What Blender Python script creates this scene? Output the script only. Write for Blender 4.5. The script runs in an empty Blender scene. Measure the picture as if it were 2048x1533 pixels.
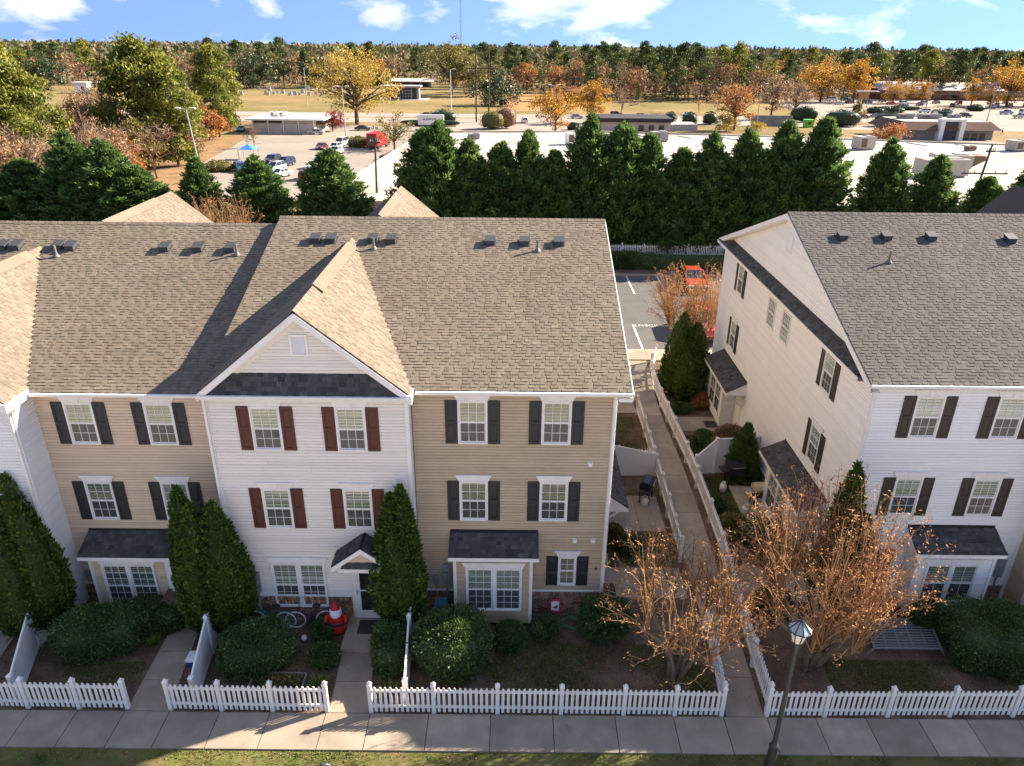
import bpy, math, random
import numpy as np
from mathutils import Matrix, Vector
R = math.radians
sc = bpy.context.scene
COL = sc.collection
# ---------------------------------------------------------------- camera, sky, sun, exposure
cam_d = bpy.data.cameras.new('camera')
cam = bpy.data.objects.new('camera', cam_d)
COL.objects.link(cam)
rt = Vector((0.99994963, 0.00447704, 0.00898317))
up = Vector((-0.01003246, 0.41893917, 0.90795888))
fw = Vector((-0.00030156, 0.90800326, -0.41896298))
mw = Matrix((rt, up, -fw)).transposed().to_4x4()
mw.translation = Vector((-1.858, -20.415, 18.386))
cam.matrix_world = mw
cam_d.sensor_width = 36.0
cam_d.lens = 36.0 * 1489.54 / 2048
cam_d.clip_start = 0.5
cam_d.clip_end = 20000
sc.camera = cam
CAM = np.array([-1.858, -20.415, 18.386])

SUN_AZ, SUN_EL = R(66.0), R(29.6)          # clockwise from +Y, above the horizon
w = bpy.data.worlds.new('World')
sc.world = w
w.use_nodes = True
nt = w.node_tree
for n in list(nt.nodes): nt.nodes.remove(n)
def wn(t, **k):
    n = nt.nodes.new(t)
    for a, b in k.items():
        if a in n.inputs: n.inputs[a].default_value = b
        else: setattr(n, a, b)
    return n
wo = wn('ShaderNodeOutputWorld'); bg = wn('ShaderNodeBackground', Strength=0.05)
sky = wn('ShaderNodeTexSky', sky_type='NISHITA', sun_disc=False, sun_elevation=SUN_EL, sun_rotation=SUN_AZ,
         altitude=100.0, air_density=1.0, dust_density=0.0, ozone_density=4.0)
tc = wn('ShaderNodeTexCoord')
sep = wn('ShaderNodeSeparateXYZ')
nt.links.new(tc.outputs['Generated'], sep.inputs[0])
lift = wn('ShaderNodeMath', operation='ADD'); lift.inputs[1].default_value = 0.44
nt.links.new(sep.outputs['Z'], lift.inputs[0])
cmb = wn('ShaderNodeCombineXYZ')
nt.links.new(sep.outputs['X'], cmb.inputs[0]); nt.links.new(sep.outputs['Y'], cmb.inputs[1]); nt.links.new(lift.outputs[0], cmb.inputs[2])
nrm = wn('ShaderNodeVectorMath', operation='NORMALIZE'); nt.links.new(cmb.outputs[0], nrm.inputs[0])
nt.links.new(nrm.outputs[0], sky.inputs[0])
# puffy clouds: noise over the direction, the same all round the sky
mp = wn('ShaderNodeMapping'); mp.inputs['Location'].default_value = (2.9, 0.6, 0.3); mp.inputs['Scale'].default_value = (9.0, 9.0, 20.0)
nt.links.new(tc.outputs['Generated'], mp.inputs[0])
cn = wn('ShaderNodeTexNoise', Scale=1.0, Detail=9.0, Roughness=0.52, Distortion=0.25); nt.links.new(mp.outputs[0], cn.inputs['Vector'])
cr = wn('ShaderNodeValToRGB'); cr.color_ramp.elements[0].position = 0.51; cr.color_ramp.elements[1].position = 0.66
nt.links.new(cn.outputs[0], cr.inputs[0])
cf = wn('ShaderNodeMath', operation='MULTIPLY'); cf.inputs[1].default_value = 0.92; nt.links.new(cr.outputs[0], cf.inputs[0])
hs = wn('ShaderNodeHueSaturation', Hue=0.506, Saturation=0.96, Value=0.88); nt.links.new(sky.outputs[0], hs.inputs['Color'])
cm = wn('ShaderNodeMix', data_type='RGBA'); cm.inputs[7].default_value = (4.2, 4.15, 4.05, 1)
nt.links.new(cf.outputs[0], cm.inputs[0]); nt.links.new(hs.outputs[0], cm.inputs[6])
nt.links.new(cm.outputs[2], bg.inputs['Color']); nt.links.new(bg.outputs[0], wo.inputs[0])

sd = bpy.data.lights.new('sun', 'SUN'); sd.energy = 2.6; sd.angle = R(0.5); sd.color = (1.0, 0.89, 0.73)
so = bpy.data.objects.new('sun', sd); COL.objects.link(so)
SV = Vector((math.cos(SUN_EL)*math.sin(SUN_AZ), math.cos(SUN_EL)*math.cos(SUN_AZ), math.sin(SUN_EL)))
so.rotation_euler = SV.to_track_quat('Z', 'Y').to_euler()
so.location = (60, 30, 60)
vs = sc.view_settings
vs.view_transform = 'Standard'; vs.look = 'None'; vs.gamma = 1.0; vs.use_curve_mapping = False
vs.exposure = 2.85
sc.cycles.max_bounces = 6; sc.cycles.transparent_max_bounces = 12
sc.cycles.use_denoising = True
sc.cycles.caustics_reflective = False; sc.cycles.caustics_refractive = False

# ---------------------------------------------------------------- helpers
rng = np.random.default_rng(11)
random.seed(7)
WM = {}                                     # world matrix of every object placed

def tag(o, label=None, cat=None, group=None, kind=None):
    if label: o['label'] = label
    if cat: o['category'] = cat
    if group: o['group'] = group
    if kind: o['kind'] = kind
    return o

def link(o, parent=None, world=None):
    COL.objects.link(o)
    if parent is not None:
        o.parent = parent
        if world is None:
            WM[o] = WM[parent]
        else:
            o.matrix_local = WM[parent].inverted() @ world
            WM[o] = world
    else:
        if world is not None: o.matrix_world = world
        WM[o] = world if world is not None else Matrix.Identity(4)
    return o

def thing(name, label, cat, loc=(0, 0, 0), rz=0.0, group=None):
    o = bpy.data.objects.new(name, None)
    o.empty_display_size = 0.2
    link(o, None, Matrix.Translation(loc) @ Matrix.Rotation(rz, 4, 'Z'))
    return tag(o, label, cat, group)

def inst(name, mesh, parent, world):
    return link(bpy.data.objects.new(name, mesh), parent, world)

def copy_tree(o, parent, world, label=None, depth=0):
    c = o.copy(); COL.objects.link(c)
    if parent is not None:
        c.parent = parent
    if depth == 0:
        c.matrix_world = world; WM[c] = world
        if label: c['label'] = label
    else:
        WM[c] = WM[parent] @ o.matrix_local
    for ch in o.children: copy_tree(ch, c, None, None, depth + 1)
    return c

def npmesh(name, V, F, mats, tint=None, mi=None, smooth=False):
    """V (n,3); F (m,4) quads, or a list of (array (m,3|4)); one mesh, quick."""
    me = bpy.data.meshes.new(name)
    V = np.asarray(V, np.float32)
    FL = F if isinstance(F, list) else [F]
    FL = [np.asarray(f, np.int32) for f in FL if len(f)]
    loops = np.concatenate([f.ravel() for f in FL])
    tot = np.concatenate([np.full(len(f), f.shape[1], np.int32) for f in FL])
    start = np.concatenate([[0], np.cumsum(tot)[:-1]]).astype(np.int32)
    me.vertices.add(len(V)); me.vertices.foreach_set('co', V.ravel())
    me.loops.add(len(loops)); me.loops.foreach_set('vertex_index', loops)
    me.polygons.add(len(tot)); me.polygons.foreach_set('loop_start', start); me.polygons.foreach_set('loop_total', tot)
    for m in (mats if isinstance(mats, (list, tuple)) else [mats]): me.materials.append(m)
    if mi is not None: me.polygons.foreach_set('material_index', np.asarray(mi, np.int32))
    if tint is not None:
        a = me.attributes.new('tint', 'FLOAT', 'FACE'); a.data.foreach_set('value', np.asarray(tint, np.float32))
    me.polygons.foreach_set('use_smooth', np.full(len(tot), smooth, bool))
    me.update(calc_edges=True)
    return me

class MB:
    def __init__(s): s.v = []; s.f = []; s.m = []; s.t = []
    def add(s, vs, fs, m=0, t=0.5):
        b = len(s.v); s.v += [tuple(v) for v in vs]
        for f in fs: s.f.append(tuple(b + i for i in f)); s.m.append(m); s.t.append(t)
        return s
    def hexa(s, p, m=0, t=0.5):              # 8 points: bottom ring then top ring
        return s.add(p, [(3, 2, 1, 0), (4, 5, 6, 7), (0, 1, 5, 4), (1, 2, 6, 5), (2, 3, 7, 6), (3, 0, 4, 7)], m, t)
    def box(s, x0, x1, y0, y1, z0, z1, m=0, t=0.5):
        return s.hexa([(x0, y0, z0), (x1, y0, z0), (x1, y1, z0), (x0, y1, z0), (x0, y0, z1), (x1, y0, z1), (x1, y1, z1), (x0, y1, z1)], m, t)
    def bar(s, a, b, wd, th=None, m=0, t=0.5, upv=(0, 0, 1)):
        a = Vector(a); b = Vector(b); d = (b - a).normalized(); u = Vector(upv)
        if abs(d.dot(u)) > 0.98: u = Vector((0, 1, 0))
        x = d.cross(u).normalized() * wd / 2; y = x.cross(d).normalized() * (th or wd) / 2
        return s.hexa([a - x - y, a + x - y, a + x + y, a - x + y, b - x - y, b + x - y, b + x + y, b - x + y], m, t)
    def tube(s, pts, r, n=8, m=0, t=0.5, cap=True):
        if not isinstance(r, (list, tuple)): r = [r] * len(pts)
        P = [Vector(p) for p in pts]; b = len(s.v); ref = None
        for i, p in enumerate(P):
            d = (P[min(i + 1, len(P) - 1)] - P[max(i - 1, 0)]).normalized()
            u = d.cross(Vector((0, 0, 1)) if abs(d.z) < 0.95 else Vector((0, 1, 0))).normalized(); w2 = d.cross(u)
            if ref is not None and u.dot(ref) < 0: u, w2 = -u, -w2
            ref = u
            for k in range(n):
                a = 2 * math.pi * k / n
                s.v.append(tuple(p + (u * math.cos(a) + w2 * math.sin(a)) * r[i]))
        for i in range(len(P) - 1):
            for k in range(n):
                k2 = (k + 1) % n
                s.f.append((b + i * n + k, b + i * n + k2, b + i * n + n + k2, b + i * n + n + k)); s.m.append(m); s.t.append(t)
        if cap:
            s.f.append(tuple(b + k for k in range(n))[::-1]); s.m.append(m); s.t.append(t)
            e = b + (len(P) - 1) * n
            s.f.append(tuple(e + k for k in range(n))); s.m.append(m); s.t.append(t)
        return s
    def lathe(s, c, prof, n=16, m=0, t=0.5, axis='z', sx=1, sy=1):
        b = len(s.v)
        for r, h in prof:
            for k in range(n):
                a = 2 * math.pi * k / n; ca, sa = math.cos(a) * r * sx, math.sin(a) * r * sy
                if axis == 'z': s.v.append((c[0] + ca, c[1] + sa, c[2] + h))
                elif axis == 'y': s.v.append((c[0] + ca, c[1] + h, c[2] + sa))
                else: s.v.append((c[0] + h, c[1] + ca, c[2] + sa))
        for i in range(len(prof) - 1):
            for k in range(n):
                k2 = (k + 1) % n
                s.f.append((b + i * n + k, b + i * n + k2, b + i * n + n + k2, b + i * n + n + k)); s.m.append(m); s.t.append(t)
        return s
    def prism(s, poly, d, m=0, t=0.5):       # poly: list of 3D points (one plane), extruded by vector d
        n = len(poly); q = [Vector(p) for p in poly]; d = Vector(d)
        return s.add(q + [p + d for p in q], [tuple(range(n))[::-1], tuple(range(n, 2 * n))] + [(i, (i + 1) % n, n + (i + 1) % n, n + i) for i in range(n)], m, t)
    def mesh(s, name, mats, inv=None, smooth=False):
        me = bpy.data.meshes.new(name)
        v = [tuple(inv @ Vector(p)) for p in s.v] if inv is not None else s.v
        me.from_pydata(v, [], s.f)
        for mm in (mats if isinstance(mats, (list, tuple)) else [mats]): me.materials.append(mm)
        me.polygons.foreach_set('material_index', np.asarray(s.m, np.int32))
        a = me.attributes.new('tint', 'FLOAT', 'FACE'); a.data.foreach_set('value', np.asarray(s.t, np.float32))
        if smooth: me.polygons.foreach_set('use_smooth', np.ones(len(s.f), bool))
        me.update()
        return me
    def build(s, name, mats, parent=None, smooth=False):   # points given in world space
        inv = WM[parent].inverted() if parent is not None else None
        return link(bpy.data.objects.new(name, s.mesh(name, mats, inv, smooth)), parent)

# ---------------------------------------------------------------- materials
def M(name, col, rough=0.7, col2=None, scale=4.0, detail=4.0, lo=0.35, hi=0.65, tint=0.0, bump=0.0, bscale=60.0, metal=0.0, spec=0.4, stretch=None, fine=0.0, col3=None, scale3=0.4, objcol=False, coat=0.0):
    m = bpy.data.materials.new(name); m.use_nodes = True; t = m.node_tree; N = t.nodes; L = t.links
    b = N['Principled BSDF']; b.inputs['Roughness'].default_value = rough; b.inputs['Metallic'].default_value = metal
    b.inputs['Specular IOR Level'].default_value = spec; b.inputs['Coat Weight'].default_value = coat
    def nw(ty, **k):
        n = N.new(ty)
        for a, c in k.items():
            if a in n.inputs: n.inputs[a].default_value = c
            else: setattr(n, a, c)
        return n
    g = nw('ShaderNodeNewGeometry'); vec = g.outputs['Position']
    if stretch:
        mpn = nw('ShaderNodeMapping'); mpn.inputs['Scale'].default_value = stretch; L.new(vec, mpn.inputs[0]); vec = mpn.outputs[0]
    c = None
    if objcol:
        oi = nw('ShaderNodeObjectInfo'); c = oi.outputs['Color']
    else:
        rgb = nw('ShaderNodeRGB'); rgb.outputs[0].default_value = (*col, 1); c = rgb.outputs[0]
    def mixnoise(c, c2, sc_, lo, hi, det):
        nz = nw('ShaderNodeTexNoise', Scale=sc_, Detail=det, Roughness=0.6); L.new(vec, nz.inputs['Vector'])
        mr = nw('ShaderNodeMapRange'); mr.inputs[1].default_value = lo; mr.inputs[2].default_value = hi; L.new(nz.outputs[0], mr.inputs[0])
        mx = nw('ShaderNodeMix', data_type='RGBA'); L.new(mr.outputs[0], mx.inputs[0]); L.new(c, mx.inputs[6]); mx.inputs[7].default_value = (*c2, 1)
        return mx.outputs[2]
    if col2: c = mixnoise(c, col2, scale, lo, hi, detail)
    if col3: c = mixnoise(c, col3, scale3, 0.45, 0.72, 5)
    def scaleby(c, val, amt):
        ma = nw('ShaderNodeMath', operation='MULTIPLY_ADD'); ma.inputs[1].default_value = 2 * amt; ma.inputs[2].default_value = 1 - amt; L.new(val, ma.inputs[0])
        vm = nw('ShaderNodeVectorMath', operation='SCALE'); L.new(c, vm.inputs[0]); L.new(ma.outputs[0], vm.inputs['Scale']); return vm.outputs[0]
    if tint:
        at = nw('ShaderNodeAttribute', attribute_name='tint'); c = scaleby(c, at.outputs['Fac'], tint)
    if fine:
        nz = nw('ShaderNodeTexNoise', Scale=bscale, Detail=2.0); L.new(vec, nz.inputs['Vector']); c = scaleby(c, nz.outputs[0], fine)
    L.new(c, b.inputs['Base Color'])
    if bump:
        nz = nw('ShaderNodeTexNoise', Scale=bscale, Detail=4.0); L.new(vec, nz.inputs['Vector'])
        bp = nw('ShaderNodeBump', Strength=bump, Distance=0.02); L.new(nz.outputs[0], bp.inputs['Height']); L.new(bp.outputs[0], b.inputs['Normal'])
    return m

def leafmat(name, cols, trans=0.3, rough=0.55, patch=0.0):
    m = bpy.data.materials.new(name); m.use_nodes = True; t = m.node_tree; N = t.nodes; L = t.links
    b = N['Principled BSDF']; b.inputs['Roughness'].default_value = rough; b.inputs['Specular IOR Level'].default_value = 0.25
    at = N.new('ShaderNodeAttribute'); at.attribute_name = 'tint'
    cr = N.new('ShaderNodeValToRGB'); e = cr.color_ramp.elements
    while len(e) < len(cols): e.new(0.5)
    for i, c in enumerate(cols): e[i].position = i / (len(cols) - 1); e[i].color = (*c, 1)
    L.new(at.outputs['Fac'], cr.inputs[0])
    tr = N.new('ShaderNodeBsdfTranslucent'); mx = N.new('ShaderNodeMixShader'); mx.inputs[0].default_value = trans
    L.new(cr.outputs[0], b.inputs['Base Color']); L.new(cr.outputs[0], tr.inputs[0])
    L.new(b.outputs[0], mx.inputs[1]); L.new(tr.outputs[0], mx.inputs[2]); L.new(mx.outputs[0], N['Material Output'].inputs[0])
    return m

def glassmat(name, fac, screen=None, tintc=(0.9, 0.95, 0.93)):
    m = bpy.data.materials.new(name); m.use_nodes = True; t = m.node_tree; N = t.nodes; L = t.links
    N.remove(N['Principled BSDF'])
    g = N.new('ShaderNodeBsdfGlossy'); g.inputs['Roughness'].default_value = 0.04; g.inputs['Color'].default_value = (0.9, 0.9, 0.9, 1)
    tr = N.new('ShaderNodeBsdfTransparent'); tr.inputs[0].default_value = (*tintc, 1)
    mx = N.new('ShaderNodeMixShader'); mx.inputs[0].default_value = fac
    L.new(tr.outputs[0], mx.inputs[1]); L.new(g.outputs[0], mx.inputs[2]); out = mx.outputs[0]
    if screen:
        d = N.new('ShaderNodeBsdfDiffuse'); d.inputs[0].default_value = (0.1, 0.1, 0.105, 1)
        m2 = N.new('ShaderNodeMixShader'); m2.inputs[0].default_value = screen; L.new(out, m2.inputs[1]); L.new(d.outputs[0], m2.inputs[2]); out = m2.outputs[0]
    L.new(out, N['Material Output'].inputs[0])
    return m

m_white = M('white_trim', (0.82, 0.79, 0.745), 0.45, col2=(0.74, 0.71, 0.665), scale=3)
m_vinyl = M('white_vinyl', (0.82, 0.785, 0.735), 0.4, col2=(0.72, 0.685, 0.63), scale=1.5, lo=0.5, hi=0.8)
m_tan = M('tan_siding', (0.50, 0.385, 0.255), 0.5, col2=(0.45, 0.345, 0.23), scale=1.2, tint=0.05)
m_peach = M('peach_siding', (0.66, 0.505, 0.355), 0.5, col2=(0.62, 0.475, 0.335), scale=1.0, tint=0.05)
m_cream = M('cream_siding', (0.79, 0.73, 0.65), 0.5, col2=(0.76, 0.70, 0.625), scale=1.0, tint=0.04)
m_wsid = M('white_siding', (0.82, 0.81, 0.775), 0.5, col2=(0.79, 0.78, 0.745), scale=1.0, tint=0.035)
m_shing = M('tan_shingle', (0.20, 0.162, 0.122), 0.92, col2=(0.175, 0.142, 0.108), scale=.7, tint=0.20, fine=0.25, bscale=160, spec=0.1, col3=(.17, .135, .10), scale3=.28)
m_shing2 = M('grey_brown_shingle', (0.136, 0.119, 0.106), 0.92, col2=(0.118, 0.104, 0.094), scale=.7, tint=0.18, fine=0.25, bscale=160, spec=0.1, col3=(.115, .10, .088), scale3=.28)
m_shing3 = M('charcoal_shingle', (0.092, 0.088, 0.086), 0.92, col2=(0.075, 0.072, 0.07), scale=1.5, tint=0.4, fine=0.3, bscale=160, spec=0.1)
m_felt = M('roof_base', (0.11, 0.09, 0.07), 0.95, spec=0.1)
m_felt3 = M('roof_base_dark', (0.03, 0.03, 0.032), 0.95, spec=0.1)
m_black = M('black_shutter', (0.022, 0.024, 0.027), 0.5)
m_red = M('oxblood_shutter', (0.085, 0.020, 0.016), 0.5)
m_dkbr = M('dark_brown_shutter', (0.035, 0.028, 0.024), 0.5)
m_blackmetal = M('black_metal', (0.02, 0.02, 0.022), 0.45, spec=0.5)
m_vent = M('roof_vent_plastic', (0.05, 0.05, 0.052), 0.55)
m_lead = M('vent_pipe_grey', (0.17, 0.16, 0.14), 0.6)
m_grey = M('grey_metal', (0.30, 0.31, 0.32), 0.5, metal=0.3)
m_brick = M('brick', (0.36, 0.20, 0.115), 0.85, col2=(0.22, 0.12, 0.08), scale=7, tint=0.5, bump=0.3, bscale=90)
m_mortar = M('mortar', (0.33, 0.29, 0.24), 0.95, bump=0.3, bscale=120)
m_glass = glassmat('window_glass', 0.085)
m_gscr = glassmat('screened_glass', 0.07, screen=0.5)
m_blind = M('window_blind', (0.27, 0.235, 0.19), 0.6, tint=0.35)
m_blind2 = M('white_blind', (0.38, 0.36, 0.33), 0.6, tint=0.25)
m_curtain = M('grey_curtain', (0.16, 0.17, 0.16), 0.8, tint=0.4)
m_dark = M('dark_interior', (0.03, 0.028, 0.026), 0.9)
m_conc = M('concrete', (0.38, 0.31, 0.235), 0.9, col2=(0.30, 0.245, 0.185), scale=1.6, detail=8, tint=0.12, fine=0.35, bscale=70, bump=0.15, spec=0.2, col3=(0.25, 0.205, 0.155), scale3=0.55)
m_asph = M('asphalt', (0.125, 0.115, 0.105), 0.92, col2=(0.10, 0.092, 0.085), scale=0.9, fine=0.5, bscale=45, bump=0.2, spec=0.2, col3=(0.13, 0.125, 0.115), scale3=0.2)
m_oldasph = M('old_asphalt', (0.30, 0.255, 0.21), 0.95, col2=(0.25, 0.215, 0.18), scale=0.10, detail=8, fine=0.2, bscale=3, spec=0.1)
m_line = M('painted_line', (0.75, 0.74, 0.71), 0.8, col2=(0.55, 0.54, 0.5), scale=6)
m_soil = M('mulch_soil', (0.15, 0.098, 0.066), 0.98, col2=(0.085, 0.06, 0.042), scale=3, detail=8, fine=0.7, bscale=55, bump=0.6, col3=(0.21, 0.15, 0.10), scale3=0.9, spec=0.1)
m_turf = M('turf', (0.13, 0.145, 0.035), 0.98, col2=(0.17, 0.125, 0.06), scale=2.2, detail=8, fine=0.6, bscale=50, bump=0.6, col3=(0.035, 0.05, 0.014), scale3=1.3, spec=0.1)
m_bark = M('bark', (0.14, 0.10, 0.07), 0.95, col2=(0.07, 0.05, 0.04), scale=6, bump=0.5, bscale=25, spec=0.1)
m_palebark = M('pale_bark', (0.27, 0.20, 0.13), 0.85, col2=(0.15, 0.12, 0.07), scale=5, bump=0.3, bscale=30, spec=0.2)
m_twig = M('twig', (0.30, 0.165, 0.08), 0.8, tint=0.6, spec=0.2)
m_wood = M('creosote_pole', (0.10, 0.065, 0.045), 0.9, col2=(0.06, 0.04, 0.03), scale=3)
# ---------------------------------------------------------------- ground
KY = [-100, 46, 100, 200, 400, 1000, 2000, 6000]; KZ = [0, 0, -4, -6, -7, -12, -22, -32]
def gz(y): return float(np.interp(y, KY, KZ))
def sheet(name, poly, mat, off, parent=None, kind='structure'):
    """flat sheet that follows the terrain: convex polygon in plan, cut into strips at the terrain's knees"""
    ys = [p[1] for p in poly]; cuts = sorted({min(ys), max(ys), *[k for k in KY if min(ys) < k < max(ys)]})
    mb = MB()
    def xs(y):
        r = []
        for i in range(len(poly)):
            (x0, y0), (x1, y1) = poly[i], poly[(i + 1) % len(poly)]
            if y0 == y1:
                if abs(y0 - y) < 1e-6: r += [x0, x1]
            elif min(y0, y1) - 1e-6 <= y <= max(y0, y1) + 1e-6: r.append(x0 + (x1 - x0) * (y - y0) / (y1 - y0))
        return min(r), max(r)
    cuts = sorted(set(cuts) | {y for y in ys})
    for a, b in zip(cuts[:-1], cuts[1:]):
        if b - a < 1e-6: continue
        e = 1e-5
        l0, r0 = xs(a + e); l1, r1 = xs(b - e)
        mb.add([(l0, a, gz(a) + off), (r0, a, gz(a) + off), (r1, b, gz(b) + off), (l1, b, gz(b) + off)], [(0, 1, 2, 3)])
    o = mb.build(name, mat, parent)
    if parent is None: tag(o, kind=kind)
    return o
m_far = M('dry_grass', (0.26, 0.18, 0.09), 0.98, col2=(0.13, 0.11, 0.045), scale=0.03, detail=9, fine=0.5, bscale=1.2, col3=(0.30, 0.20, 0.115), scale3=0.012, spec=0.05)
m_clay = M('orange_clay', (0.42, 0.21, 0.09), 0.98, col2=(0.34, 0.19, 0.09), scale=0.1, spec=0.05)
gy = sorted(set([-60, -40, -20, 0, 20, 46, 60, 80, 100, 130, 160, 200, 250, 300, 400, 600, 1000, 1500, 2000, 4000, 6000]))
gx = [-4000, -1000, -300, -100, -40, 0, 40, 100, 300, 1000, 4000]
gv = [(x, y, gz(y)) for y in gy for x in gx]
gf = [(j * len(gx) + i, j * len(gx) + i + 1, (j + 1) * len(gx) + i + 1, (j + 1) * len(gx) + i) for j in range(len(gy) - 1) for i in range(len(gx) - 1)]
gm = [0 if gy[j] < 46 else 1 for j in range(len(gy) - 1) for i in range(len(gx) - 1)]
ground = link(bpy.data.objects.new('ground', npmesh("ground", gv, np.array(gf), [m_soil, m_far], mi=gm)))
tag(ground, kind='structure')
# lawns: patches of thin turf
sheet('verge', [(-60, -6.9), (60, -6.9), (60, -5.62), (-60, -5.62)], m_turf, 0.006)
sheet('verge', [(-60, -8.2), (60, -8.2), (60, -6.9), (-60, -6.9)], m_turf, 0.006)
# across the verge, behind the camera: unseen street and lawn, made pale to bounce warm fill light
m_bounce_street = M('bounce_street', (.52, .45, .36), .95, col2=(.46, .40, .32), scale=.4, spec=.1)
m_bounce_lawn = M('bounce_lawn', (.51, .425, .31), .98, col2=(.44, .37, .26), scale=.5, detail=8, spec=.05)
sheet('street', [(-90, -15.5), (90, -15.5), (90, -8.4), (-90, -8.4)], m_bounce_street, 0.004)
sheet('lawn', [(-90, -58), (90, -58), (90, -15.5), (-90, -15.5)], m_bounce_lawn, 0.004)

def slab(parent, poly, z0, z1, t, mat=None):
    return MB().prism([(x, y, z0) for x, y in poly], (0, 0, z1 - z0), 0, t).build('slab', mat or m_conc, parent)
sidewalk = bpy.data.objects.new('sidewalk', None); link(sidewalk, None, Matrix.Translation((0, -5, 0))); tag(sidewalk, kind='structure')
jx = [-24, -22.3, -20.75, -19.2, -17.65, -16.15, -14.75, -13.33, -12.0, -10.5, -9.0, -7.33, -6.0, -4.25, -2.4, -0.55, 1.3, 3.05, 4.55, 5.85, 7.3, 8.8, 10.35, 11.8, 13.35, 14.9, 16.4, 18, 19.5, 21]
for i in range(len(jx) - 1):
    a, b = jx[i] + 0.012, jx[i + 1] - 0.012
    slab(sidewalk, [(a, -5.62), (b, -5.62), (b, -4.36), (a, -4.36)], -0.12, 0.055, random.random())
def walk(name, left, right, n, z=0.05, t0=None):
    w_ = bpy.data.objects.new(name, None); link(w_, None, Matrix.Translation((left[0][0], left[0][1], 0))); tag(w_, kind='structure')
    L = np.array(left, float); Rr = np.array(right, float)
    def cum(P):
        s = np.concatenate([[0], np.cumsum(np.hypot(*np.diff(P, axis=0).T))]); return s / s[-1]
    cl, cr_ = cum(L), cum(Rr)
    g = 0.006
    for i in range(n):
        q = [(i + g) / n, (i + 1 - g) / n]
        l = [(np.interp(k, cl, L[:, 0]), np.interp(k, cl, L[:, 1])) for k in q]
        r = [(np.interp(k, cr_, Rr[:, 0]), np.interp(k, cr_, Rr[:, 1])) for k in q]
        slab(w_, [l[0], r[0], r[1], l[1]], -0.12, z, random.random())
    return w_
walk('front_path', [(-13.3, -4.34), (-13.4, -0.75)], [(-12.05, -4.34), (-12.45, -0.75)], 3)
walk('front_path', [(-7.25, -4.34), (-7.35, -1.95)], [(-6.05, -4.34), (-6.3, -1.95)], 2)
walk('front_path', [(-19.4, -4.34), (-19.5, -1.0)], [(-18.2, -4.34), (-18.5, -1.0)], 3)
st = bpy.data.objects.new('stoop', None); link(st, None, Matrix.Translation((-6.6, -1.2, 0))); tag(st, kind='structure')
slab(st, [(-7.4, -1.93), (-5.9, -1.93), (-5.9, -0.43), (-7.4, -0.43)], -0.1, 0.2, 0.8)
walk('garden_walk', [(4.66, -4.34), (4.85, -1), (4.95, 5), (5.02, 10), (5.05, 16), (5.0, 22.9)], [(5.78, -4.34), (5.95, 0), (6.2, 5), (6.3, 10), (6.2, 16), (6.6, 22.9)], 18)
walk('side_pad', [(1.42, 0.85), (4.6, 0.85)], [(1.42, 2.55), (4.6, 2.55)], 2, z=0.06)
walk('patio', [(1.42, 4.9), (4.55, 4.9)], [(1.42, 7.5), (4.55, 7.5)], 3, z=0.06)
walk('patio', [(8.0, 5.4), (9.6, 5.4)], [(8.0, 8.4), (9.6, 8.4)], 1, z=0.06)
walk('side_pad', [(6.6, 0.9), (10.2, 0.6)], [(6.8, 2.7), (9.6, 2.7)], 3, z=0.06)
walk('side_pad', [(6.7, 13.6), (9.0, 13.6)], [(6.7, 15.2), (9.0, 15.2)], 3, z=0.06)
walk('side_pad', [(2.6, 15.6), (4.9, 15.6)], [(2.6, 16.8), (4.9, 16.8)], 2, z=0.06)
walk('rear_sidewalk', [(-30, 22.95), (40, 22.95)], [(-30, 24.7), (40, 24.7)], 40, z=0.1)
car_park = sheet('car_park', [(-45, 24.75), (60, 24.75), (60, 41.6), (-45, 41.6)], m_asph, 0.012)
bank = MB().prism([(-45, 44.9, -.1), (-45, 45.6, .5), (-45, 51.5, .5), (-45, 56, -1.2)], (107, 0, 0)); tag(bank.build('bank', m_soil), kind='structure')
curb = MB(); curb.box(-45, 60, 41.62, 41.8, -0.1, 0.16); tag(curb.build('kerb', m_conc), kind='structure')
mk = MB()
for i in range(-14, 18):
    x = 6.62 + i * 2.62
    mk.add([(x, 24.8, 0.02), (x + .13, 24.8, 0.02), (x + .13, 29.5, 0.02), (x, 29.5, 0.02)], [(0, 1, 2, 3)])
    x += 1.15
    mk.add([(x, 36.6, 0.02), (x + .13, 36.6, 0.02), (x + .13, 41.5, 0.02), (x, 41.5, 0.02)], [(0, 1, 2, 3)])
mk.build('bay_marking', m_line, car_park)
for bx in (7.95, 10.57):
    cu = bpy.data.curves.new('lettering', 'FONT'); cu.body = 'RESIDENT'; cu.size = 0.5; cu.align_x = 'CENTER'; cu.space_character = 1.15
    tmp = bpy.data.objects.new('lettering_curve', cu); COL.objects.link(tmp)
    dg = bpy.context.evaluated_depsgraph_get(); me = bpy.data.meshes.new_from_object(tmp.evaluated_get(dg)); bpy.data.objects.remove(tmp)
    me.materials.clear(); me.materials.append(m_line)
    inst('lettering', me, car_park, Matrix.Translation((bx, 29.55, 0.022)) @ Matrix.Rotation(math.pi, 4, 'Z'))

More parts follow.
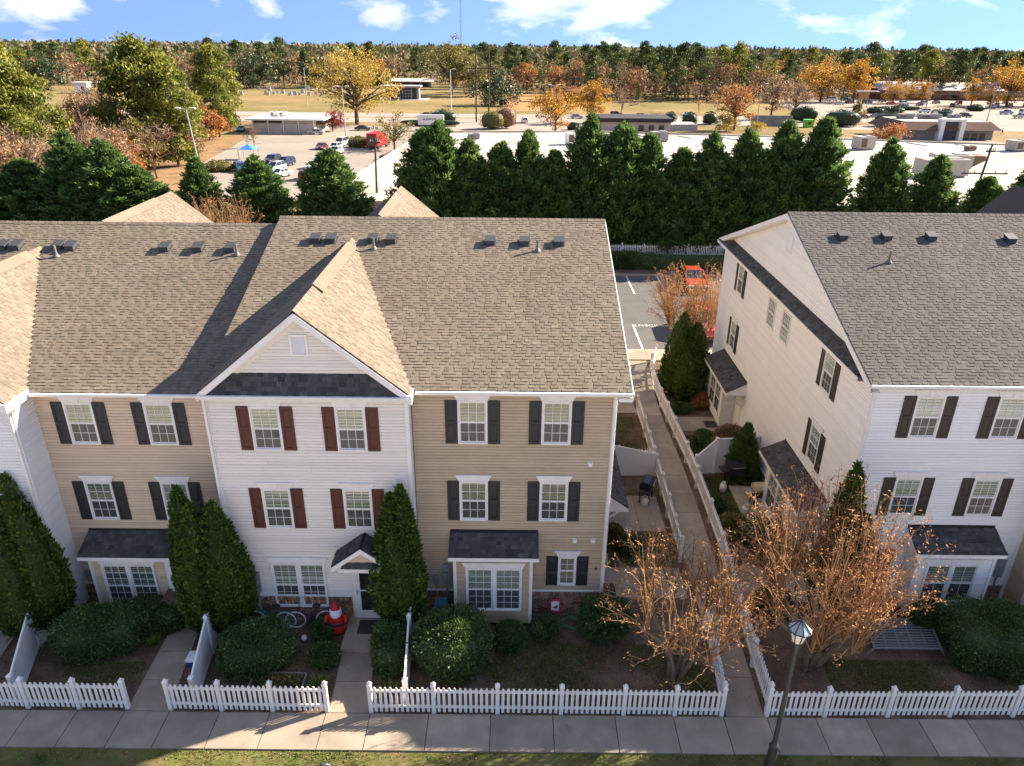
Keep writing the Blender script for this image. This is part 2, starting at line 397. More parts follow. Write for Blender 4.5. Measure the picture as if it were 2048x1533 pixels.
# ---------------------------------------------------------------- house builder
TABW = [0.12, 0.145, 0.17, 0.20, 0.24]
TABS = {}
def tabmesh(wi, th, ti, mat):
    k = (wi, th, ti, mat.name)
    if k not in TABS:
        w_ = TABW[wi] - 0.004; h = 0.150
        mb = MB(); z = 0.019 if th else 0.007
        mb.add([(0, 0, 0), (w_, 0, 0), (w_, h, 0), (0, h, 0), (0, 0, z), (w_, 0, z), (w_, h, 0.002), (0, h, 0.002)],
               [(4, 5, 6, 7), (0, 1, 5, 4), (1, 2, 6, 5), (3, 0, 4, 7)], 0, ti / 5.0)
        TABS[k] = mb.mesh('shingle', mat)
    return TABS[k]
BOARDS = {}
class House:
    def __init__(s, name, label, loc, siding, shing, felt, cat='townhouse', group=None):
        s.o = thing(name, label, cat, loc, 0, group); s.siding = siding; s.tabs = []; s.shing = shing; s.felt = felt; s.roofs = {}
    def part(s, mb, name, mats, smooth=False, parent=None): return mb.build(name, mats, parent or s.o, smooth)
    def roof(s, name, poly3, th=0.06, felt=None):
        n = (Vector(poly3[1]) - Vector(poly3[0])).cross(Vector(poly3[2]) - Vector(poly3[0])).normalized()
        if n.z < 0: n = -n
        mb = MB().prism([Vector(p) - n * 0.003 for p in poly3], -n * th)
        return s.part(mb, name, felt or s.felt)
    def shingles(s, roof, P0, U, V, poly, mat=None, expo=0.145):
        """courses of tabs on the plane P0 + u U + v V, kept inside the polygon poly (u, v)"""
        P0 = Vector(P0); U = Vector(U).normalized(); V = Vector(V).normalized(); N = U.cross(V)
        mat = mat or s.shing
        v0 = min(p[1] for p in poly); v1 = max(p[1] for p in poly); k = 0
        v = v0
        while v < v1 - 0.05:
            vm = v + expo * 0.5; xs = []
            for i in range(len(poly)):
                (a, b), (c, d) = poly[i], poly[(i + 1) % len(poly)]
                if (b > vm) != (d > vm): xs.append(a + (c - a) * (vm - b) / (d - b))
            xs.sort()
            for a, b in zip(xs[::2], xs[1::2]):
                u = a - random.random() * 0.1; alt = random.random() < .5
                first = True
                while u < b - 0.03:
                    wi = random.randrange(5); alt = (not alt) if random.random() < .8 else alt
                    ti = min(5, max(0, int(random.gauss(2.8 if not alt else 2.2, 1.0))))
                    full = u >= a and u + TABW[wi] <= b
                    uu = max(u, a); ww = min(u + TABW[wi], b) - uu
                    if ww > 0.03: s.tabs.append((P0 + U * uu + V * v, U, V, N, wi, ww, alt, ti, full, roof, mat))
                    u += TABW[wi]
            v += expo
    def finish(s, n_obj=300):
        ds = sorted(range(len(s.tabs)), key=lambda i: (s.tabs[i][0].x - CAM[0]) ** 2 + (s.tabs[i][0].y - CAM[1]) ** 2 + (s.tabs[i][0].z - CAM[2]) ** 2)
        done = 0; rest = {}
        for i in ds:
            P, U, V, N, wi, ww, alt, ti, full, roof, mat = s.tabs[i]
            if full and done < n_obj:
                mat4 = Matrix((U, V, N)).transposed().to_4x4(); mat4.translation = P
                inst('shingle', tabmesh(wi, alt, ti, mat), roof, mat4); done += 1
            else: rest.setdefault(roof, []).append((P, U, V, N, ww - 0.004, 0.019 if alt else 0.007, ti / 5.0, mat))
        for roof, L in rest.items():
            P = np.array([q[0] for q in L]); U = np.array([q[1] for q in L]); V = np.array([q[2] for q in L]); N = np.array([q[3] for q in L])
            W_ = np.array([q[4] for q in L])[:, None]; Z = np.array([q[5] for q in L])[:, None]; T = np.array([q[6] for q in L])
            h = 0.150
            c = np.stack([P, P + U * W_, P + U * W_ + V * h, P + V * h, P + N * Z, P + U * W_ + N * Z, P + U * W_ + V * h + N * 0.002, P + V * h + N * 0.002], 1)
            inv = np.array(WM[roof].inverted()); c = c.reshape(-1, 3) @ inv[:3, :3].T + inv[:3, 3]
            b = (np.arange(len(L)) * 8)[:, None]
            F = np.concatenate([b + np.array([[4, 5, 6, 7]]), b + np.array([[0, 1, 5, 4]]), b + np.array([[1, 2, 6, 5]]), b + np.array([[3, 0, 4, 7]])])
            me = npmesh('shingles', c, F, L[0][7], tint=np.tile(T, 4))
            o = link(bpy.data.objects.new('shingles', me), roof); o['kind'] = 'stuff'
class Frame:
    """wall plane: origin on the ground, u to the right as seen from outside, d outwards"""
    def __init__(s, x, y, u, d): s.o = Vector((x, y, 0)); s.u = Vector((*u, 0)); s.d = Vector((*d, 0))
    def p(s, u, z, d=0.0): return s.o + s.u * u + s.d * d + Vector((0, 0, z))
    def box(s, mb, u0, u1, z0, z1, d0, d1, m=0, t=0.5):
        return mb.hexa([s.p(u0, z0, d1), s.p(u1, z0, d1), s.p(u1, z0, d0), s.p(u0, z0, d0), s.p(u0, z1, d1), s.p(u1, z1, d1), s.p(u1, z1, d0), s.p(u0, z1, d0)], m, t)
    def mat(s, u, z, d):
        m = Matrix((s.u, -s.d, Vector((0, 0, 1)))).transposed().to_4x4(); m.translation = s.p(u, z, d); return m
def boards(H, wall, F, poly, mat=None, expo=0.107, d=0.0):
    """lap siding: one board per course inside polygon poly (u, z)"""
    mat = mat or H.siding
    z0 = min(p[1] for p in poly); z1 = max(p[1] for p in poly); z = z0
    while z < z1 - 0.02:
        zm = z + min(expo, z1 - z) / 2; xs = []
        for i in range(len(poly)):
            (a, b), (c, dd) = poly[i], poly[(i + 1) % len(poly)]
            if (b > zm) != (dd > zm): xs.append(a + (c - a) * (zm - b) / (dd - b))
        xs.sort()
        for a, b in zip(xs[::2], xs[1::2]):
            segs = [(a, b)]
            if b - a > 4.2 and random.random() < .6: c_ = a + (b - a) * random.uniform(.25, .75); segs = [(a, c_), (c_, b)]
            for a, b in segs:
                Lr = max(0.05, round(b - a, 2) - (.004 if len(segs) > 1 else 0)); ti = random.randrange(4)
                k = (Lr, ti, mat.name)
                if k not in BOARDS:
                    q = [(-.030, 0), (-.030, .006), (-.022, .088), (-.008, .091), (-.008, expo)]; mb = MB()
                    mb.add([(x, y, zz) for x in (0, Lr) for y, zz in [(.004, 0)] + q], [(n, n + 6, n + 7, n + 1)[::1] for n in range(5)] + [(0, 1, 2, 3, 4, 5), (11, 10, 9, 8, 7, 6)], 0, ti / 3)
                    BOARDS[k] = mb.mesh('siding_board', mat)
                inst('siding_board', BOARDS[k], wall, F.mat(a, z, d))
        z += expo
PANES = {}
def window(H, F, u0, u1, z0, z1, shut=None, cols=3, rows=2, units=1, header=True, lower=True, d=0.02, blind=0.6, shw=0.38, screen=True, lattice=False):
    fr = MB(); fw_ = 0.055; W_ = u1 - u0
    F.box(fr, u0, u0 + fw_, z0, z1, d - 0.02, d + 0.05); F.box(fr, u1 - fw_, u1, z0, z1, d - 0.02, d + 0.05)
    F.box(fr, u0 + fw_, u1 - fw_, z1 - fw_, z1, d - 0.02, d + 0.048); F.box(fr, u0 + fw_, u1 - fw_, z0, z0 + fw_, d - 0.02, d + 0.056)
    uw = (W_ - 2 * fw_ - (units - 1) * 0.12) / units
    for k in range(1, units):
        x = u0 + fw_ + k * uw + (k - 1) * 0.12; F.box(fr, x, x + 0.12, z0 + fw_, z1 - fw_, d - 0.02, d + 0.046)
    win = H.part(fr, 'window', m_white)
    bk = MB(); F.box(bk, u0 + 0.03, u1 - 0.03, z0 + 0.03, z1 - 0.03, d + 0.0005, d + 0.003); H.part(bk, 'dark_backing', m_dark, parent=win)  # flat dark plate stands in for the unlit room behind
    zm = (z0 + z1) / 2
    sash = MB(); mun = MB(); bl = MB()
    for k in range(units):
        a = u0 + fw_ + k * (uw + 0.12); b = a + uw
        for (s0, s1, lowr) in ((zm, z1 - fw_, False), (z0 + fw_, zm, True)):
            sd_ = 0.016 if lowr else 0.026
            sw_ = 0.035
            F.box(sash, a, a + sw_, s0, s1, d + 0.004, d + sd_); F.box(sash, b - sw_, b, s0, s1, d + 0.004, d + sd_)
            F.box(sash, a + sw_, b - sw_, s1 - sw_, s1, d + 0.004, d + sd_ + .001); F.box(sash, a + sw_, b - sw_, s0, s0 + sw_, d + 0.004, d + sd_ + .001)
            ia, ib, i0, i1 = a + sw_, b - sw_, s0 + sw_, s1 - sw_
            pw, ph = (ib - ia) / cols, (i1 - i0) / rows
            mw_ = 0.016
            for c in range(1, cols): F.box(mun, ia + c * pw - mw_ / 2, ia + c * pw + mw_ / 2, i0, i1, d + 0.012, d + sd_ - 0.001)
            for r in range(1, rows): F.box(mun, ia, ib, i0 + r * ph - mw_ / 2, i0 + r * ph + mw_ / 2, d + 0.012, d + sd_ - 0.002)
            mt = m_gscr if (lowr and screen) else m_glass
            key = (round(pw, 3), round(ph, 3), mt.name)
            if key not in PANES:
                PANES[key] = MB().box(0.003, pw - 0.003, -0.001, 0.001, 0.003, ph - 0.003).mesh('pane', mt)
            for c in range(cols):
                for r in range(rows): inst('pane', PANES[key], win, F.mat(ia + c * pw, i0 + r * ph, d + 0.0125))
        n = int((z1 - z0) / 0.05)
        zb = z1 - (z1 - z0) * blind
        for i in range(n):
            z = z1 - fw_ - 0.01 - i * 0.05
            if z < max(zb, z0 + fw_ + .05): break
            p = [F.p(a, z, d + 0.0045), F.p(b, z, d + 0.0045), F.p(b, z - 0.043, d + 0.0095), F.p(a, z - 0.043, d + 0.0095)]
            bl.add(p, [(3, 2, 1, 0)], 0, random.random())
    H.part(sash, 'sash', m_white, parent=win); H.part(mun, 'glazing_bars', m_white, parent=win)
    if len(bl.v): H.part(bl, 'blind', random.choice((m_blind, m_blind, m_blind2, m_curtain)), parent=win)
    if header:
        hd = MB(); zt = z1 + 0.005
        hd.prism([F.p(u0 - 0.02, zt, 0.02), F.p(u1 + 0.02, zt, 0.02), F.p(u1 + 0.11, zt + 0.19, 0.02), F.p(u0 - 0.11, zt + 0.19, 0.02)], F.d * 0.045)
        F.box(hd, u0 - 0.13, u1 + 0.13, zt + 0.19, zt + 0.225, 0.02, 0.085)
        um = (u0 + u1) / 2
        hd.prism([F.p(um - .07, zt - .004, 0.03), F.p(um + .07, zt - .004, 0.03), F.p(um + .11, zt + .188, 0.03), F.p(um - .11, zt + .188, 0.03)], F.d * 0.05)
        H.part(hd, 'window_header', m_white)
    if shut:
        for a, b in ((u0 - shw - 0.01, u0 - 0.01), (u1 + 0.01, u1 + shw + 0.01)):
            s = MB(); F.box(s, a, b, z0, z1, 0.02, 0.05)
            zs = [z0 + 0.1, (z0 + z1) / 2 - 0.05, (z0 + z1) / 2 + 0.05, z1 - 0.1]
            for q0, q1 in ((zs[0], zs[1]), (zs[2], zs[3])):
                p0, p1 = a + 0.07, b - 0.07; e = 0.045
                s.add([F.p(p0, q0, .051), F.p(p1, q0, .051), F.p(p1, q1, .051), F.p(p0, q1, .051), F.p(p0 + e, q0 + e, .066), F.p(p1 - e, q0 + e, .066), F.p(p1 - e, q1 - e, .066), F.p(p0 + e, q1 - e, .066)],
                      [(0, 1, 5, 4), (1, 2, 6, 5), (2, 3, 7, 6), (3, 0, 4, 7), (4, 5, 6, 7)])
            for q in (a + .035, b - .035): F.box(s, q - .035, q + .035, z0 + .001, z1 - .001, .0505, .060)
            for q in (z0 + .05, (z0 + z1) / 2, z1 - .05): F.box(s, a + .07, b - .07, q - .049, q + .049, .0505, .058)
            H.part(s, 'shutter', shut)
    return win
BRK = {}
def bricks(H, F, u0, u1, z0, z1, d=0.03, single=True):
    base = MB(); F.box(base, u0, u1, z0, z1, -0.02, d - 0.008)
    b = H.part(base, 'brick_base', m_mortar); L = []
    bw, bh = 0.205, 0.075; r = 0; z = z0
    while z < z1 - 0.21:
        u = u0 - (0.1 if r % 2 else 0)
        while u < u1 - 0.03:
            a = max(u, u0); e = min(u + bw - 0.012, u1)
            if e - a > 0.02: L.append((a, z, round(e - a, 2), bh - 0.012, 0.012))
            u += bw
        z += bh; r += 1
    u = u0                                   # soldier course under the siding
    while u < u1 - 0.05: L.append((u, z1 - 0.19, 0.064, 0.185, 0.02)); u += 0.075
    if single:
        for u, z, wd, h, pr in L:
            ti = random.randrange(5); k = (wd, h, ti)
            if k not in BRK: BRK[k] = MB().box(0, wd, -pr, 0.01, 0, h, 0, ti / 4).mesh('brick', m_brick)
            inst('brick', BRK[k], b, F.mat(u, z, d - 0.008))
    else:
        mb = MB()
        for u, z, wd, h, pr in L: F.box(mb, u, u + wd, z, z + h, d - .02, d - .008 + pr, 0, random.random())
        mb.build('bricks', m_brick, b)['kind'] = 'stuff'
    wt = MB(); F.box(wt, u0, u1, z1, z1 + 0.06, 0.0, d + 0.035); H.part(wt, 'water_table', m_white)
def trim(H, F, u0, u1, z0, z1, d=0.045, name='corner_trim'): 
    mb = MB(); F.box(mb, u0, u1, z0, z1, -0.01, d); return H.part(mb, name, m_white)
def gutter(H, x0, x1, y, z):
    mb = MB(); s = [(y, z), (y - .11, z), (y - .12, z - .03), (y - .09, z - .11), (y, z - .11)]
    mb.prism([(x0, a, b) for a, b in s], (x1 - x0, 0, 0)); return H.part(mb, 'gutter', m_white)
def downspout(H, F, u, z0, z1, d=0.03):
    mb = MB(); F.box(mb, u, u + .075, z0, z1, d, d + .06); return H.part(mb, 'downspout', m_white)
def roofvent(H, x, y, plane):
    z = plane(y); sl = plane(y + 1) - z; w_ = .165
    mb = MB()
    mb.add([(x - .22, y - .2, plane(y - .2) + .022), (x + .22, y - .2, plane(y - .2) + .022), (x + .22, y + .26, plane(y + .26) + .022), (x - .22, y + .26, plane(y + .26) + .022)], [(0, 1, 2, 3)])
    q = [(x - w_, y - .17), (x + w_, y - .17), (x + w_, y + .2), (x - w_, y + .2)]
    mb.hexa([(a, b, plane(b) + .01) for a, b in q] + [(a, b, plane(b) + (.2 if b < y else .16)) for a, b in q])
    q = [(x - w_ - .03, y - .22), (x + w_ + .03, y - .22), (x + w_ + .03, y + .22), (x - w_ - .03, y + .22)]
    mb.hexa([(a, b, plane(b) + (.19 if b < y else .155)) for a, b in q] + [(a, b, plane(b) + (.22 if b < y else .185)) for a, b in q])
    return H.part(mb, 'roof_vent', m_vent)
def pipe(H, x, y, plane, h=.42):
    z = plane(y); mb = MB().tube([(x, y, z - .02), (x, y, z + h)], .045, 10)
    mb.lathe((x, y, z), [(.13, .0), (.09, .06), (.05, .12)], 10)
    return H.part(mb, 'vent_pipe', m_lead)
def wallbox(H, F, u, z, s=.075, name='wall_vent'):
    mb = MB(); F.box(mb, u - s, u + s, z - s, z + s, .01, .035); F.box(mb, u - s * .75, u + s * .75, z - s * .8, z + s * .75, .036, .11)
    return H.part(mb, name, m_vinyl)
def meter(H, F, u, z, s=1.0):
    mb = MB(); F.box(mb, u - .13 * s, u + .13 * s, z - .4 * s, z + .4 * s, .01, .13)
    F.box(mb, u - .12, u + .0, z + .0, z + .38, .131, .14)
    c = F.p(u - .03, z + .05, .13)
    mb.tube([c, c + F.d * .09], .085, 14)
    mb.tube([F.p(u, z - .4, .06), F.p(u, .05, .06)], .035, 8)
    H.part(mb, 'electric_meter', m_grey)
    g = MB(); F.box(g, u - .46, u - .28, z - .42, z - .1, .01, .09); g.tube([F.p(u - .37, z - .42, .05), F.p(u - .37, .05, .05)], .018, 6)
    H.part(g, 'utility_box', m_grey)
def shed(H, F, u0, u1, zt, ze, dep, over=.16, name='bay_roof', mat=None, th=.10):
    """lean-to roof against the wall with white fascia"""
    a, b = F.p(u0, zt, 0.02), F.p(u1, zt, 0.02); c, d_ = F.p(u1 + .02, ze, dep), F.p(u0 - .02, ze, dep)
    r = H.roof(name, [a, b, c, d_], th=.03, felt=m_felt3)
    V = (a - d_); vl = V.length
    H.shingles(r, d_, F.u, V, [(0, 0), ((d_ - c).length, 0), ((d_ - c).length - .02, vl), (.02, vl)], mat or m_shing3)
    fa = MB(); F.box(fa, u0 - .02, u1 + .02, ze - .17, ze - .035, dep - .035, dep); F.box(fa, u0 - .02, u0, ze - .17, ze - .04, .02, dep - .036); F.box(fa, u1, u1 + .02, ze - .17, ze - .04, .02, dep - .036)
    F.box(fa, u0, u1, ze - .168, ze - .15, .02, dep - .036)
    H.part(fa, 'fascia', m_white)
    for u in (u0, u1 - .015):                # the little triangular cheeks
        t_ = MB().prism([F.p(u, ze - .16, .02), F.p(u, zt - .03, .02), F.p(u, ze - .03, dep - .03), F.p(u, ze - .16, dep - .03)], F.u * .015); H.part(t_, 'cheek', m_white)
    fl = MB(); F.box(fl, u0, u1, zt - .01, zt + .07, .02, .03); H.part(fl, 'flashing', m_felt3)
    return r
def bay(H, F, u0, u1, z0, z1, dep, win, shut=None, sid=None, cols=3, rows=3, **k):
    sid = sid or H.siding
    core = MB(); F.box(core, u0, u1, z0, z1, -.05, dep - .02); w_ = H.part(core, 'bay_wall', sid)
    FF = Frame(*(F.p(0, 0, dep - .02)[:2]), (F.u.x, F.u.y), (F.d.x, F.d.y))
    boards(H, w_, FF, [(u0, z0), (u1, z0), (u1, z1), (u0, z1)], sid)
    p = F.p(u0, 0, 0); FL = Frame(p.x, p.y, (F.d.x, F.d.y), (-F.u.x, -F.u.y)); boards(H, w_, FL, [(0, z0), (dep - .02, z0), (dep - .02, z1), (0, z1)], sid)
    p = F.p(u1, 0, dep - .02); FR = Frame(p.x, p.y, (-F.d.x, -F.d.y), (F.u.x, F.u.y)); boards(H, w_, FR, [(0, z0), (dep - .02, z0), (dep - .02, z1), (0, z1)], sid)
    for a, b in ((u0 - .03, u0 + .075), (u1 - .075, u1 + .03)): 
        mb = MB(); F.box(mb, a, b, z0 - .02, z1, dep - .06, dep + .025); H.part(mb, 'corner_trim', m_white)
    if win: window(H, FF, win[0], win[1], win[2], win[3], shut, cols, rows, units=2, d=.022, **k)
# ---------------------------------------------------------------- the townhouses
def FS(y): return Frame(0, y, (1, 0), (0, -1))             # a street front: u is world x
def core(H, x0, x1, y0, y1, z1, mat=None, name='wall', z0=-0.3):
    return H.part(MB().box(x0, x1, y0, y1, z0, z1), name, mat or H.siding)
def ridge_cap(H, x0, x1, y, z, mat):
    mb = MB(); x = x0
    while x < x1:
        e = min(x + .28, x1); t = random.random()
        mb.add([(x, y - .15, z - .03), (e, y - .15, z - .036), (e, y, z + .03), (x, y, z + .042), (x, y + .15, z - .03), (e, y + .15, z - .036)], [(0, 1, 2, 3), (3, 2, 5, 4), (0, 3, 4)], 0, t); x += .26
    return H.part(mb, 'ridge_cap', mat)
def gable(H, cx, hw, yf, zp, ze, yb_apex, yb_eave, shing, felt, wall_y, louver=True, pent=True, siding=None):
    """cross gable: ridge along y from its front rake to where it meets the main slope"""
    sl = (zp - ze) / hw
    for sgn in (1, -1):
        ev = (cx + sgn * hw, yf, ze); P = [(cx, yf, zp), ev, (cx + sgn * hw, yb_eave, ze), (cx, yb_apex, zp)]
        r = H.roof('gable_roof', P, felt=felt)
        V = Vector((-sgn * hw, 0, zp - ze)); vl = V.length
        if sgn > 0: H.shingles(r, (cx + hw, yf, ze), (0, 1, 0), V, [(0, 0), (yb_eave - yf, 0), (yb_apex - yf, vl), (0, vl)], shing)
        else: H.shingles(r, (cx - hw, yb_apex, ze), (0, -1, 0), V, [(yb_apex - yb_eave, 0), (yb_apex - yf, 0), (yb_apex - yf, vl), (0, vl)], shing)
        rk = MB(); o = .16                               # white rake board
        rk.prism([(cx, yf - .03, zp - .06), (cx + sgn * hw, yf - .03, ze - .06), (cx + sgn * hw, yf - .03, ze - .06 - o * 1.3), (cx, yf - .03, zp - .06 - o * 1.3)], (0, .03, 0))
        rk.prism([(cx, yf, zp - .27), (cx + sgn * (hw - .0), yf, ze - .27), (cx + sgn * hw, yf, ze - .30), (cx, yf, zp - .30)], (0, wall_y - yf - .01, 0))
        H.part(rk, 'rake_board', m_white)
        fz = MB(); fz.prism([(cx, wall_y - .04, zp - .31), (cx + sgn * hw, wall_y - .04, ze - .31), (cx + sgn * hw, wall_y - .04, ze - .50), (cx, wall_y - .04, zp - .50)], (0, .025, 0)); H.part(fz, 'frieze_board', siding or H.siding)
    cap = MB(); y = yf
    while y < yb_apex - .2:
        cap.add([(cx - .14, y, zp - .09), (cx + .14, y, zp - .09), (cx, y, zp + .035), (cx - .14, y + .27, zp - .10), (cx + .14, y + .27, zp - .10), (cx, y + .27, zp + .025)], [(2, 1, 4, 5), (0, 2, 5, 3), (0, 1, 2)], 0, random.random()); y += .26
    H.part(cap, 'ridge_cap', shing)
    rv = MB(); ya = yf + 2.3                               # raised ridge vent strip
    q = [(-.16, -.055), (.0, .09), (.30, -.145), (.30, -.20), (0, 0.02), (-.16, -.12)]
    rv.prism([(cx + a, ya, zp + b) for a, b in q], (0, yb_apex - ya - .9, 0)); H.part(rv, 'ridge_vent', shing)
    lam = 0.72                                            # gable wall above the pent roof
    zb = ze + .52
    hb = (zp - .3 - zb) / sl
    g = MB(); g.prism([(cx - hb, wall_y, zb), (cx + hb, wall_y, zb), (cx, wall_y, zp - .3)], (0, .2, 0)); gw = H.part(g, 'gable_wall', siding or H.siding)
    boards(H, gw, FS(wall_y), [(cx - hb, zb), (cx + hb, zb), (cx, zp - .3)], siding)
    if louver:
        F = FS(wall_y); lv = MB(); a, b, c, d = cx - .30, cx + .22, zb + .55, zb + 1.22
        F.box(lv, a, b, c, c + .06, .015, .06); F.box(lv, a, b, d - .06, d, .015, .06); F.box(lv, a, a + .06, c + .06, d - .06, .015, .058); F.box(lv, b - .06, b, c + .06, d - .06, .015, .058)
        z = c + .07
        while z < d - .09: lv.add([F.p(a + .06, z, .05), F.p(b - .06, z, .05), F.p(b - .06, z + .06, .022), F.p(a + .06, z + .06, .022)], [(0, 1, 2, 3)]); z += .055
        H.part(lv, 'gable_vent', m_vinyl)
    if pent:
        yo = yf - .01; x0, x1 = cx - hw + .12, cx + hw - .12
        zt = zb + .01
        P = [(x0, yo + .02, ze - .09), (x1, yo + .02, ze - .09), (cx + hb + .06, wall_y - .02, zt), (cx - hb - .06, wall_y - .02, zt)]
        r = H.roof('pent_roof', P, th=.03, felt=m_felt3)
        V = Vector((0, wall_y - .02 - yo - .02, zt - ze + .09)); e = (cx + hb + .06)
        H.shingles(r, P[0], (1, 0, 0), V, [(0, 0), (x1 - x0, 0), (e - x0, V.length), (cx - hb - .06 - x0, V.length)], m_shing3)

# ---- tan unit (right end of the left row)
SL = .3193
plT = lambda y: 8.86 + SL * (y + .35)
T = House('townhouse', 'tan sided three-storey end townhouse with black shutters and projecting window bay', (-1.8, 0, 0), m_tan, m_shing, m_felt)
wt = core(T, -4.93, 1.33, 0, 18.4, 8.75)
F0 = FS(0); boards(T, wt, F0, [(-4.93, 1.1), (1.30, 1.1), (1.30, 8.72), (-4.93, 8.72)])
r = T.roof('roof', [(-4.9, -.35, 8.86), (1.75, -.35, 8.86), (1.75, 9.2, plT(9.2)), (-4.9, 9.2, plT(9.2))])
VT = Vector((0, 9.55, 9.55 * SL))
T.shingles(r, (-4.9, -.35, 8.86), (1, 0, 0), VT, [(0, 0), (6.65, 0), (6.65, VT.length), (0, VT.length)])
T.roof('rear_roof', [(-4.9, 18.75, 8.86), (1.75, 18.75, 8.86), (1.75, 9.2, plT(9.2)), (-4.9, 9.2, plT(9.2))])
gsd = MB().prism([(1.32, 0, 8.7), (1.32, 18.4, 8.7), (1.32, 9.2, plT(9.2) - .1)], (-.1, 0, 0)); T.part(gsd, 'gable_wall', m_tan)
ridge_cap(T, -4.9, 1.78, 9.2, plT(9.2), m_shing)
rk = MB()
rk.prism([(1.76, -.37, 8.82), (1.76, 9.2, plT(9.2) - .03), (1.76, 9.2, plT(9.2) - .25), (1.76, -.37, 8.6)], (.03, 0, 0)); rk.prism([(1.76, 18.77, 8.82), (1.76, 9.2, plT(9.2) - .03), (1.76, 9.2, plT(9.2) - .25), (1.76, 18.77, 8.6)], (.03, 0, 0))
rk.box(1.36, 1.78, -.30, -.05, 8.5, 8.62)
T.part(rk, 'rake_board', m_white)
gutter(T, -4.75, 1.80, -.34, 8.845)
sf = MB().box(-4.93, 1.75, -.34, 0.0, 8.70, 8.735); T.part(sf, 'soffit', m_white)
for x in (-2.75, -1.45, -.14): roofvent(T, x, 7.45, plT)
pipe(T, -.96, 6.98, plT)
for u in (-3.53, -.94):
    window(T, F0, u, u + .92, 6.88, 8.39, m_black, blind=.95)
    window(T, F0, u, u + .92, 4.00, 5.51, m_black, blind=.6)
window(T, F0, -.24, .38, 1.35, 2.56, m_black, cols=2, rows=2, shw=.39, screen=False, blind=.9)
bay(T, F0, -3.72, -1.15, .18, 3.0, .62, (-3.34, -1.47, .74, 2.52), blind=.9)
shed(T, F0, -3.87, -.95, 3.55, 3.10, .84)
bricks(T, F0, -1.12, 1.33, -.05, 1.07); bricks(T, F0, -4.93, -3.76, -.05, 1.07)
trim(T, F0, 1.23, 1.36, 0.0, 8.72, .05)
downspout(T, F0, 1.255, .1, 8.72, .06)
wallbox(T, F0, .64, 6.19); wallbox(T, F0, .28, 3.22); wallbox(T, F0, .89, 3.23)
meter(T, F0, -4.02, 1.82)
star = MB()
sp = [F0.p(1.05 + (.11 if i % 2 == 0 else .04) * math.sin(i * math.pi / 5), 2.05 + (.11 if i % 2 == 0 else .04) * math.cos(i * math.pi / 5), .025) for i in range(10)]
star.add(sp + [F0.p(1.05, 2.05, .06)], [(i, (i + 1) % 10, 10) for i in range(10)]); T.part(star, 'wall_star', m_dkbr)
# side porch roofs on the walkway side, seen edge on
FT = Frame(1.33, 0, (0, 1), (1, 0))
shed(T, FT, 2.6, 6.9, 3.55, 2.75, 1.15, name='porch_roof'); shed(T, FT, 11.0, 15.2, 3.5, 2.75, 1.1, name='porch_roof')
br = MB(); br.bar((1.36, 2.75, 1.9), (2.3, 2.75, 2.62), .09); br.bar((1.36, 6.75, 1.9), (2.3, 6.75, 2.62), .09); br.box(1.34, 2.4, 2.7, 2.8, 2.5, 2.6); br.box(1.34, 1.42, 2.7, 2.8, 1.2, 2.6)
T.part(br, 'porch_bracket', m_white)

# ---- cream unit with the front gable
Cc = House('townhouse', 'cream sided townhouse with front gable and dark red shutters', (-8, 0, 0), m_cream, m_shing, m_felt)
wc = core(Cc, -11.10, -4.98, -.41, 18.4, 8.75)
FC = FS(-.41); boards(Cc, wc, FC, [(-11.1, 1.15), (-4.98, 1.15), (-4.98, 8.72), (-11.1, 8.72)])
FCr = Frame(-4.98, -.41, (0, 1), (1, 0)); boards(Cc, wc, FCr, [(0, 1.15), (.4, 1.15), (.4, 8.72), (0, 8.72)], m_wsid)
plC = plT
zr = plT(9.2)
r = Cc.roof('roof', [(-11.13, -.35, 8.86), (-4.90, -.35, 8.86), (-4.90, 9.2, zr), (-11.13, 9.2, zr)])
k = VT.length / 9.55
def uvC(x, y): return (x + 11.13, (y + .35) * k)
Cc.shingles(r, (-11.13, -.35, 8.86), (1, 0, 0), VT, [uvC(-11.13, -.35), uvC(-8.0, 7.72), uvC(-4.90, -.3), uvC(-4.90, 9.2), uvC(-11.13, 9.2)])
Cc.roof('rear_roof', [(-11.13, 18.75, 8.86), (-4.92, 18.75, 8.86), (-4.92, 9.2, zr), (-11.13, 9.2, zr)])
ridge_cap(Cc, -11.15, -4.92, 9.2, zr, m_shing)
stepw = MB().prism([(-11.13, -.3, 8.2), (-11.13, 18.7, 8.2), (-11.13, 18.7, 8.75), (-11.13, 9.2, zr - .1), (-11.13, -.3, 8.75)], (.1, 0, 0)); Cc.part(stepw, 'step_wall', m_white)
gable(Cc, -8.0, 3.13, -.78, 11.46, 8.90, 7.70, -.35, m_shing, m_felt, -.41, siding=m_cream)
gutter(Cc, -11.13, -4.85, -.75, 8.83)
sf = MB().box(-11.1, -4.9, -.78, -.41, 8.66, 8.70); Cc.part(sf, 'soffit', m_white)
rb = MB().box(-4.95, -4.80, -.86, -.30, 8.62, 8.90); Cc.part(rb, 'gutter_end', m_white)
for x in (-9.37, -8.78, -6.5): roofvent(Cc, x, 7.5, plT)
roofvent(Cc, -7.2, 7.55, plT); pipe(Cc, -7.09, 7.0, plT)
for u in (-9.78, -7.2):
    window(Cc, FC, u, u + .92, 6.81, 8.32, m_red, blind=.97)
    window(Cc, FC, u, u + .92, 3.91, 5.42, m_red, blind=.75)
window(Cc, FC, -9.85, -8.05, .66, 2.50, None, 3, 3, units=2, blind=.95, screen=True)
bricks(Cc, FC, -11.1, -7.25, -.05, 1.11)
bricks(Cc, FC, -5.9, -4.98, -.05, 1.11, single=False)
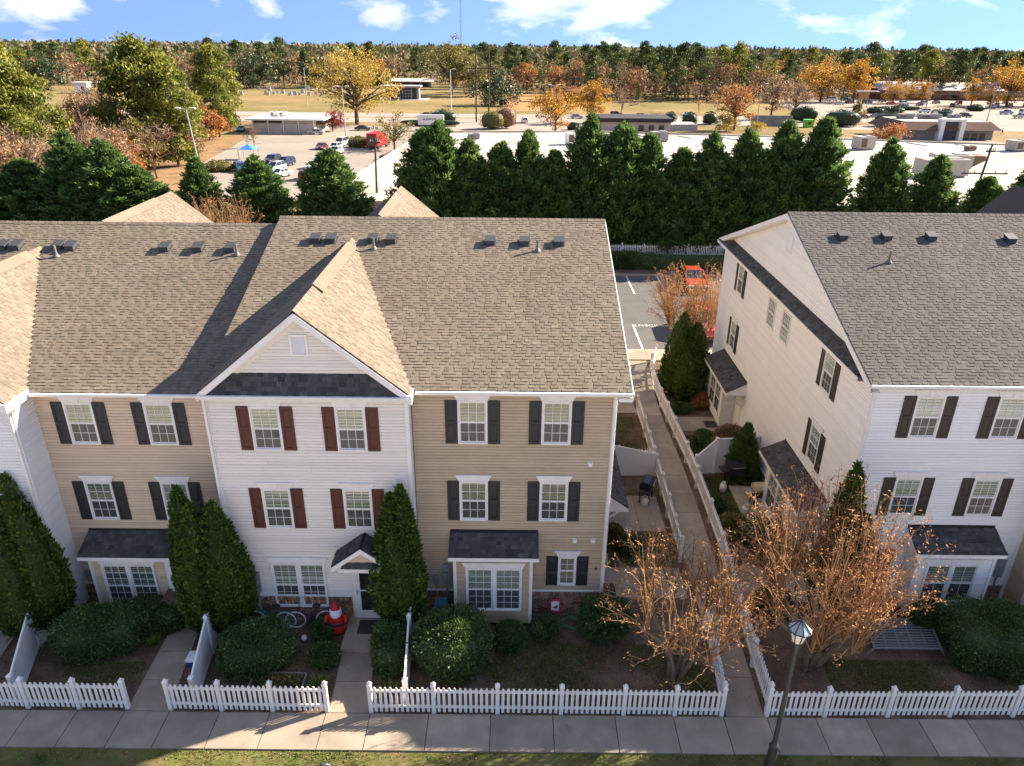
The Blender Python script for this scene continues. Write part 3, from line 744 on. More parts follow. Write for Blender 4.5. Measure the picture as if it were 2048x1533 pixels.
trim(Cc, FC, -11.13, -11.0, 0.0, 8.66, .05); trim(Cc, FC, -5.09, -4.96, 0.0, 8.66, .05)
downspout(Cc, FC, -11.12, .1, 8.62, .06)
wallbox(Cc, FC, -5.52, 5.72); meter(Cc, FC, -10.4, 1.72)
dr = MB(); FC.box(dr, -7.16, -6.02, .2, 2.42, .0, .06); door = Cc.part(dr, 'door', m_white)
dg = MB(); FC.box(dg, -6.93, -6.25, 1.42, 2.2, .061, .07); FC.box(dg, -6.93, -6.25, .55, 1.36, .061, .07); Cc.part(dg, 'door_glass', M('storm_glass', (.02, .018, .018), .08, spec=.7), parent=door)
dh = MB().tube([FC.p(-7.04, 1.25, .07), FC.p(-7.04, 1.42, .1), FC.p(-7.04, 1.27, .12)], .015, 6); Cc.part(dh, 'handle', m_grey, parent=door)
def portico(H, F, cx, hw, dep, ze, zp):
    for s in (1, -1):
        P = [F.p(cx, zp, dep), F.p(cx + s * hw, ze, dep), F.p(cx + s * hw, ze, 0.02), F.p(cx, zp, 0.02)]
        r = H.roof('porch_roof', P, th=.05, felt=m_felt3)
        V = P[0] - P[1]
        if s > 0: H.shingles(r, P[1], -F.d, V, [(0, 0), (dep - .02, 0), (dep - .02, V.length), (0, V.length)], m_shing3)
        else: H.shingles(r, P[2], F.d, V, [(0, 0), (dep - .02, 0), (dep - .02, V.length), (0, V.length)], m_shing3)
        rk = MB().prism([F.p(cx, zp - .05, dep), F.p(cx + s * hw, ze - .05, dep), F.p(cx + s * (hw - .02), ze - .2, dep), F.p(cx, zp - .22, dep)], F.d * .03); H.part(rk, 'rake_board', m_white)
    g = MB().prism([F.p(cx - hw * .85, ze - .05, dep - .1), F.p(cx + hw * .85, ze - .05, dep - .1), F.p(cx, zp - .15, dep - .1)], -F.d * .05); H.part(g, 'porch_gable', m_peach)
    b = MB(); F.box(b, cx - hw * .8, cx + hw * .8, ze - .3, ze - .06, .02, dep - .06); H.part(b, 'porch_beam', m_white)
    p = H.roof('pent_roof', [F.p(cx - hw * .7, ze - .09, dep + .02), F.p(cx + hw * .7, ze - .09, dep + .02), F.p(cx + hw * .55, ze + .12, dep - .12), F.p(cx - hw * .55, ze + .12, dep - .12)], th=.02, felt=m_felt3)
    V = Vector((0, .14, .21)); H.shingles(p, F.p(cx - hw * .7, ze - .09, dep + .02), F.u, V, [(0, 0), (hw * 1.4, 0), (hw * 1.25, V.length), (hw * .15, V.length)], m_shing3)
    for s in (1, -1):
        b = MB(); b.bar(F.p(cx + s * hw * .72, ze - .75, .03), F.p(cx + s * hw * .72, ze - .3, dep - .2), .07); F.box(b, cx + s * hw * .72 - .04, cx + s * hw * .72 + .04, ze - .85, ze - .3, .02, .08); H.part(b, 'porch_bracket', m_white)
portico(Cc, FC, -6.62, .98, .86, 3.02, 3.76)
lt = MB().tube([FC.p(-7.45, 2.55, .03), FC.p(-7.45, 2.6, .14), FC.p(-7.45, 2.4, .17)], .025, 6); lt.lathe(FC.p(-7.45, 2.2, .17), [(.03, 0), (.07, .03), (.08, .2), (.02, .26)], 8); Cc.part(lt, 'porch_light', m_blackmetal)
def rear_gable(H, cx, hw, zp, ze, plane_r):
    yb = 19.25
    for s in (1, -1):
        P = [(cx, yb, zp), (cx + s * hw, yb, ze), (cx + s * hw, 18.7, ze), (cx, 9.9, zp)]
        r = H.roof('gable_roof', P)
        V = Vector((-s * hw, 0, zp - ze)); vl = V.length
        if s > 0: H.shingles(r, (cx + hw, 12.5, ze), (0, 1, 0), V, [(6.2, 0), (yb - 12.5, 0), (yb - 12.5, vl), (0, vl)])
    g = MB().prism([(cx - hw, 18.9, ze), (cx + hw, 18.9, ze), (cx, 18.9, zp - .1)], (0, .1, 0)); H.part(g, 'gable_wall', H.siding)
    rv = MB(); q = [(-.16, -.055), (.0, .09), (.30, -.145), (.30, -.20), (0, 0.02), (-.16, -.12)]
    rv.prism([(cx + a, 12.0, zp + b) for a, b in q], (0, 5.2, 0)); H.part(rv, 'ridge_vent', H.shing)
rear_gable(Cc, -7.75, 3.1, 11.36, 8.8, None)
Cc.finish(); T.finish()

# ---- peach unit
plL = lambda y: 8.36 + .363 * (y - .28)
Lh = House('townhouse', 'peach sided townhouse with black shutters between the cream house and the white gabled house', (-14.2, .6, 0), m_peach, m_shing, m_felt)
wl = core(Lh, -17.05, -11.16, .63, 18.4, 8.25)
FL = FS(.63); boards(Lh, wl, FL, [(-17.05, .75), (-11.16, .75), (-11.16, 8.22), (-17.05, 8.22)])
r = Lh.roof('roof', [(-17.1, .28, 8.36), (-11.16, .28, 8.36), (-11.16, 9.2, plL(9.2)), (-17.1, 9.2, plL(9.2))])
VL = Vector((0, 8.92, 8.92 * .363))
Lh.shingles(r, (-17.1, .28, 8.36), (1, 0, 0), VL, [(0, 0), (5.94, 0), (5.94, VL.length), (0, VL.length)])
Lh.roof('rear_roof', [(-17.1, 18.4, 8.3), (-11.16, 18.4, 8.3), (-11.16, 9.2, plL(9.2)), (-17.1, 9.2, plL(9.2))])
ridge_cap(Lh, -17.1, -11.16, 9.2, plL(9.2), m_shing)
gutter(Lh, -16.75, -11.16, .29, 8.345); sf = MB().box(-17.0, -11.2, .3, .63, 8.2, 8.24); Lh.part(sf, 'soffit', m_white)
for x in (-15.16, -13.89, -12.64): roofvent(Lh, x, 7.5, plL)
pipe(Lh, -12.33, 7.2, plL)
for u in (-16.05, -13.52):
    window(Lh, FL, u, u + .92, 6.37, 7.88, m_black, blind=.97)
    window(Lh, FL, u, u + .92, 3.44, 4.95, m_black, blind=.9)
bay(Lh, FL, -16.12, -13.5, -.1, 2.5, .75, (-15.75, -13.95, .3, 2.12), blind=.9)
shed(Lh, FL, -16.33, -12.1, 2.99, 2.58, .98)
bricks(Lh, FL, -17.05, -16.15, -.3, .68); bricks(Lh, FL, -13.45, -13.2, -.3, .68)
wallbox(Lh, FL, -11.5, 5.9); meter(Lh, FL, -16.4, 1.35, .8)
dr = MB(); FL.box(dr, -13.1, -12.1, .02, 2.1, .0, .05); Lh.part(dr, 'door', m_peach)
for u in (-13.42, -11.95):
    mb = MB(); FL.box(mb, u, u + .1, 0, 2.42, .80, .9); Lh.part(mb, 'porch_post', m_white)
Lh.finish()

# ---- white unit at the left edge
W = House('townhouse', 'white sided townhouse with gable at the left end of the row', (-20, 0, 0), m_wsid, m_shing, m_felt)
ww = core(W, -23.0, -16.98, -.4, 18.4, 8.3)
FW = FS(-.4); boards(W, ww, FW, [(-23, .95), (-16.98, .95), (-16.98, 8.25), (-23, 8.25)])
FWr = Frame(-16.98, -.4, (0, 1), (1, 0)); boards(W, ww, FWr, [(0, .75), (1.02, .75), (1.02, 8.25), (0, 8.25)])
r = W.roof('roof', [(-29, .28, 8.36), (-17.1, .28, 8.36), (-17.1, 9.2, plL(9.2)), (-29, 9.2, plL(9.2))])
kL = VL.length / 8.92
W.shingles(r, (-25, .28, 8.36), (1, 0, 0), VL, [((x + 25), (y - .28) * kL) for x, y in ((-25, .28), (-23, .28), (-19.95, 7.6), (-17.1, .9), (-17.1, 9.2), (-25, 9.2))])
W.roof('rear_roof', [(-29, 18.4, 8.3), (-17.1, 18.4, 8.3), (-17.1, 9.2, plL(9.2)), (-29, 9.2, plL(9.2))])
ridge_cap(W, -26, -17.1, 9.2, plL(9.2), m_shing)
gable(W, -19.95, 3.12, -.78, 11.02, 8.46, 7.55, .28, m_shing, m_felt, -.4)
gutter(W, -23.05, -16.85, -.75, 8.38)
rb = MB().box(-16.95, -16.78, -.86, .30, 8.2, 8.46); W.part(rb, 'gutter_end', m_white)
for x in (-21.36, -20.84, -18.76): roofvent(W, x, 7.5, plL)
roofvent(W, -19.25, 7.55, plL); pipe(W, -19.08, 7.0, plL)
bricks(W, FW, -18.4, -16.98, -.05, .9, single=False); trim(W, FW, -17.09, -16.95, .9, 8.2, .05); downspout(W, FW, -17.08, .1, 8.2, .06)
wallbox(W, FW, -18.55, 5.25)
rear_gable(W, -19.85, 3.1, 10.95, 8.4, None)
W.finish(200)

# ---- white unit across the walk (left end of the right row)
plR = lambda y: 8.72 + .351 * (y - .74)
RH = House('townhouse', 'white sided end townhouse with gabled side wall and brown-black shutters', (13, 1, 0), m_wsid, m_shing2, m_felt)
wr = core(RH, 9.68, 15.98, 1.03, 19.4, 8.62)
FR = FS(1.03); boards(RH, wr, FR, [(9.72, .72), (15.98, .72), (15.98, 8.6), (9.72, 8.6)])
FX = Frame(9.68, 19.4, (0, -1), (-1, 0))                   # side wall: u runs from the back corner to the front corner
boards(RH, wr, FX, [(0, .3), (18.37, .3), (18.37, 8.6), (0, 8.6)])
g = MB().prism([(9.68, 1.0, 8.6), (9.68, 19.5, 8.6), (9.68, 10.24, plR(10.24) - .12)], (.2, 0, 0)); gw = RH.part(g, 'gable_wall', m_wsid)
boards(RH, gw, FX, [(.95, 8.95), (17.4, 8.95), (9.16, plR(10.24) - .36)])
r = RH.roof('roof', [(9.36, .72, 8.71), (16.0, .72, 8.71), (16.0, 10.24, plR(10.24)), (9.36, 10.24, plR(10.24))])
VR = Vector((0, 9.52, 9.52 * .351))
RH.shingles(r, (9.36, .72, 8.713), (1, 0, 0), VR, [(0, 0), (6.64, 0), (6.64, VR.length), (0, VR.length)])
RH.roof('rear_roof', [(9.36, 19.76, 8.71), (16.0, 19.76, 8.71), (16.0, 10.24, plR(10.24)), (9.36, 10.24, plR(10.24))])
ridge_cap(RH, 9.36, 16.0, 10.24, plR(10.24), m_shing2)
rk = MB()
for ya in (.70, 19.78):
    rk.prism([(9.33, ya, 8.66), (9.33, 10.24, plR(10.24) - .04), (9.33, 10.24, plR(10.24) - .26), (9.33, ya, 8.44)], (.03, 0, 0))
    rk.prism([(9.36, ya, 8.43), (9.36, 10.24, plR(10.24) - .27), (9.36, 10.24, plR(10.24) - .30), (9.36, ya, 8.40)], (.32, 0, 0))
RH.part(rk, 'rake_board', m_white)
gutter(RH, 9.36, 16.0, .74, 8.70)
sf = MB().box(9.5, 15.98, .74, 1.03, 8.55, 8.585); RH.part(sf, 'soffit', m_white)
P = [(9.27, 19.7, 8.62), (9.27, 1.55, 8.62), (9.665, 2.0, 8.98), (9.665, 18.5, 8.98)]
r = RH.roof('pent_roof', P, th=.03, felt=m_felt3)
V = Vector((.395, 0, .36)); RH.shingles(r, P[0], (0, -1, 0), V, [(0, 0), (18.15, 0), (17.7, V.length), (1.2, V.length)], m_shing3)
fb = MB().box(9.25, 9.28, 1.5, 19.75, 8.46, 8.6); fb.box(9.28, 9.66, 1.5, 19.7, 8.44, 8.46); RH.part(fb, 'fascia', m_white)
for x in (11.0, 12.72, 14.46): roofvent(RH, x, 8.5, plR)
pipe(RH, 12.24, 6.95, plR, .45)
for u, d_ in ((11.05, .6), (13.69, .95)):
    window(RH, FR, u, u + .92, 6.68, 8.19, m_dkbr, blind=d_)
    window(RH, FR, u, u + .92, 3.65, 5.16, m_dkbr, blind=.97 if d_ < .9 else .75)
bay(RH, FR, 12.1, 14.75, .12, 2.75, .75, (12.45, 14.25, .55, 2.15), cols=2, rows=1, blind=.5)
shed(RH, FR, 11.9, 14.92, 3.19, 2.74, .98)
bricks(RH, FR, 14.8, 15.98, -.05, .68); bricks(RH, FR, 9.72, 10.6, -.05, .68, single=False); meter(RH, FR, 15.55, 1.5)
trim(RH, FR, 9.66, 9.76, 0, 8.5, .03); trim(RH, FR, 15.88, 16.0, 0, 8.5, .05); trim(RH, FX, 18.29, 18.42, 0, 8.42, .03); trim(RH, FX, -.02, .1, 0, 8.42, .03)
wallbox(RH, FR, 10.05, 5.6)
dr = MB(); FR.box(dr, 10.65, 11.65, .1, 2.2, .0, .06); d0 = RH.part(dr, 'door', m_dkbr)
dr = MB(); FR.box(dr, 10.5, 10.65, 0, 2.35, .02, .09); FR.box(dr, 11.65, 11.8, 0, 2.35, .02, .09); FR.box(dr, 10.5, 11.8, 2.35, 2.5, .02, .09); RH.part(dr, 'door_frame', m_white)
def ux(y): return 19.4 - y
for zb in (6.69, 3.69): window(RH, FX, ux(16.48), ux(15.56), zb, zb + 1.52, m_black, blind=.9); window(RH, FX, ux(4.86), ux(3.94), zb, zb + 1.52, m_dkbr, blind=.5)
for ya in (11.55, 9.66): window(RH, FX, ux(ya), ux(ya - 1.0), 6.75, 8.1, None, cols=4, rows=3, blind=.99, header=False, screen=False)
lv = MB(); FX.box(lv, ux(10.54), ux(10.49), 10.38, 11.2, .015, .06); FX.box(lv, ux(9.94), ux(9.89), 10.38, 11.2, .015, .06); FX.box(lv, ux(10.49), ux(9.94), 11.15, 11.2, .015, .06); FX.box(lv, ux(10.49), ux(9.94), 10.38, 10.43, .015, .06)
z = 10.45
while z < 11.12: lv.add([FX.p(ux(10.49), z, .05), FX.p(ux(9.94), z, .05), FX.p(ux(9.94), z + .06, .022), FX.p(ux(10.49), z + .06, .022)], [(0, 1, 2, 3)]); z += .055
RH.part(lv, 'gable_vent', m_vinyl)
for ya, yb in ((6.95, 2.75), (17.1, 13.0)):
    bay(RH, FX, ux(ya - .3), ux(yb + 1.1), .12, 2.7, .72, (ux(ya - .62), ux(yb + 1.42), .55, 2.25), cols=2, rows=2, blind=.6)
    shed(RH, FX, ux(ya + .2), ux(yb - .25), 3.17, 2.68, 1.02)
    br = MB(); br.bar(FX.p(ux(yb + .02), 1.75, .04), FX.p(ux(yb + .02), 2.45, .9), .09); FX.box(br, ux(yb + .07), ux(yb - .03), 2.44, 2.54, .02, .95); RH.part(br, 'porch_bracket', m_white)
    dr = MB(); FX.box(dr, ux(yb + .95), ux(yb + .1), .1, 2.2, .02, .07); RH.part(dr, 'door', m_vinyl)
bricks(RH, FX, ux(12.6), ux(7.2), -.05, .5, single=False)
RH.finish()

# ---- next unit of the right row, tan; its front gable, out of view, is there for its shade
Q = House('townhouse', 'tan sided gabled townhouse beyond the white house at the right edge', (19, 0, 0), m_tan, m_shing2, m_felt)
wq = core(Q, 16.02, 27.3, .05, 19.4, 8.62)
FQ = FS(.05); boards(Q, wq, FQ, [(16.02, .7), (27.3, .7), (27.3, 8.6), (16.02, 8.6)])
FQl = Frame(16.02, 1.05, (0, -1), (-1, 0)); boards(Q, wq, FQl, [(0, .7), (1.0, .7), (1.0, 8.6), (0, 8.6)]); trim(Q, FQl, .93, 1.03, 0, 8.6, .03)
r = Q.roof('roof', [(16.0, -.3, plR(-.3)), (27.4, -.3, plR(-.3)), (27.4, 10.24, plR(10.24)), (16.0, 10.24, plR(10.24))])
Q.shingles(r, (16.0, .72, 8.713), (1, 0, 0), VR, [(x - 16, (y - .72) * VR.length / 9.52) for x, y in ((16, .72), (21.2, .72), (24.2, 8.1), (24.2, 10.24), (16.0, 10.24))])
Q.roof('rear_roof', [(16, 19.76, 8.71), (27.4, 19.76, 8.71), (27.4, 10.24, plR(10.24)), (16.0, 10.24, plR(10.24))])
ridge_cap(Q, 16, 27.3, 10.24, plR(10.24), m_shing2)
gable(Q, 24.2, 3.12, -.35, 11.35, 8.76, 8.2, .72, m_shing2, m_felt, .05)  # unseen front gable, added to throw shade on the sidewalk
roofvent(Q, 17.51, 8.4, plR)
bricks(Q, FQ, 16.02, 22.2, -.05, .66, single=False)
for u in (17.2, 19.9): window(Q, FQ, u, u + .92, 6.68, 8.19, m_black); window(Q, FQ, u, u + .92, 3.65, 5.16, m_black)
rear_gable(Q, 24.2, 3.15, 11.75, 8.95, None)
Q.finish(150)
# ---------------------------------------------------------------- fences
PK = MB().prism([(-.042, -.01, .09), (.042, -.01, .09), (.042, -.01, .98), (.03, -.01, 1.035), (.012, -.01, 1.06), (-.012, -.01, 1.06), (-.03, -.01, 1.035), (-.042, -.01, .98)], (0, .02, 0)).mesh('picket', m_vinyl)
_p = MB().box(-.06, .06, -.06, .06, -.1, 1.12); _p.box(-.075, .075, -.075, .075, 1.12, 1.15)
_p.add([(-.06, -.06, 1.15), (.06, -.06, 1.15), (.06, .06, 1.15), (-.06, .06, 1.15), (-.035, -.035, 1.21), (.035, -.035, 1.21), (.035, .035, 1.21), (-.035, .035, 1.21), (0, 0, 1.27)],
       [(0, 1, 5, 4), (1, 2, 6, 5), (2, 3, 7, 6), (3, 0, 4, 7), (4, 5, 8), (5, 6, 8), (6, 7, 8), (7, 4, 8)])
POST = _p.mesh('post', m_vinyl)
def fence(label, pts, group=None, step=.157, z=0.0, singles=True):
    f = thing('picket_fence', label, 'fence', (pts[0][0], pts[0][1], z), 0, group)
    jm = MB()
    for i, (x, y) in enumerate(pts):
        inst('post', POST, f, Matrix.Translation((x, y, z)))
        if i + 1 == len(pts): break
        a, b = Vector((x, y, z)), Vector((*pts[i + 1], z)); d = b - a; Ln = d.length; d.normalize()
        ang = math.atan2(d.y, d.x)
        for h in (.27, .88):
            rl = MB().bar(a + d * .05 + Vector((0, 0, h)), b - d * .05 + Vector((0, 0, h)), .045, .085); rl.build('rail', m_vinyl, f)
        n = max(1, round(Ln / step)); 
        for k in range(1, n):
            p = a + d * (Ln * k / n); rot = Matrix.Rotation(ang, 4, 'Z')
            off = rot @ Vector((0, -.034, 0))
            m4 = Matrix.Translation(p + off + Vector((0, 0, random.uniform(-.006, .006)))) @ rot @ Matrix.Rotation(random.uniform(-.01, .01), 4, 'Y')
            if singles: inst('picket', PK, f, m4)
            else: jm.add([m4 @ v.co for v in PK.vertices], [tuple(q.vertices) for q in PK.polygons])
    if not singles: jm.build('pickets', m_vinyl, f)['kind'] = 'stuff'
    return f
fence('white picket fence in front of the tan end townhouse, ending at the garden walk', [(-5.98, -4.27), (-4.10, -4.27), (-2.20, -4.27), (-.30, -4.27), (1.57, -4.27), (3.10, -4.27), (4.50, -4.27)])
fence('white picket fence in front of the cream townhouse with a bed of flowers behind', [(-12.0, -4.24), (-10.47, -4.25), (-8.93, -4.26), (-7.30, -4.27)])
fence('white picket fence at the left edge, in front of the peach townhouse', [(-19.6, -4.2), (-17.95, -4.2), (-16.3, -4.21), (-14.76, -4.22), (-13.30, -4.23)])
fence('white picket fence in front of the white townhouse, behind the lamp post', [(5.86, -4.27), (7.60, -4.25), (9.50, -4.22), (11.38, -4.19), (13.30, -4.16), (15.2, -4.14), (17.0, -4.12)])
def along(P, st):
    P = [Vector((*p, 0)) for p in P]; out = [P[0]]; 
    for a, b in zip(P[:-1], P[1:]):
        n = max(1, round((b - a).length / st)); out += [a + (b - a) * (k + 1) / n for k in range(n)]
    return [(p.x, p.y) for p in out]
fence('long curving white picket fence along the right side of the garden walk', along([(5.92, -4.1), (6.0, -2.3), (6.15, .2), (6.4, 3.3), (6.47, 5.6), (6.52, 8.3), (6.5, 10.5), (6.42, 13), (6.32, 16.4), (6.35, 19.2), (6.6, 21.3), (7.1, 22.8)], 1.9))
fence('short white picket fence on the left of the garden walk behind the front corner tree', along([(4.54, -4.1), (4.7, -2.5), (4.8, -.6)], 1.8))
fence('white picket fence on the left of the garden walk beside the grill patio', along([(4.72, 3.0), (4.78, 6.0), (4.85, 9.3)], 1.9))
fence('white picket fence on the left of the garden walk past the white screen', along([(1.5, 9.9), (4.86, 10.0), (4.9, 13), (4.9, 15.5)], 1.8))
fence('white picket fence under the row of tall evergreens behind the car park', [(-40 + i * 2.0, 46.3) for i in range(46)], z=.5, singles=False)

def screen(label, posts, tops):
    """solid vinyl privacy panels; tops = height at each post"""
    s = thing('privacy_screen', label, 'screen', (posts[0][0], posts[0][1], 0), 0)
    for i, ((x, y), h) in enumerate(zip(posts, tops)):
        pm = MB().box(x - .065, x + .065, y - .065, y + .065, -.05, h + .06); pm.add([(x - .08, y - .08, h + .06), (x + .08, y - .08, h + .06), (x + .08, y + .08, h + .06), (x - .08, y + .08, h + .06), (x, y, h + .14)], [(0, 1, 4), (1, 2, 4), (2, 3, 4), (3, 0, 4), (3, 2, 1, 0)])
        pm.build('post', m_vinyl, s)
        if i + 1 < len(posts):
            (x2, y2), h2 = posts[i + 1], tops[i + 1]
            a, b = Vector((x, y, 0)), Vector((x2, y2, 0)); d = (b - a); Ln = d.length; d.normalize(); nn = Vector((-d.y, d.x, 0)) * .02
            n = max(2, round(Ln / .17))
            for k in range(n):
                t0, t1 = (k + .01) / n, (k + .99) / n; p, q = a + d * Ln * t0 - nn, a + d * Ln * t1 - nn
                MB().prism([p + Vector((0, 0, .06)), q + Vector((0, 0, .06)), q + Vector((0, 0, h + (h2 - h) * t1 - .06)), p + Vector((0, 0, h + (h2 - h) * t0 - .06))], nn * 2).build('board', m_vinyl, s)
            rl = MB(); rl.bar(a + Vector((0, 0, h - .03)), b + Vector((0, 0, h2 - .03)), .06, .1); rl.bar(a + Vector((0, 0, .06)), b + Vector((0, 0, .06)), .06, .1); rl.build('rail', m_vinyl, s)
screen('white vinyl privacy screen stepping down between the cream and peach gardens', [(-11.45, -.5), (-11.62, -1.9), (-11.35, -4.0)], [1.95, 1.45, 1.0])
screen('white vinyl privacy screen stepping down between the cream and tan gardens', [(-5.0, -.5), (-5.12, -1.75), (-4.98, -4.0)], [1.95, 1.45, 1.0])
screen('white vinyl privacy screen stepping down at the left edge by the evergreen', [(-16.95, -.5), (-17.45, -1.7), (-16.75, -4.0)], [1.9, 1.45, 1.0])
screen('white vinyl privacy screen at the right edge beside the white house', [(16.0, -.1), (15.95, -2.0), (15.95, -3.9)], [2.0, 1.5, 1.0])
screen('white vinyl screen behind the left grill sloping down to the walk', [(1.5, 9.15), (4.7, 9.35)], [1.95, 1.15])
screen('white vinyl screen between the two gardens of the white house', [(6.7, 9.4), (7.6, 9.6), (9.55, 9.85)], [1.0, 1.8, 1.8])

# ---------------------------------------------------------------- foliage machinery
def unit(v): return v / np.maximum(np.linalg.norm(v, axis=1, keepdims=True), 1e-9)
def sprays(P, D, Ln, Wd, r=rng):
    """rhombic leaf sprays starting at P along D"""
    n = len(P); D = unit(D); S = unit(np.cross(D, r.normal(size=(n, 3)))); Ln = np.broadcast_to(np.asarray(Ln, float).reshape(-1, 1), (n, 1)); Wd = np.broadcast_to(np.asarray(Wd, float).reshape(-1, 1), (n, 1))
    V = np.stack([P, P + D * Ln * .5 + S * Wd * .5, P + D * Ln, P + D * Ln * .5 - S * Wd * .5], 1).reshape(-1, 3)
    return V, np.arange(4 * n).reshape(-1, 4)
def merge(parts):
    V = []; F = []; T = []; b = 0
    for v, f, t in parts:
        V.append(v); F.append(f + b); T.append(np.broadcast_to(np.asarray(t, float), (len(f),))); b += len(v)
    return np.concatenate(V), np.concatenate(F), np.concatenate(T)
def polytubes(lines, n=4):
    """lines: list of (pts (k,3), radii (k,)) -> quads"""
    V = []; F = []; b = 0; ang = np.arange(n) * 2 * np.pi / n
    for pts, rad in lines:
        pts = np.asarray(pts, float); k = len(pts); d = np.gradient(pts, axis=0); d = unit(d)
        ref = np.where(np.abs(d[:, 2:3]) < .9, [[0, 0, 1.]], [[1., 0, 0]]); u = unit(np.cross(d, ref)); w_ = np.cross(d, u)
        ring = pts[:, None] + (u[:, None] * np.cos(ang)[None, :, None] + w_[:, None] * np.sin(ang)[None, :, None]) * np.asarray(rad)[:, None, None]
        V.append(ring.reshape(-1, 3)); i = np.arange(k - 1)[:, None] * n; j = np.arange(n)[None]
        j2 = (j + 1) % n
        F.append((np.stack([i + j, i + j2, i + n + j2, i + n + j], -1)).reshape(-1, 4) + b); b += k * n
    return np.concatenate(V), np.concatenate(F)
def lathe_core(prof, n=14, wob=.06, r=rng):
    P = []; k = len(prof)
    for rr, z in prof:
        a = np.arange(n) * 2 * np.pi / n; q = rr * (1 + r.normal(0, wob, n))
        P.append(np.stack([q * np.cos(a), q * np.sin(a), np.full(n, z)], 1))
    V = np.concatenate(P); F = []
    for i in range(k - 1):
        for j in range(n): F.append((i * n + j, i * n + (j + 1) % n, (i + 1) * n + (j + 1) % n, (i + 1) * n + j))
    return V, np.array(F)
def plant(name, label, cat, loc, parts, group=None, s=1.0, rz=0.0):
    o = bpy.data.objects.new(name, None); link(o, None, Matrix.Translation(loc) @ Matrix.Rotation(rz, 4, 'Z') @ Matrix.Scale(s, 4)); tag(o, label, cat, group)
    for pn, me in parts:
        q = inst(pn, me, o, WM[o])
        if pn in ('twigs', 'seed_heads', 'branches'): q['kind'] = 'stuff'
    return o
lf_arb = leafmat('arborvitae_leaf', [(.035, .062, .010), (.085, .135, .020), (.17, .21, .035)], .25)
lf_hedge = leafmat('hedge_leaf', [(.036, .060, .022), (.08, .13, .036), (.18, .23, .065)], .2, .5)
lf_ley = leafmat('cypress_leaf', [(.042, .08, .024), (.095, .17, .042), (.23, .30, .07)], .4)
lf_pine = leafmat('pine_needles', [(.07, .09, .015), (.18, .19, .03), (.33, .30, .05)], .3)
lf_pined = leafmat('dark_pine_needles', [(.035, .06, .018), (.08, .11, .028), (.155, .175, .045)], .25)
lf_gold = leafmat('golden_leaf', [(.26, .12, .02), (.46, .24, .035), (.62, .37, .06)], .35)
lf_yel = leafmat('yellow_leaf', [(.24, .15, .025), (.42, .29, .05), (.56, .42, .09)], .35)
lf_rust = leafmat('rust_leaf', [(.22, .085, .03), (.42, .18, .06), (.56, .30, .10)], .3)
lf_brown = leafmat('brown_leaf', [(.17, .10, .055), (.31, .19, .105), (.44, .29, .165)], .3)
lf_maple = leafmat('crimson_leaf', [(.09, .012, .012), (.22, .03, .03), (.32, .06, .05)], .3)
lf_olive = leafmat('olive_leaf', [(.09, .08, .025), (.21, .18, .05), (.34, .26, .08)], .3)
lf_seed = leafmat('seed_head', [(.24, .10, .035), (.48, .23, .09), (.72, .45, .22)], .3)
lf_mag = leafmat('magnolia_leaf', [(.02, .036, .016), (.05, .075, .03), (.10, .125, .05)], .15, .35)
lf_grass = leafmat('grass_blade', [(.06, .11, .018), (.16, .22, .035), (.40, .32, .12)], .35)

def arborvitae(spires, seed, n=11000, size=.17):
    r = np.random.default_rng(seed); parts = []
    tz = np.array([0, .06, .16, .34, .6, .8, .92, 1.0]); tr = np.array([.5, .72, .9, 1.0, .80, .50, .24, .02])
    for (x, y, h, rad, zb) in spires:
        m = int(n * rad * h / sum(q[3] * q[2] for q in spires))
        t = 1 - np.sqrt(r.random(m)) * .999; t = np.where(r.random(m) < .35, r.random(m), t)
        a = r.random(m) * 2 * np.pi
        flute = 1 + .06 * np.sin(a * 7 + seed) + .05 * np.sin(a * 12 + t * 23) + .05 * np.sin(a * 5 - t * 41 + seed) + np.abs(r.normal(0, .05, m))
        rr = np.interp(t, tz, tr) * rad * flute
        P = np.stack([x + rr * np.cos(a), y + rr * np.sin(a), zb + t * (h - zb)], 1)
        out = np.stack([np.cos(a), np.sin(a), np.zeros(m)], 1)
        D = out * .6 + np.array([0, 0, .9]) + r.normal(0, .38, (m, 3))
        v, f = sprays(P, D, size * r.uniform(.6, 1.3, m), .085 * r.uniform(.6, 1.3, m), r)
        parts.append((v, f, np.clip(.45 + .25 * np.sin(a * 7 + seed + t * 5) + r.normal(0, .22, m), 0, 1)))
        v, f = lathe_core([(q * rad * .9, zb + p * (h - zb) * .985) for p, q in zip(tz, tr)], 14, .03, r); v = v + [x, y, 0]
        parts.append((v, f, .12))
    V, F, T = merge(parts)
    return [('crown', npmesh('arborvitae_crown', V, F, lf_arb, T)), ('trunk', MB().tube([(spires[0][0], spires[0][1], -.1), (spires[0][0], spires[0][1], 1.0)], [.1, .07], 8).mesh('trunk', m_bark))]
plant('arborvitae', 'single tall green arborvitae beside the cream front door', 'evergreen', (-5.52, -.95, 0), arborvitae([(0, 0, 5.3, .80, .55), (.22, .0, 5.85, .42, 2.5), (-.12, .1, 5.45, .5, 2.0)], 3))
plant('arborvitae', 'three-spired green arborvitae between the peach and cream houses', 'evergreen', (-11.85, -1.0, 0), arborvitae([(-.45, .2, 5.65, .55, .3), (0, -.1, 5.2, .75, .3), (.62, 0, 5.2, .80, .3)], 5, 15000))
plant('arborvitae', 'broad green arborvitae at the left edge in front of the white wall', 'evergreen', (-18.0, -.8, 0), arborvitae([(.3, .2, 5.85, .75, .3), (.72, -.15, 5.1, .72, .3), (-.5, 0, 5.0, .9, .3), (.1, -.4, 4.2, .9, .3)], 8, 17000))
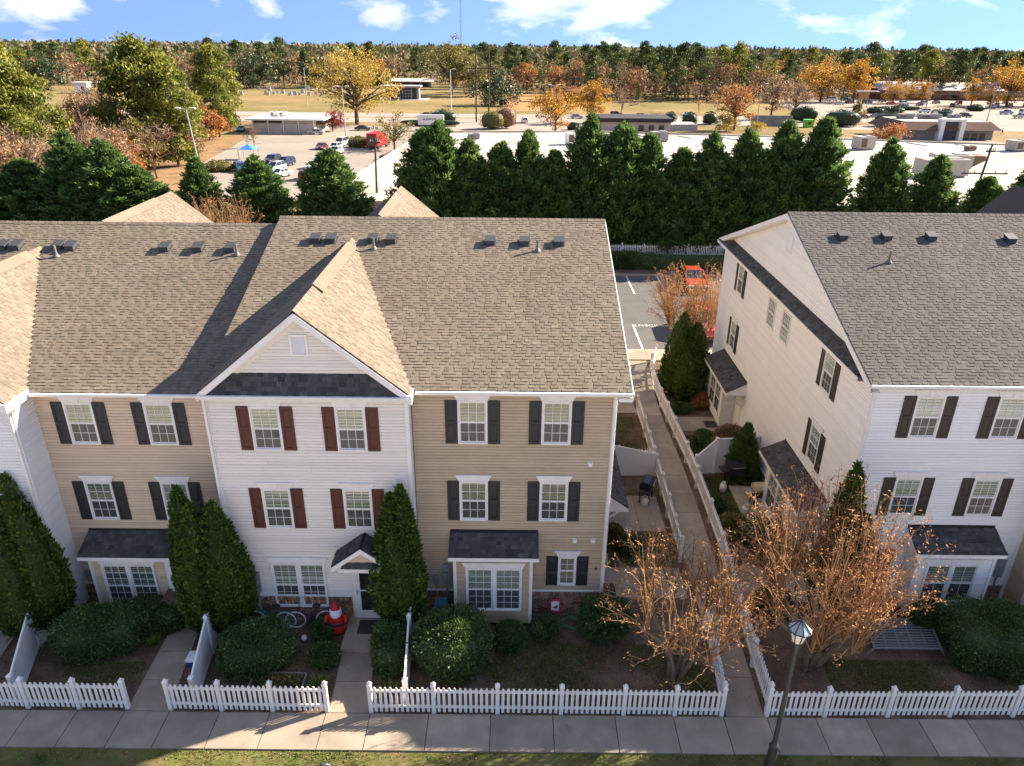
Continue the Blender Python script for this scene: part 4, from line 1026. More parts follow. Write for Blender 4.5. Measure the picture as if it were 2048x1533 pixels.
plant('arborvitae', 'slim green arborvitae at the front corner of the white house', 'evergreen', (9.1, -.1, 0), arborvitae([(0, 0, 6.3, .62, .3), (.45, -.35, 4.6, .55, .3)], 9, 10000))
plant('arborvitae', 'leafy twin-topped arborvitae beside the car park end of the garden walk', 'evergreen', (7.7, 18.0, 0), arborvitae([(-.2, 0, 4.9, .85, .2), (.55, -.2, 4.4, .8, .2), (.1, -.6, 3.4, 1.0, .2)], 10, 11000, .2))

def rbox(a, b, c, seed, n=9000, size=.085, ex=3.2, lump=.10):
    """clipped shrub: superellipsoid a x b x c (half width, half depth, height)"""
    r = np.random.default_rng(seed)
    d = unit(r.normal(size=(n, 3))); d[:, 2] = np.abs(d[:, 2]) * 1.0
    d = np.where(r.random((n, 1)) < .5, d, unit(d * [1, 1, .35]))
    d[:, 2] = d[:, 2] * 2 - .75; d = unit(d)
    hc = c / 2
    rad = 1 / (np.abs(d[:, 0] / a) ** ex + np.abs(d[:, 1] / b) ** ex + np.abs(d[:, 2] / hc) ** ex) ** (1 / ex)
    P = d * rad[:, None]
    P = P * (1 + lump * (np.sin(P[:, :1] * 4.3 + seed) + np.sin(P[:, 1:2] * 5.1 + seed * 2) + np.sin(P[:, 2:] * 4.7)) * .6 + r.normal(0, .02, (n, 1)) + (r.random((n, 1)) < .06) * r.random((n, 1)) * .16)
    P[:, 2] += hc
    D = d + r.normal(0, .65, (n, 3)) + [0, 0, .25]
    v, f = sprays(P, D, size * r.uniform(.6, 1.4, n), size * .62 * r.uniform(.7, 1.3, n), r)
    t = np.clip(.42 + r.normal(0, .24, n) + .16 * np.sin(P[:, 0] * 5 + seed) * np.sin(P[:, 1] * 6 + P[:, 2] * 5), 0, 1)
    ang = np.linspace(-1, 1, 9); prof = [(0.01, 0)] + [(max(.02, (1 - abs(q) ** ex) ** (1 / ex)), hc + q * hc * .95) for q in ang] + [(.01, c * .97)]
    cv, cf = lathe_core(prof, 20, .01, r)
    ang = np.arctan2(cv[:, 1], cv[:, 0]); q = np.hypot(cv[:, 0], cv[:, 1]); k = 1 / (np.abs(np.cos(ang)) ** ex + np.abs(np.sin(ang)) ** ex) ** (1 / ex)
    cv[:, 0] = np.cos(ang) * q * k * a * .93; cv[:, 1] = np.sin(ang) * q * k * b * .93
    return merge([(v, f, t), (cv, cf, .15)])
def shrub(label, x, y, a, b, c, seed, n=9000, rz=0.0, size=.085, mat=None, ex=3.2, cat='shrub', group=None, name='shrub', z=0):
    V, F, T = rbox(a, b, c, seed, n, size, ex)
    o = bpy.data.objects.new(name, npmesh('shrub', V, F, mat or lf_hedge, T)); link(o, None, Matrix.Translation((x, y, z)) @ Matrix.Rotation(rz, 4, 'Z')); return tag(o, label, cat, group)
shrub('large clipped dark green shrub in front of the tan house bay', -3.65, -2.35, 1.12, 1.05, 1.75, 1, 15000, -.1)
shrub('clipped dark green shrub in front of the cream house big window', -10.0, -2.35, 1.05, .85, 1.15, 2, 12000, .3)
shrub('narrow clipped shrub below the single arborvitae by the cream path', -5.65, -2.35, .52, .75, 1.25, 3, 8000, .05)
shrub('large clipped dark shrub in the peach house garden', -15.3, -1.75, 1.35, .85, 1.35, 4, 13000, .25)
shrub('low clipped hedge along the peach house bay', -13.9, -.75, .9, .5, 1.0, 5, 8000)
shrub('large clipped dark shrub at the right edge by the white bay', 14.0, -1.75, 1.5, 1.15, 1.75, 6, 15000, -.2)
shrub('small round dark shrub under the white bay window', 12.45, -.45, .5, .35, .95, 7, 4000)
shrub('small round shrub below the tan bay', -1.85, -1.45, .5, .48, .72, 8, 4500, ex=2.4)
shrub('small round shrub under the garden flag', -.65, -1.05, .42, .4, .62, 9, 4000, ex=2.4)
shrub('tall loose dark shrub at the corner of the tan house', 1.35, -.95, .75, .7, 1.35, 10, 8000, size=.13, ex=2.2)
shrub('small round shrub in the middle of the cream garden', -7.85, -2.3, .42, .4, .62, 11, 4500, ex=2.3)
shrub('small round shrub beside the red inflatable figure', -8.15, -1.15, .35, .32, .55, 12, 3500, ex=2.3)
shrub('dark green shrub by the pavers right of the walk', 7.4, .3, .55, .5, .8, 13, 5000, ex=2.3)
shrub('dark rounded shrub behind the big crepe myrtle', 8.3, 4.2, .75, .7, .9, 14, 5000, ex=2.3)
shrub('round green shrub beside the rear patio of the white house', 7.75, 12.2, .5, .45, .75, 15, 4000, ex=2.2)
shrub('second round green shrub nearer the white screen', 8.0, 11.0, .5, .45, .75, 16, 4000, ex=2.2)
shrub('dry brown hydrangea with pale flower heads by the white house', 8.85, 11.6, .65, .6, 1.35, 17, 3500, size=.16, mat=lf_brown, ex=2.0)
shrub('low hedge strip in front of the rear picket fence', 8, 44.1, 30, .5, 1.3, 18, 30000, size=.16, ex=5, name='hedge', cat='hedge')
shrub('dark rounded shrub beside the leafy arborvitae', 6.95, 18.4, .45, .5, 1.6, 20, 3500, ex=2.2)
shrub('low dry brown perennials right of the walk by the white house bay', 7.3, 4.9, .5, .7, .6, 31, 1500, size=.2, mat=lf_olive, ex=1.8)
shrub('small green shrub beside the right walk fence near the patio', 7.0, 6.6, .35, .4, .5, 32, 2500, ex=2.2)
shrub('loose brown-green shrub under the white house side bay', 8.3, 2.9, .6, .5, .7, 33, 2500, size=.14, mat=lf_olive, ex=1.9)
shrub('rusty dry shrub on the mulch behind the leafy arborvitae', 8.6, 16.6, .5, .5, .7, 34, 1800, size=.14, mat=lf_rust, ex=1.9)
shrub('low green ground shrub by the rear steps of the white house', 7.3, 15.9, .7, .4, .45, 35, 3500, ex=2.2)
shrub('small dark shrub by the tan house side door', 2.9, 3.6, .45, .4, .6, 36, 3000, ex=2.2)
shrub('brown seedy shrub in the narrow bed beside the tan house patio', 2.2, 4.1, .4, .4, .8, 37, 1500, size=.15, mat=lf_olive, ex=1.9)
# tufts of liriope
def tuft(label, x, y, s, seed, group=None):
    r = np.random.default_rng(seed); n = 220; a = r.random(n) * 2 * np.pi; e = r.uniform(.15, 1.2, n)
    D = np.stack([np.cos(a), np.sin(a), e * 1.2], 1); P = np.stack([np.cos(a) * .05, np.sin(a) * .05, np.zeros(n)], 1) * s
    v, f = sprays(P, D, s * r.uniform(.5, 1, n), .035, r)
    o = bpy.data.objects.new('ornamental_grass', npmesh('tuft', v, f, lf_grass, np.clip(r.normal(.5, .2, n), 0, 1))); link(o, None, Matrix.Translation((x, y, 0))); tag(o, label, 'grass tuft', group)
tuft('arching grass tuft beside the cream path on its left', -7.75, -3.4, .6, 1); tuft('arching grass tuft below the narrow clipped shrub', -5.6, -3.5, .55, 2)
tuft('small grass tuft in front of the peach hedge, nearer the big shrub', -14.4, -1.7, .4, 3); tuft('small grass tuft in front of the peach hedge, nearer the path', -13.7, -1.55, .4, 4); tuft('olive grass clump at the foot of the front crepe myrtle by the fence', 4.1, -3.3, .55, 5)

# ---- crepe myrtles: several trunks, then fans of upright whips with seed heads
def crepe(seed, h, spread, nw, trunk_h=1.3, ntr=5, tr=.07):
    r = np.random.default_rng(seed); trunks = []; whips = []; seeds = []; tips = []
    for k in range(ntr):
        a = 2 * np.pi * k / ntr + r.uniform(-.3, .3); b = np.array([np.cos(a), np.sin(a), 0]) * .14
        t = np.array([np.cos(a) * spread * .22, np.sin(a) * spread * .22, trunk_h * r.uniform(.85, 1.15)])
        mid = (b + t) / 2 + r.normal(0, .05, 3)
        trunks.append((np.array([b - [0, 0, .1], mid, t]), np.array([tr, tr * .85, tr * .75])))
        for j in range(4):
            a2 = a + r.uniform(-1.0, 1.0); e = t + np.array([np.cos(a2) * spread * .3, np.sin(a2) * spread * .3, h * .16 * r.uniform(.6, 1.3)])
            trunks.append((np.array([t, (t + e) / 2 + r.normal(0, .05, 3), e]), np.array([tr * .65, tr * .5, tr * .38]))); tips.append((e, a2))
    for i in range(nw):
        e, a2 = tips[r.integers(len(tips))]
        a = a2 + r.normal(0, .8); out = r.beta(1.6, 1.3) * spread * .78; z1 = h * r.uniform(.62, 1.0) - (out / spread) ** 2 * h * .36
        end = np.array([e[0] * .6 + np.cos(a) * out, e[1] * .6 + np.sin(a) * out, max(z1, e[2] + .4)])
        c1 = e + (end - e) * .4 + [0, 0, .28 * (end[2] - e[2])] * 1 + r.normal(0, .06, 3)
        tt = np.linspace(0, 1, 6)[:, None]; pts = (1 - tt) ** 2 * e + 2 * tt * (1 - tt) * c1 + tt ** 2 * end
        pts[1:-1] += r.normal(0, .03, (4, 3))
        whips.append((pts, np.linspace(.015, .007, 6)))
        for q in range(r.integers(1, 4)):
            m = pts[r.integers(2, 6)]; d = unit((r.normal(0, 1, (1, 3)) + [[np.cos(a) * .6, np.sin(a) * .6, .9]]))[0] * r.uniform(.2, .55)
            whips.append((np.array([m, m + d * .55 + [0, 0, .03], m + d]), np.array([.010, .008, .006]))); seeds.append((m + d, d))
        seeds.append((end, end - pts[-2]))
    P = []; D = []
    for e, d in seeds:
        m = r.integers(2, 10); s = r.uniform(.025, .10)
        P.append(e + r.normal(0, 1, (m, 3)) * [s, s, s * 1.3]); D.append(r.normal(0, 1, (m, 3)) + unit(np.asarray(d)[None]) * .6)
    P = np.concatenate(P); D = np.concatenate(D)
    v, f = sprays(P, D, r.uniform(.05, .13, len(P)), r.uniform(.015, .045, len(P)), r)
    tv, tf = polytubes(trunks, 7); wv, wf = polytubes(whips, 4)
    return [('trunk', npmesh('myrtle_trunk', tv, tf, m_palebark, smooth=True)), ('branches', npmesh('myrtle_whips', wv, wf, m_twig, tint=np.repeat(r.random(len(whips)), [(len(p) - 1) * 4 for p, _ in whips]))), ('seed_heads', npmesh('myrtle_seeds', v, f, lf_seed, np.clip(r.normal(.5, .25, len(f)), 0, 1)))]
plant('crepe_myrtle', 'bare tan crepe myrtle inside the corner of the tan house fence', 'tree', (3.35, -3.0, 0), crepe(21, 5.2, 2.6, 230, 1.5, 5, .075))
plant('crepe_myrtle', 'large bare orange-brown crepe myrtle in front of the white house, behind the lamp', 'tree', (7.75, -2.3, 0), crepe(22, 6.8, 2.8, 390, 1.2, 6, .10))
plant('crepe_myrtle', 'bare orange crepe myrtle by the car park beyond the white house', 'tree', (8.9, 22.0, 0), crepe(23, 6.6, 2.7, 380, 1.9, 6, .08))
plant('crepe_myrtle', 'reddish bare crepe myrtle tips behind the peach roof', 'tree', (-25.6, 40.0, 0), crepe(24, 7.0, 3.4, 240, 1.5, 6, .09))

# ---- the tall screen of Leyland cypresses
def leyland(seed, h=10.5, rad=2.5, nb=340, m=92):
    """boughs sweep out and up from the stem, each a plume of sprays; the outline is ragged"""
    r = np.random.default_rng(seed)
    t = r.random(nb) ** 1.15; a = r.random(nb) * 2 * np.pi
    prof = np.interp(t, [0, .1, .4, .7, .9, 1], [.95, 1.06, .96, .68, .30, .04]) * rad * r.uniform(.72, 1.16, nb)
    tip = np.stack([np.cos(a) * prof, np.sin(a) * prof, .3 + t * h * .93 + r.uniform(.1, .7, nb)], 1)
    tip[:7] = [[r.normal(0, .16), r.normal(0, .16), h * (1 - .03 * k)] for k in range(7)]
    root = tip * [.35, .35, 1] - np.stack([0 * t, 0 * t, (.5 + prof * .45)], 1)
    k = np.repeat(np.arange(nb), m); u = r.random(len(k)) ** .55
    wid = np.interp(t, [0, 1], [.50, .26])[k] * (1.15 - u * .75)
    P = root[k] + (tip - root)[k] * u[:, None] + r.normal(size=(len(k), 3)) * wid[:, None] * [.8, .8, .55]
    ax = unit(tip - root)[k]
    D = ax + r.normal(0, .5, (len(k), 3)) + [0, 0, .15]
    v, f = sprays(P, D, r.uniform(.2, .48, len(k)), r.uniform(.08, .17, len(k)), r)
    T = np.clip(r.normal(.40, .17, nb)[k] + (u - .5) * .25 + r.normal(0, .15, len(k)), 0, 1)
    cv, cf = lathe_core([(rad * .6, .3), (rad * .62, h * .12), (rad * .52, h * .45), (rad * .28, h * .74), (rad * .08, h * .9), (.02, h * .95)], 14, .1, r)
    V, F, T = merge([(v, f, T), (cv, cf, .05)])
    return [('crown', npmesh('cypress_crown', V, F, lf_ley, T)), ('trunk', MB().tube([(0, 0, -.4), (0, 0, h * .8)], [.2, .05], 7).mesh('trunk', m_bark))]
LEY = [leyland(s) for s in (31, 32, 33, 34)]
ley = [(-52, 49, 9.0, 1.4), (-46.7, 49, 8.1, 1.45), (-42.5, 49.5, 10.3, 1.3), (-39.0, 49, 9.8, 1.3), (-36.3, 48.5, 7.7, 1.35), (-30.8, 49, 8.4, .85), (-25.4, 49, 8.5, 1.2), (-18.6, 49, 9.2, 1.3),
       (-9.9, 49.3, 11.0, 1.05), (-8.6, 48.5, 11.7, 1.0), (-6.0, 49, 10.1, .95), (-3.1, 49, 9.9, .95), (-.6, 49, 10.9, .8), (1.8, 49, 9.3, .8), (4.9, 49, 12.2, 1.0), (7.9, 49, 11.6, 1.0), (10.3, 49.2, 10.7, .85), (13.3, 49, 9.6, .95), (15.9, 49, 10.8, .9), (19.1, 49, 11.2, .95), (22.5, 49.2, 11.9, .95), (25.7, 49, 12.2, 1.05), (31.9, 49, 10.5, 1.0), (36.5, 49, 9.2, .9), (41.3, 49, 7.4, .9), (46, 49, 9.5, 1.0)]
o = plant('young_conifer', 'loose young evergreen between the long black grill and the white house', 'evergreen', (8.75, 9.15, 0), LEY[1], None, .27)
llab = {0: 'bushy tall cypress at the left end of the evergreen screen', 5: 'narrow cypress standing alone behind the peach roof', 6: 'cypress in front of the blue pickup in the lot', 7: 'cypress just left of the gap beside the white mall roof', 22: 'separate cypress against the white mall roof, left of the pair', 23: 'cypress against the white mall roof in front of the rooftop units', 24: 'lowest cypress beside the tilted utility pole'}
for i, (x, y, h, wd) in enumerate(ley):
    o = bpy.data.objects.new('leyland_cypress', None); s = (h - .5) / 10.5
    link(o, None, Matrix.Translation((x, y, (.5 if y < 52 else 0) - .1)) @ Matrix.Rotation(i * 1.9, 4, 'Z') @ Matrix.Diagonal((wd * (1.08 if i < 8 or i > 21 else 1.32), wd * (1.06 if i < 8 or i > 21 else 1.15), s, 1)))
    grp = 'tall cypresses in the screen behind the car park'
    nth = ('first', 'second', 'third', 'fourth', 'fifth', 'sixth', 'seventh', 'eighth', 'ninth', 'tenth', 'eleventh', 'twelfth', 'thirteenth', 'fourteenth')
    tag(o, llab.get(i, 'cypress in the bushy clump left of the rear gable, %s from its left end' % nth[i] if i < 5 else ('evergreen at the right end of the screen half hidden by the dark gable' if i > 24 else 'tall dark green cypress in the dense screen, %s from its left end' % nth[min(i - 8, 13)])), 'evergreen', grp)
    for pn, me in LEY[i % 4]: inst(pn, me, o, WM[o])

# ---------------------------------------------------------------- grass
def turf(name, polys, n, seed, hh=.07, dry=.5):
    r = np.random.default_rng(seed); P = []
    for (x0, x1, y0, y1, k) in polys:
        q = np.stack([r.uniform(x0, x1, k), r.uniform(y0, y1, k), np.zeros(k)], 1)
        d = np.sin(q[:, 0] * 1.7 + seed) + np.sin(q[:, 1] * 2.3) + np.sin(q[:, 0] * .6 + q[:, 1] * 1.1) + r.normal(0, .8, k)
        P.append(q[d > -.6])
    P = np.concatenate(P); m = len(P); D = r.normal(0, .45, (m, 3)) + [0, 0, 1]
    v, f = sprays(P, D, hh * r.uniform(.5, 1.5, m), .022, r)
    o = bpy.data.objects.new(name, npmesh('turf', v, f, lf_grass, np.clip(r.normal(dry, .25, m), 0, 1))); link(o); tag(o, kind='stuff')
turf('grass', [(-20, 18, -7.4, -5.66, 42000)], 0, 1, .07, .5)
turf('grass', [(-2.6, 4.3, -4.0, -1.4, 26000), (-16.6, -13.5, -4.0, -2.4, 7000), (8.3, 14.5, -4.0, -2.0, 22000), (6.9, 8.2, 5.0, 9.2, 12000), (6.8, 8.4, 10.2, 13.2, 9000), (1.5, 4.6, 10.2, 15.2, 16000), (6.6, 9.3, 16.0, 21, 14000), (1.5, 4.5, 2.7, 4.8, 6000), (-10.8, -7.5, -4, -1.2, 6000)], 0, 2, .06, .3)
# fallen leaves
r_ = np.random.default_rng(5); n = 6000
P = np.stack([r_.uniform(-18, 16, n), r_.uniform(-7.2, 1.5, n), r_.uniform(.01, .05, n)], 1); P = P[(P[:, 1] < -5.7) | ((P[:, 1] > -4.2) & (P[:, 1] < -.6))]
v, f = sprays(P, np.stack([r_.normal(size=len(P)), r_.normal(size=len(P)), r_.normal(0, .15, len(P))], 1), .07, .05, r_)
fl = bpy.data.objects.new('fallen_leaves', npmesh('fallen', v, f, lf_brown, r_.random(len(P)))); link(fl); tag(fl, kind='stuff')
# ---------------------------------------------------------------- things in the gardens
m_iron = M('lamp_iron', (.03, .033, .036), .45, spec=.5)
m_frost = M('frosted_glass', (.75, .72, .62), .35)
m_lampglass = M('lamp_roof_glass', (.33, .36, .36), .35)
def lamp(label, x, y):
    o = thing('street_lamp', label, 'street lamp', (x, y, 0))
    p = MB().lathe((x, y, 0), [(.17, -.1), (.17, .12), (.14, .2), (.12, .75), (.14, .8), (.085, .86), (.07, 1.0), (.055, 4.35), (.075, 4.4), (.05, 4.46)], 14); p.build('post', m_iron, o, True)
    n = 8; hd = MB(); hd.lathe((x, y, 0), [(.05, 4.45), (.13, 4.52), (.14, 4.58), (.02, 4.58)], n)
    for k in range(n):
        a = 2 * math.pi * k / n; c, s = math.cos(a), math.sin(a)
        hd.bar((x + .15 * c, y + .15 * s, 4.58), (x + .24 * c, y + .24 * s, 4.98), .022); hd.bar((x + .3 * c, y + .3 * s, 4.97), (x + .05 * c, y + .05 * s, 5.24), .022)
    hd.lathe((x, y, 0), [(.30, 4.955), (.31, 4.98), (.29, 4.985)], n); hd.lathe((x, y, 0), [(.06, 5.22), (.03, 5.27), (.035, 5.31), (.0, 5.36)], n); hd.build('lamp_frame', m_iron, o)
    MB().lathe((x, y, 0), [(.14, 4.585), (.228, 4.955)], n).build('lamp_glass', m_frost, o)
    MB().lathe((x, y, 0), [(.29, 4.975), (.05, 5.225)], n).build('lamp_roof', m_lampglass, o)
lamp('dark street lamp with eight-sided glass head standing in the verge by the white fence', 5.45, -5.95)
lamp('street lamp whose rounded head just shows at the bottom edge of the verge', -5.55, -10.2)

m_brown = M('brown_plastic', (.12, .07, .045), .6); m_blue = M('blue_plastic', (.02, .06, .30), .45); m_rub = M('rubber', (.025, .025, .025), .8)
o = thing('wheelie_bin', 'brown wheeled bin beside the peach porch post', 'bin', (-13.35, -.45, 0))
b = MB(); b.hexa([(-13.58, -.7, .08), (-13.12, -.7, .08), (-13.12, -.2, .08), (-13.58, -.2, .08), (-13.66, -.78, 1.0), (-13.04, -.78, 1.0), (-13.04, -.12, 1.0), (-13.66, -.12, 1.0)]); b.build('body', m_brown, o)
b = MB(); b.hexa([(-13.68, -.82, 1.0), (-13.02, -.82, 1.0), (-13.02, -.08, 1.0), (-13.68, -.08, 1.0), (-13.64, -.74, 1.08), (-13.06, -.74, 1.08), (-13.06, -.1, 1.1), (-13.64, -.1, 1.1)]); b.build('lid', m_brown, o)
for x in (-13.6, -13.1): MB().lathe((x - .03, -.2, .1), [(.0, 0), (.1, 0), (.1, .06), (0, .06)], 10, axis='x').build('wheel', m_rub, o)
o = thing('cool_box', 'blue cool box with white lid on the ground beside the vinyl screen', 'cooler', (-11.85, -2.45, 0), .1)
b = MB(); b.hexa([(-12.12, -2.63, .02), (-11.6, -2.63, .02), (-11.6, -2.3, .02), (-12.12, -2.3, .02), (-12.16, -2.67, .3), (-11.56, -2.67, .3), (-11.56, -2.26, .3), (-12.16, -2.26, .3)]); b.build('body', m_blue, o)
b = MB(); b.box(-12.18, -11.54, -2.69, -2.24, .3, .36); b.hexa([(-12.15, -2.66, .36), (-11.57, -2.66, .36), (-11.57, -2.27, .36), (-12.15, -2.27, .36), (-12.1, -2.6, .39), (-11.62, -2.6, .39), (-11.62, -2.33, .39), (-12.1, -2.33, .39)]); b.build('lid', m_vinyl, o)
# inflatable yard figure: a plain rounded red-and-white one
m_redcl = M('red_nylon', (.45, .015, .015), .45); m_whcl = M('white_nylon', (.8, .8, .8), .5)
o = thing('inflatable_decoration', 'red and white inflatable holiday figure beside the cream door', 'decoration', (-7.7, -.95, 0)); n0 = len(bpy.data.objects)
MB().lathe((-7.7, -.95, 0), [(.12, 0), (.3, .06), (.37, .25), (.36, .45), (.33, .5)], 18, sx=1.05).build('base', m_redcl, o, True)
MB().lathe((-7.7, -.95, 0), [(.33, .49), (.365, .5), (.365, .6), (.33, .61)], 18, sx=1.05).build('belt', m_rub, o, True)
MB().lathe((-7.7, -.95, 0), [(.33, .6), (.34, .75), (.27, .9), (.2, .96)], 18, sx=1.05).build('body', m_redcl, o, True)
MB().lathe((-7.7, -1.0, 0), [(.02, .72), (.2, .76), (.25, .9), (.24, 1.05), (.2, 1.1)], 18).build('white_head', m_whcl, o, True)
MB().lathe((-7.7, -1.0, 0), [(.23, 1.07), (.245, 1.12), (.21, 1.17)], 18).build('hat_band', m_whcl, o, True)
MB().lathe((-7.7, -1.0, 0), [(.21, 1.16), (.15, 1.3), (.06, 1.42), (0.01, 1.46)], 18).build('hat', m_redcl, o, True)
for s in (-1, 1): MB().tube([(-7.7 + s * .28, -.98, .82), (-7.7 + s * .44, -1.05, .72), (-7.7 + s * .42, -1.2, .62)], [.1, .1, .07], 10).build('arm', m_redcl, o, True)
infl = o
infl.matrix_world = Matrix.Translation((-7.7, -.95, 0)) @ Matrix.Diagonal((.8, .8, .92, 1)); WM[infl] = infl.matrix_world.copy()
def bicycle(label, cx, cy, rz, colr, s=1.0):
    mt = M('bicycle_paint', colr, .35); wt = M('bicycle_tyre', (.75, .73, .68), .6)
    o = thing('bicycle', label, 'bicycle', (cx, cy, 0), rz); m4 = WM[o]
    def P(x, z, y=0): return tuple(m4 @ Vector((x * s, y, z * s)))
    for wx in (-.52, .52):
        ty = MB(); ty.tube([P(wx + .33 * math.cos(a), .34 + .33 * math.sin(a)) for a in np.linspace(0, 2 * math.pi, 25)], .022 * s, 6, cap=False); wh = ty.build('wheel', wt, o)
        sp = MB()
        for k in range(9):
            a = math.pi * k / 9; sp.bar(P(wx + .31 * math.cos(a), .34 + .31 * math.sin(a)), P(wx - .31 * math.cos(a), .34 - .31 * math.sin(a)), .006)
        sp.build('spokes', m_grey, wh)
        fd = MB(); q = [P(wx + .38 * math.cos(a), .34 + .38 * math.sin(a)) for a in np.linspace(.3, 2.7, 10)]; fd.tube(q, .02, 5); fd.build('mudguard', mt, o)
    fr = MB(); f_ = lambda a, b, r: fr.tube([P(*a), P(*b)], r, 7)
    f_((-.52, .34), (-.05, .32), .015); f_((-.52, .34), (-.2, .78), .013); f_((-.05, .32), (-.22, .86), .018); fr.tube([P(-.05, .32), P(.15, .52), P(.36, .84)], .02, 7); fr.tube([P(-.17, .7), P(.1, .62), P(.37, .8)], .018, 7); f_((.33, .98), (.52, .34), .018)
    fr.build('frame', mt, o)
    hb = MB(); hb.tube([P(.33, .98), P(.3, 1.1)], .013, 6); hb.tube([P(.1, 1.1, .3), P(.28, 1.12, .2), P(.32, 1.1, 0), P(.28, 1.12, -.2), P(.1, 1.1, -.3)], .013, 6); hb.build('handlebar', m_grey, o)
    sa = MB(); sa.lathe(P(-.24, .88), [(.0, 0), (.11, .01), (.12, .05), (.05, .08), (0, .085)], 10, sx=1.2); sa.build('saddle', m_rub, o)
    cr_ = MB().tube([P(-.05, .32, -.05), P(-.05, .32, .05)], .09, 12); cr_.bar(P(-.05, .32, -.07), P(.08, .2, -.07), .02); cr_.bar(P(-.05, .32, .07), P(-.18, .44, .07), .02); cr_.build('crank', m_rub, o)
bicycle('purple cruiser bicycle with white tyres leaning by the cream window', -8.65, -.72, math.pi + .06, (.10, .03, .06))
bicycle('green bicycle with white tyres behind the clipped cream garden shrub', -10.0, -.75, math.pi - .05, (.03, .16, .11))
m_flag = M('flag_white', (.75, .72, .7), .8); m_bird = M('flag_bird', (.12, .03, .02), .8); m_fred = M('flag_red', (.42, .03, .06), .8)
o = thing('garden_flag', 'small red bordered garden flag with a bird on white', 'flag', (-.3, -.28, 0))
b = MB(); b.tube([(-.55, -.25, 0), (-.55, -.25, .95)], .012, 6); b.tube([(-.56, -.25, .94), (-.05, -.25, .94)], .012, 6); b.build('stake', m_blackmetal, o)
b = MB(); b.prism([(-.5, -.26, .38), (-.1, -.30, .36), (-.1, -.27, .92), (-.5, -.255, .92)], (0, .008, 0)); b.build('cloth', m_fred, o)
b = MB(); b.prism([(-.43, -.275, .45), (-.17, -.30, .44), (-.17, -.275, .83), (-.43, -.262, .83)], (0, .004, 0)); b.build('panel', m_flag, o)
b = MB(); z0 = .55; bird = [(0, 0), (.07, -.02), (.11, .03), (.12, .1), (.09, .14), (.06, .1), (.02, .06), (-.05, .05)]
b.prism([(-.33 + u, -.293 - .05 * u, z0 + v) for u, v in bird], (0, .006, 0)); b.build('bird_emblem', m_bird, o)
m_hose = M('green_hose', (.10, .22, .12), .5)
b = MB(); q = []
for k in range(70):
    a = k * .42; rr = .3 + .07 * math.sin(k * 1.7); q.append((.28 + rr * math.cos(a), -.5 + rr * .8 * math.sin(a), .04 + .035 * (k // 15) + .01 * math.sin(k)))
q += [(-.2, -.75, .03), (-.6, -.6, .03), (-.95, -.25, .1), (-1.05, -.1, .6)]
b.tube(q, .014, 6); o = b.build('garden_hose', m_hose, None, True); tag(o, 'pale green garden hose coiled below the small window', 'hose')
o = thing('plastic_chair', 'blue-grey plastic garden chair tucked behind the tan garden shrub', 'chair', (-4.2, -.75, 0))
mc = M('chair_plastic', (.10, .22, .28), .45); b = MB().box(-4.55, -3.9, -1.0, -.45, .40, .45); b.build('seat', mc, o)
b = MB().prism([(-4.5, -.46, .45), (-3.95, -.46, .45), (-4.02, -.3, .95), (-4.43, -.3, .95)], (0, .04, 0)); b.build('backrest', mc, o)
for x in (-4.52, -3.96):
    for y in (-.97, -.5): MB().bar((x, y, 0), (x, y, .4), .05).build('leg', mc, o)
def mat_(label, x0, x1, y0, y1, z):
    o = MB().box(x0, x1, y0, y1, z, z + .02).build('doormat', M('doormat', (.05, .04, .035), .98, fine=.5, bscale=90), None); tag(o, label, 'doormat')
mat_('dark doormat on the cream house stoop', -7.0, -6.2, -1.25, -.6, .2); mat_('dark mat at the side door of the tan house', 1.5, 2.0, .95, 1.6, .06); mat_('dark doormat at the rear door of the white house', 8.3, 8.9, 14.0, 14.7, .06)
o = thing('raised_bed', 'timber edged flower bed behind the cream house fence', 'flower bed', (-9.1, -3.35, 0))
for a, c in (((-9.9, -2.95), (-8.25, -2.95)), ((-8.25, -2.95), (-8.25, -3.75)), ((-9.9, -2.95), (-9.9, -3.75)), ((-9.9, -3.75), (-8.25, -3.75))): MB().bar((*a, .1), (*c, .1), .05, .2).build('edging_board', M('weathered_wood', (.22, .19, .16), .9), o)
r_ = np.random.default_rng(3); P = np.stack([r_.uniform(-9.8, -8.35, 260), r_.uniform(-3.7, -3.0, 260), np.full(260, .12)], 1); v, f = sprays(P, r_.normal(0, .5, (260, 3)) + [0, 0, 1], .2, .05, r_); inst('plants', npmesh('bed_plants', *[v - [-9.1, -3.35, 0]], f, lf_grass, r_.random(260)), o, WM[o])
P = np.stack([r_.uniform(-9.3, -8.6, 40), r_.uniform(-3.5, -3.2, 40), r_.uniform(.28, .4, 40)], 1); v, f = sprays(P, r_.normal(0, 1, (40, 3)), .08, .07, r_); inst('flowers', npmesh('bed_flowers', v - [-9.1, -3.35, 0], f, lf_gold, r_.random(40)), o, WM[o])
o = MB().lathe((-8.75, -1.35, 0), [(.0, 0), (.07, .02), (.1, .09), (.08, .17), (0, .2)], 12).build('garden_ball', m_whcl, None, True); tag(o, 'small white ball on the soil in the cream garden', 'ball')
o = MB().lathe((-.2, -4.85, .056), [(.20, 0), (.20, .006), (.0, .008)], 20).build('access_cover', M('worn_cover', (.27, .215, .165), .9, fine=.4, bscale=40), None); tag(o, 'round access cover set in the sidewalk', 'cover')
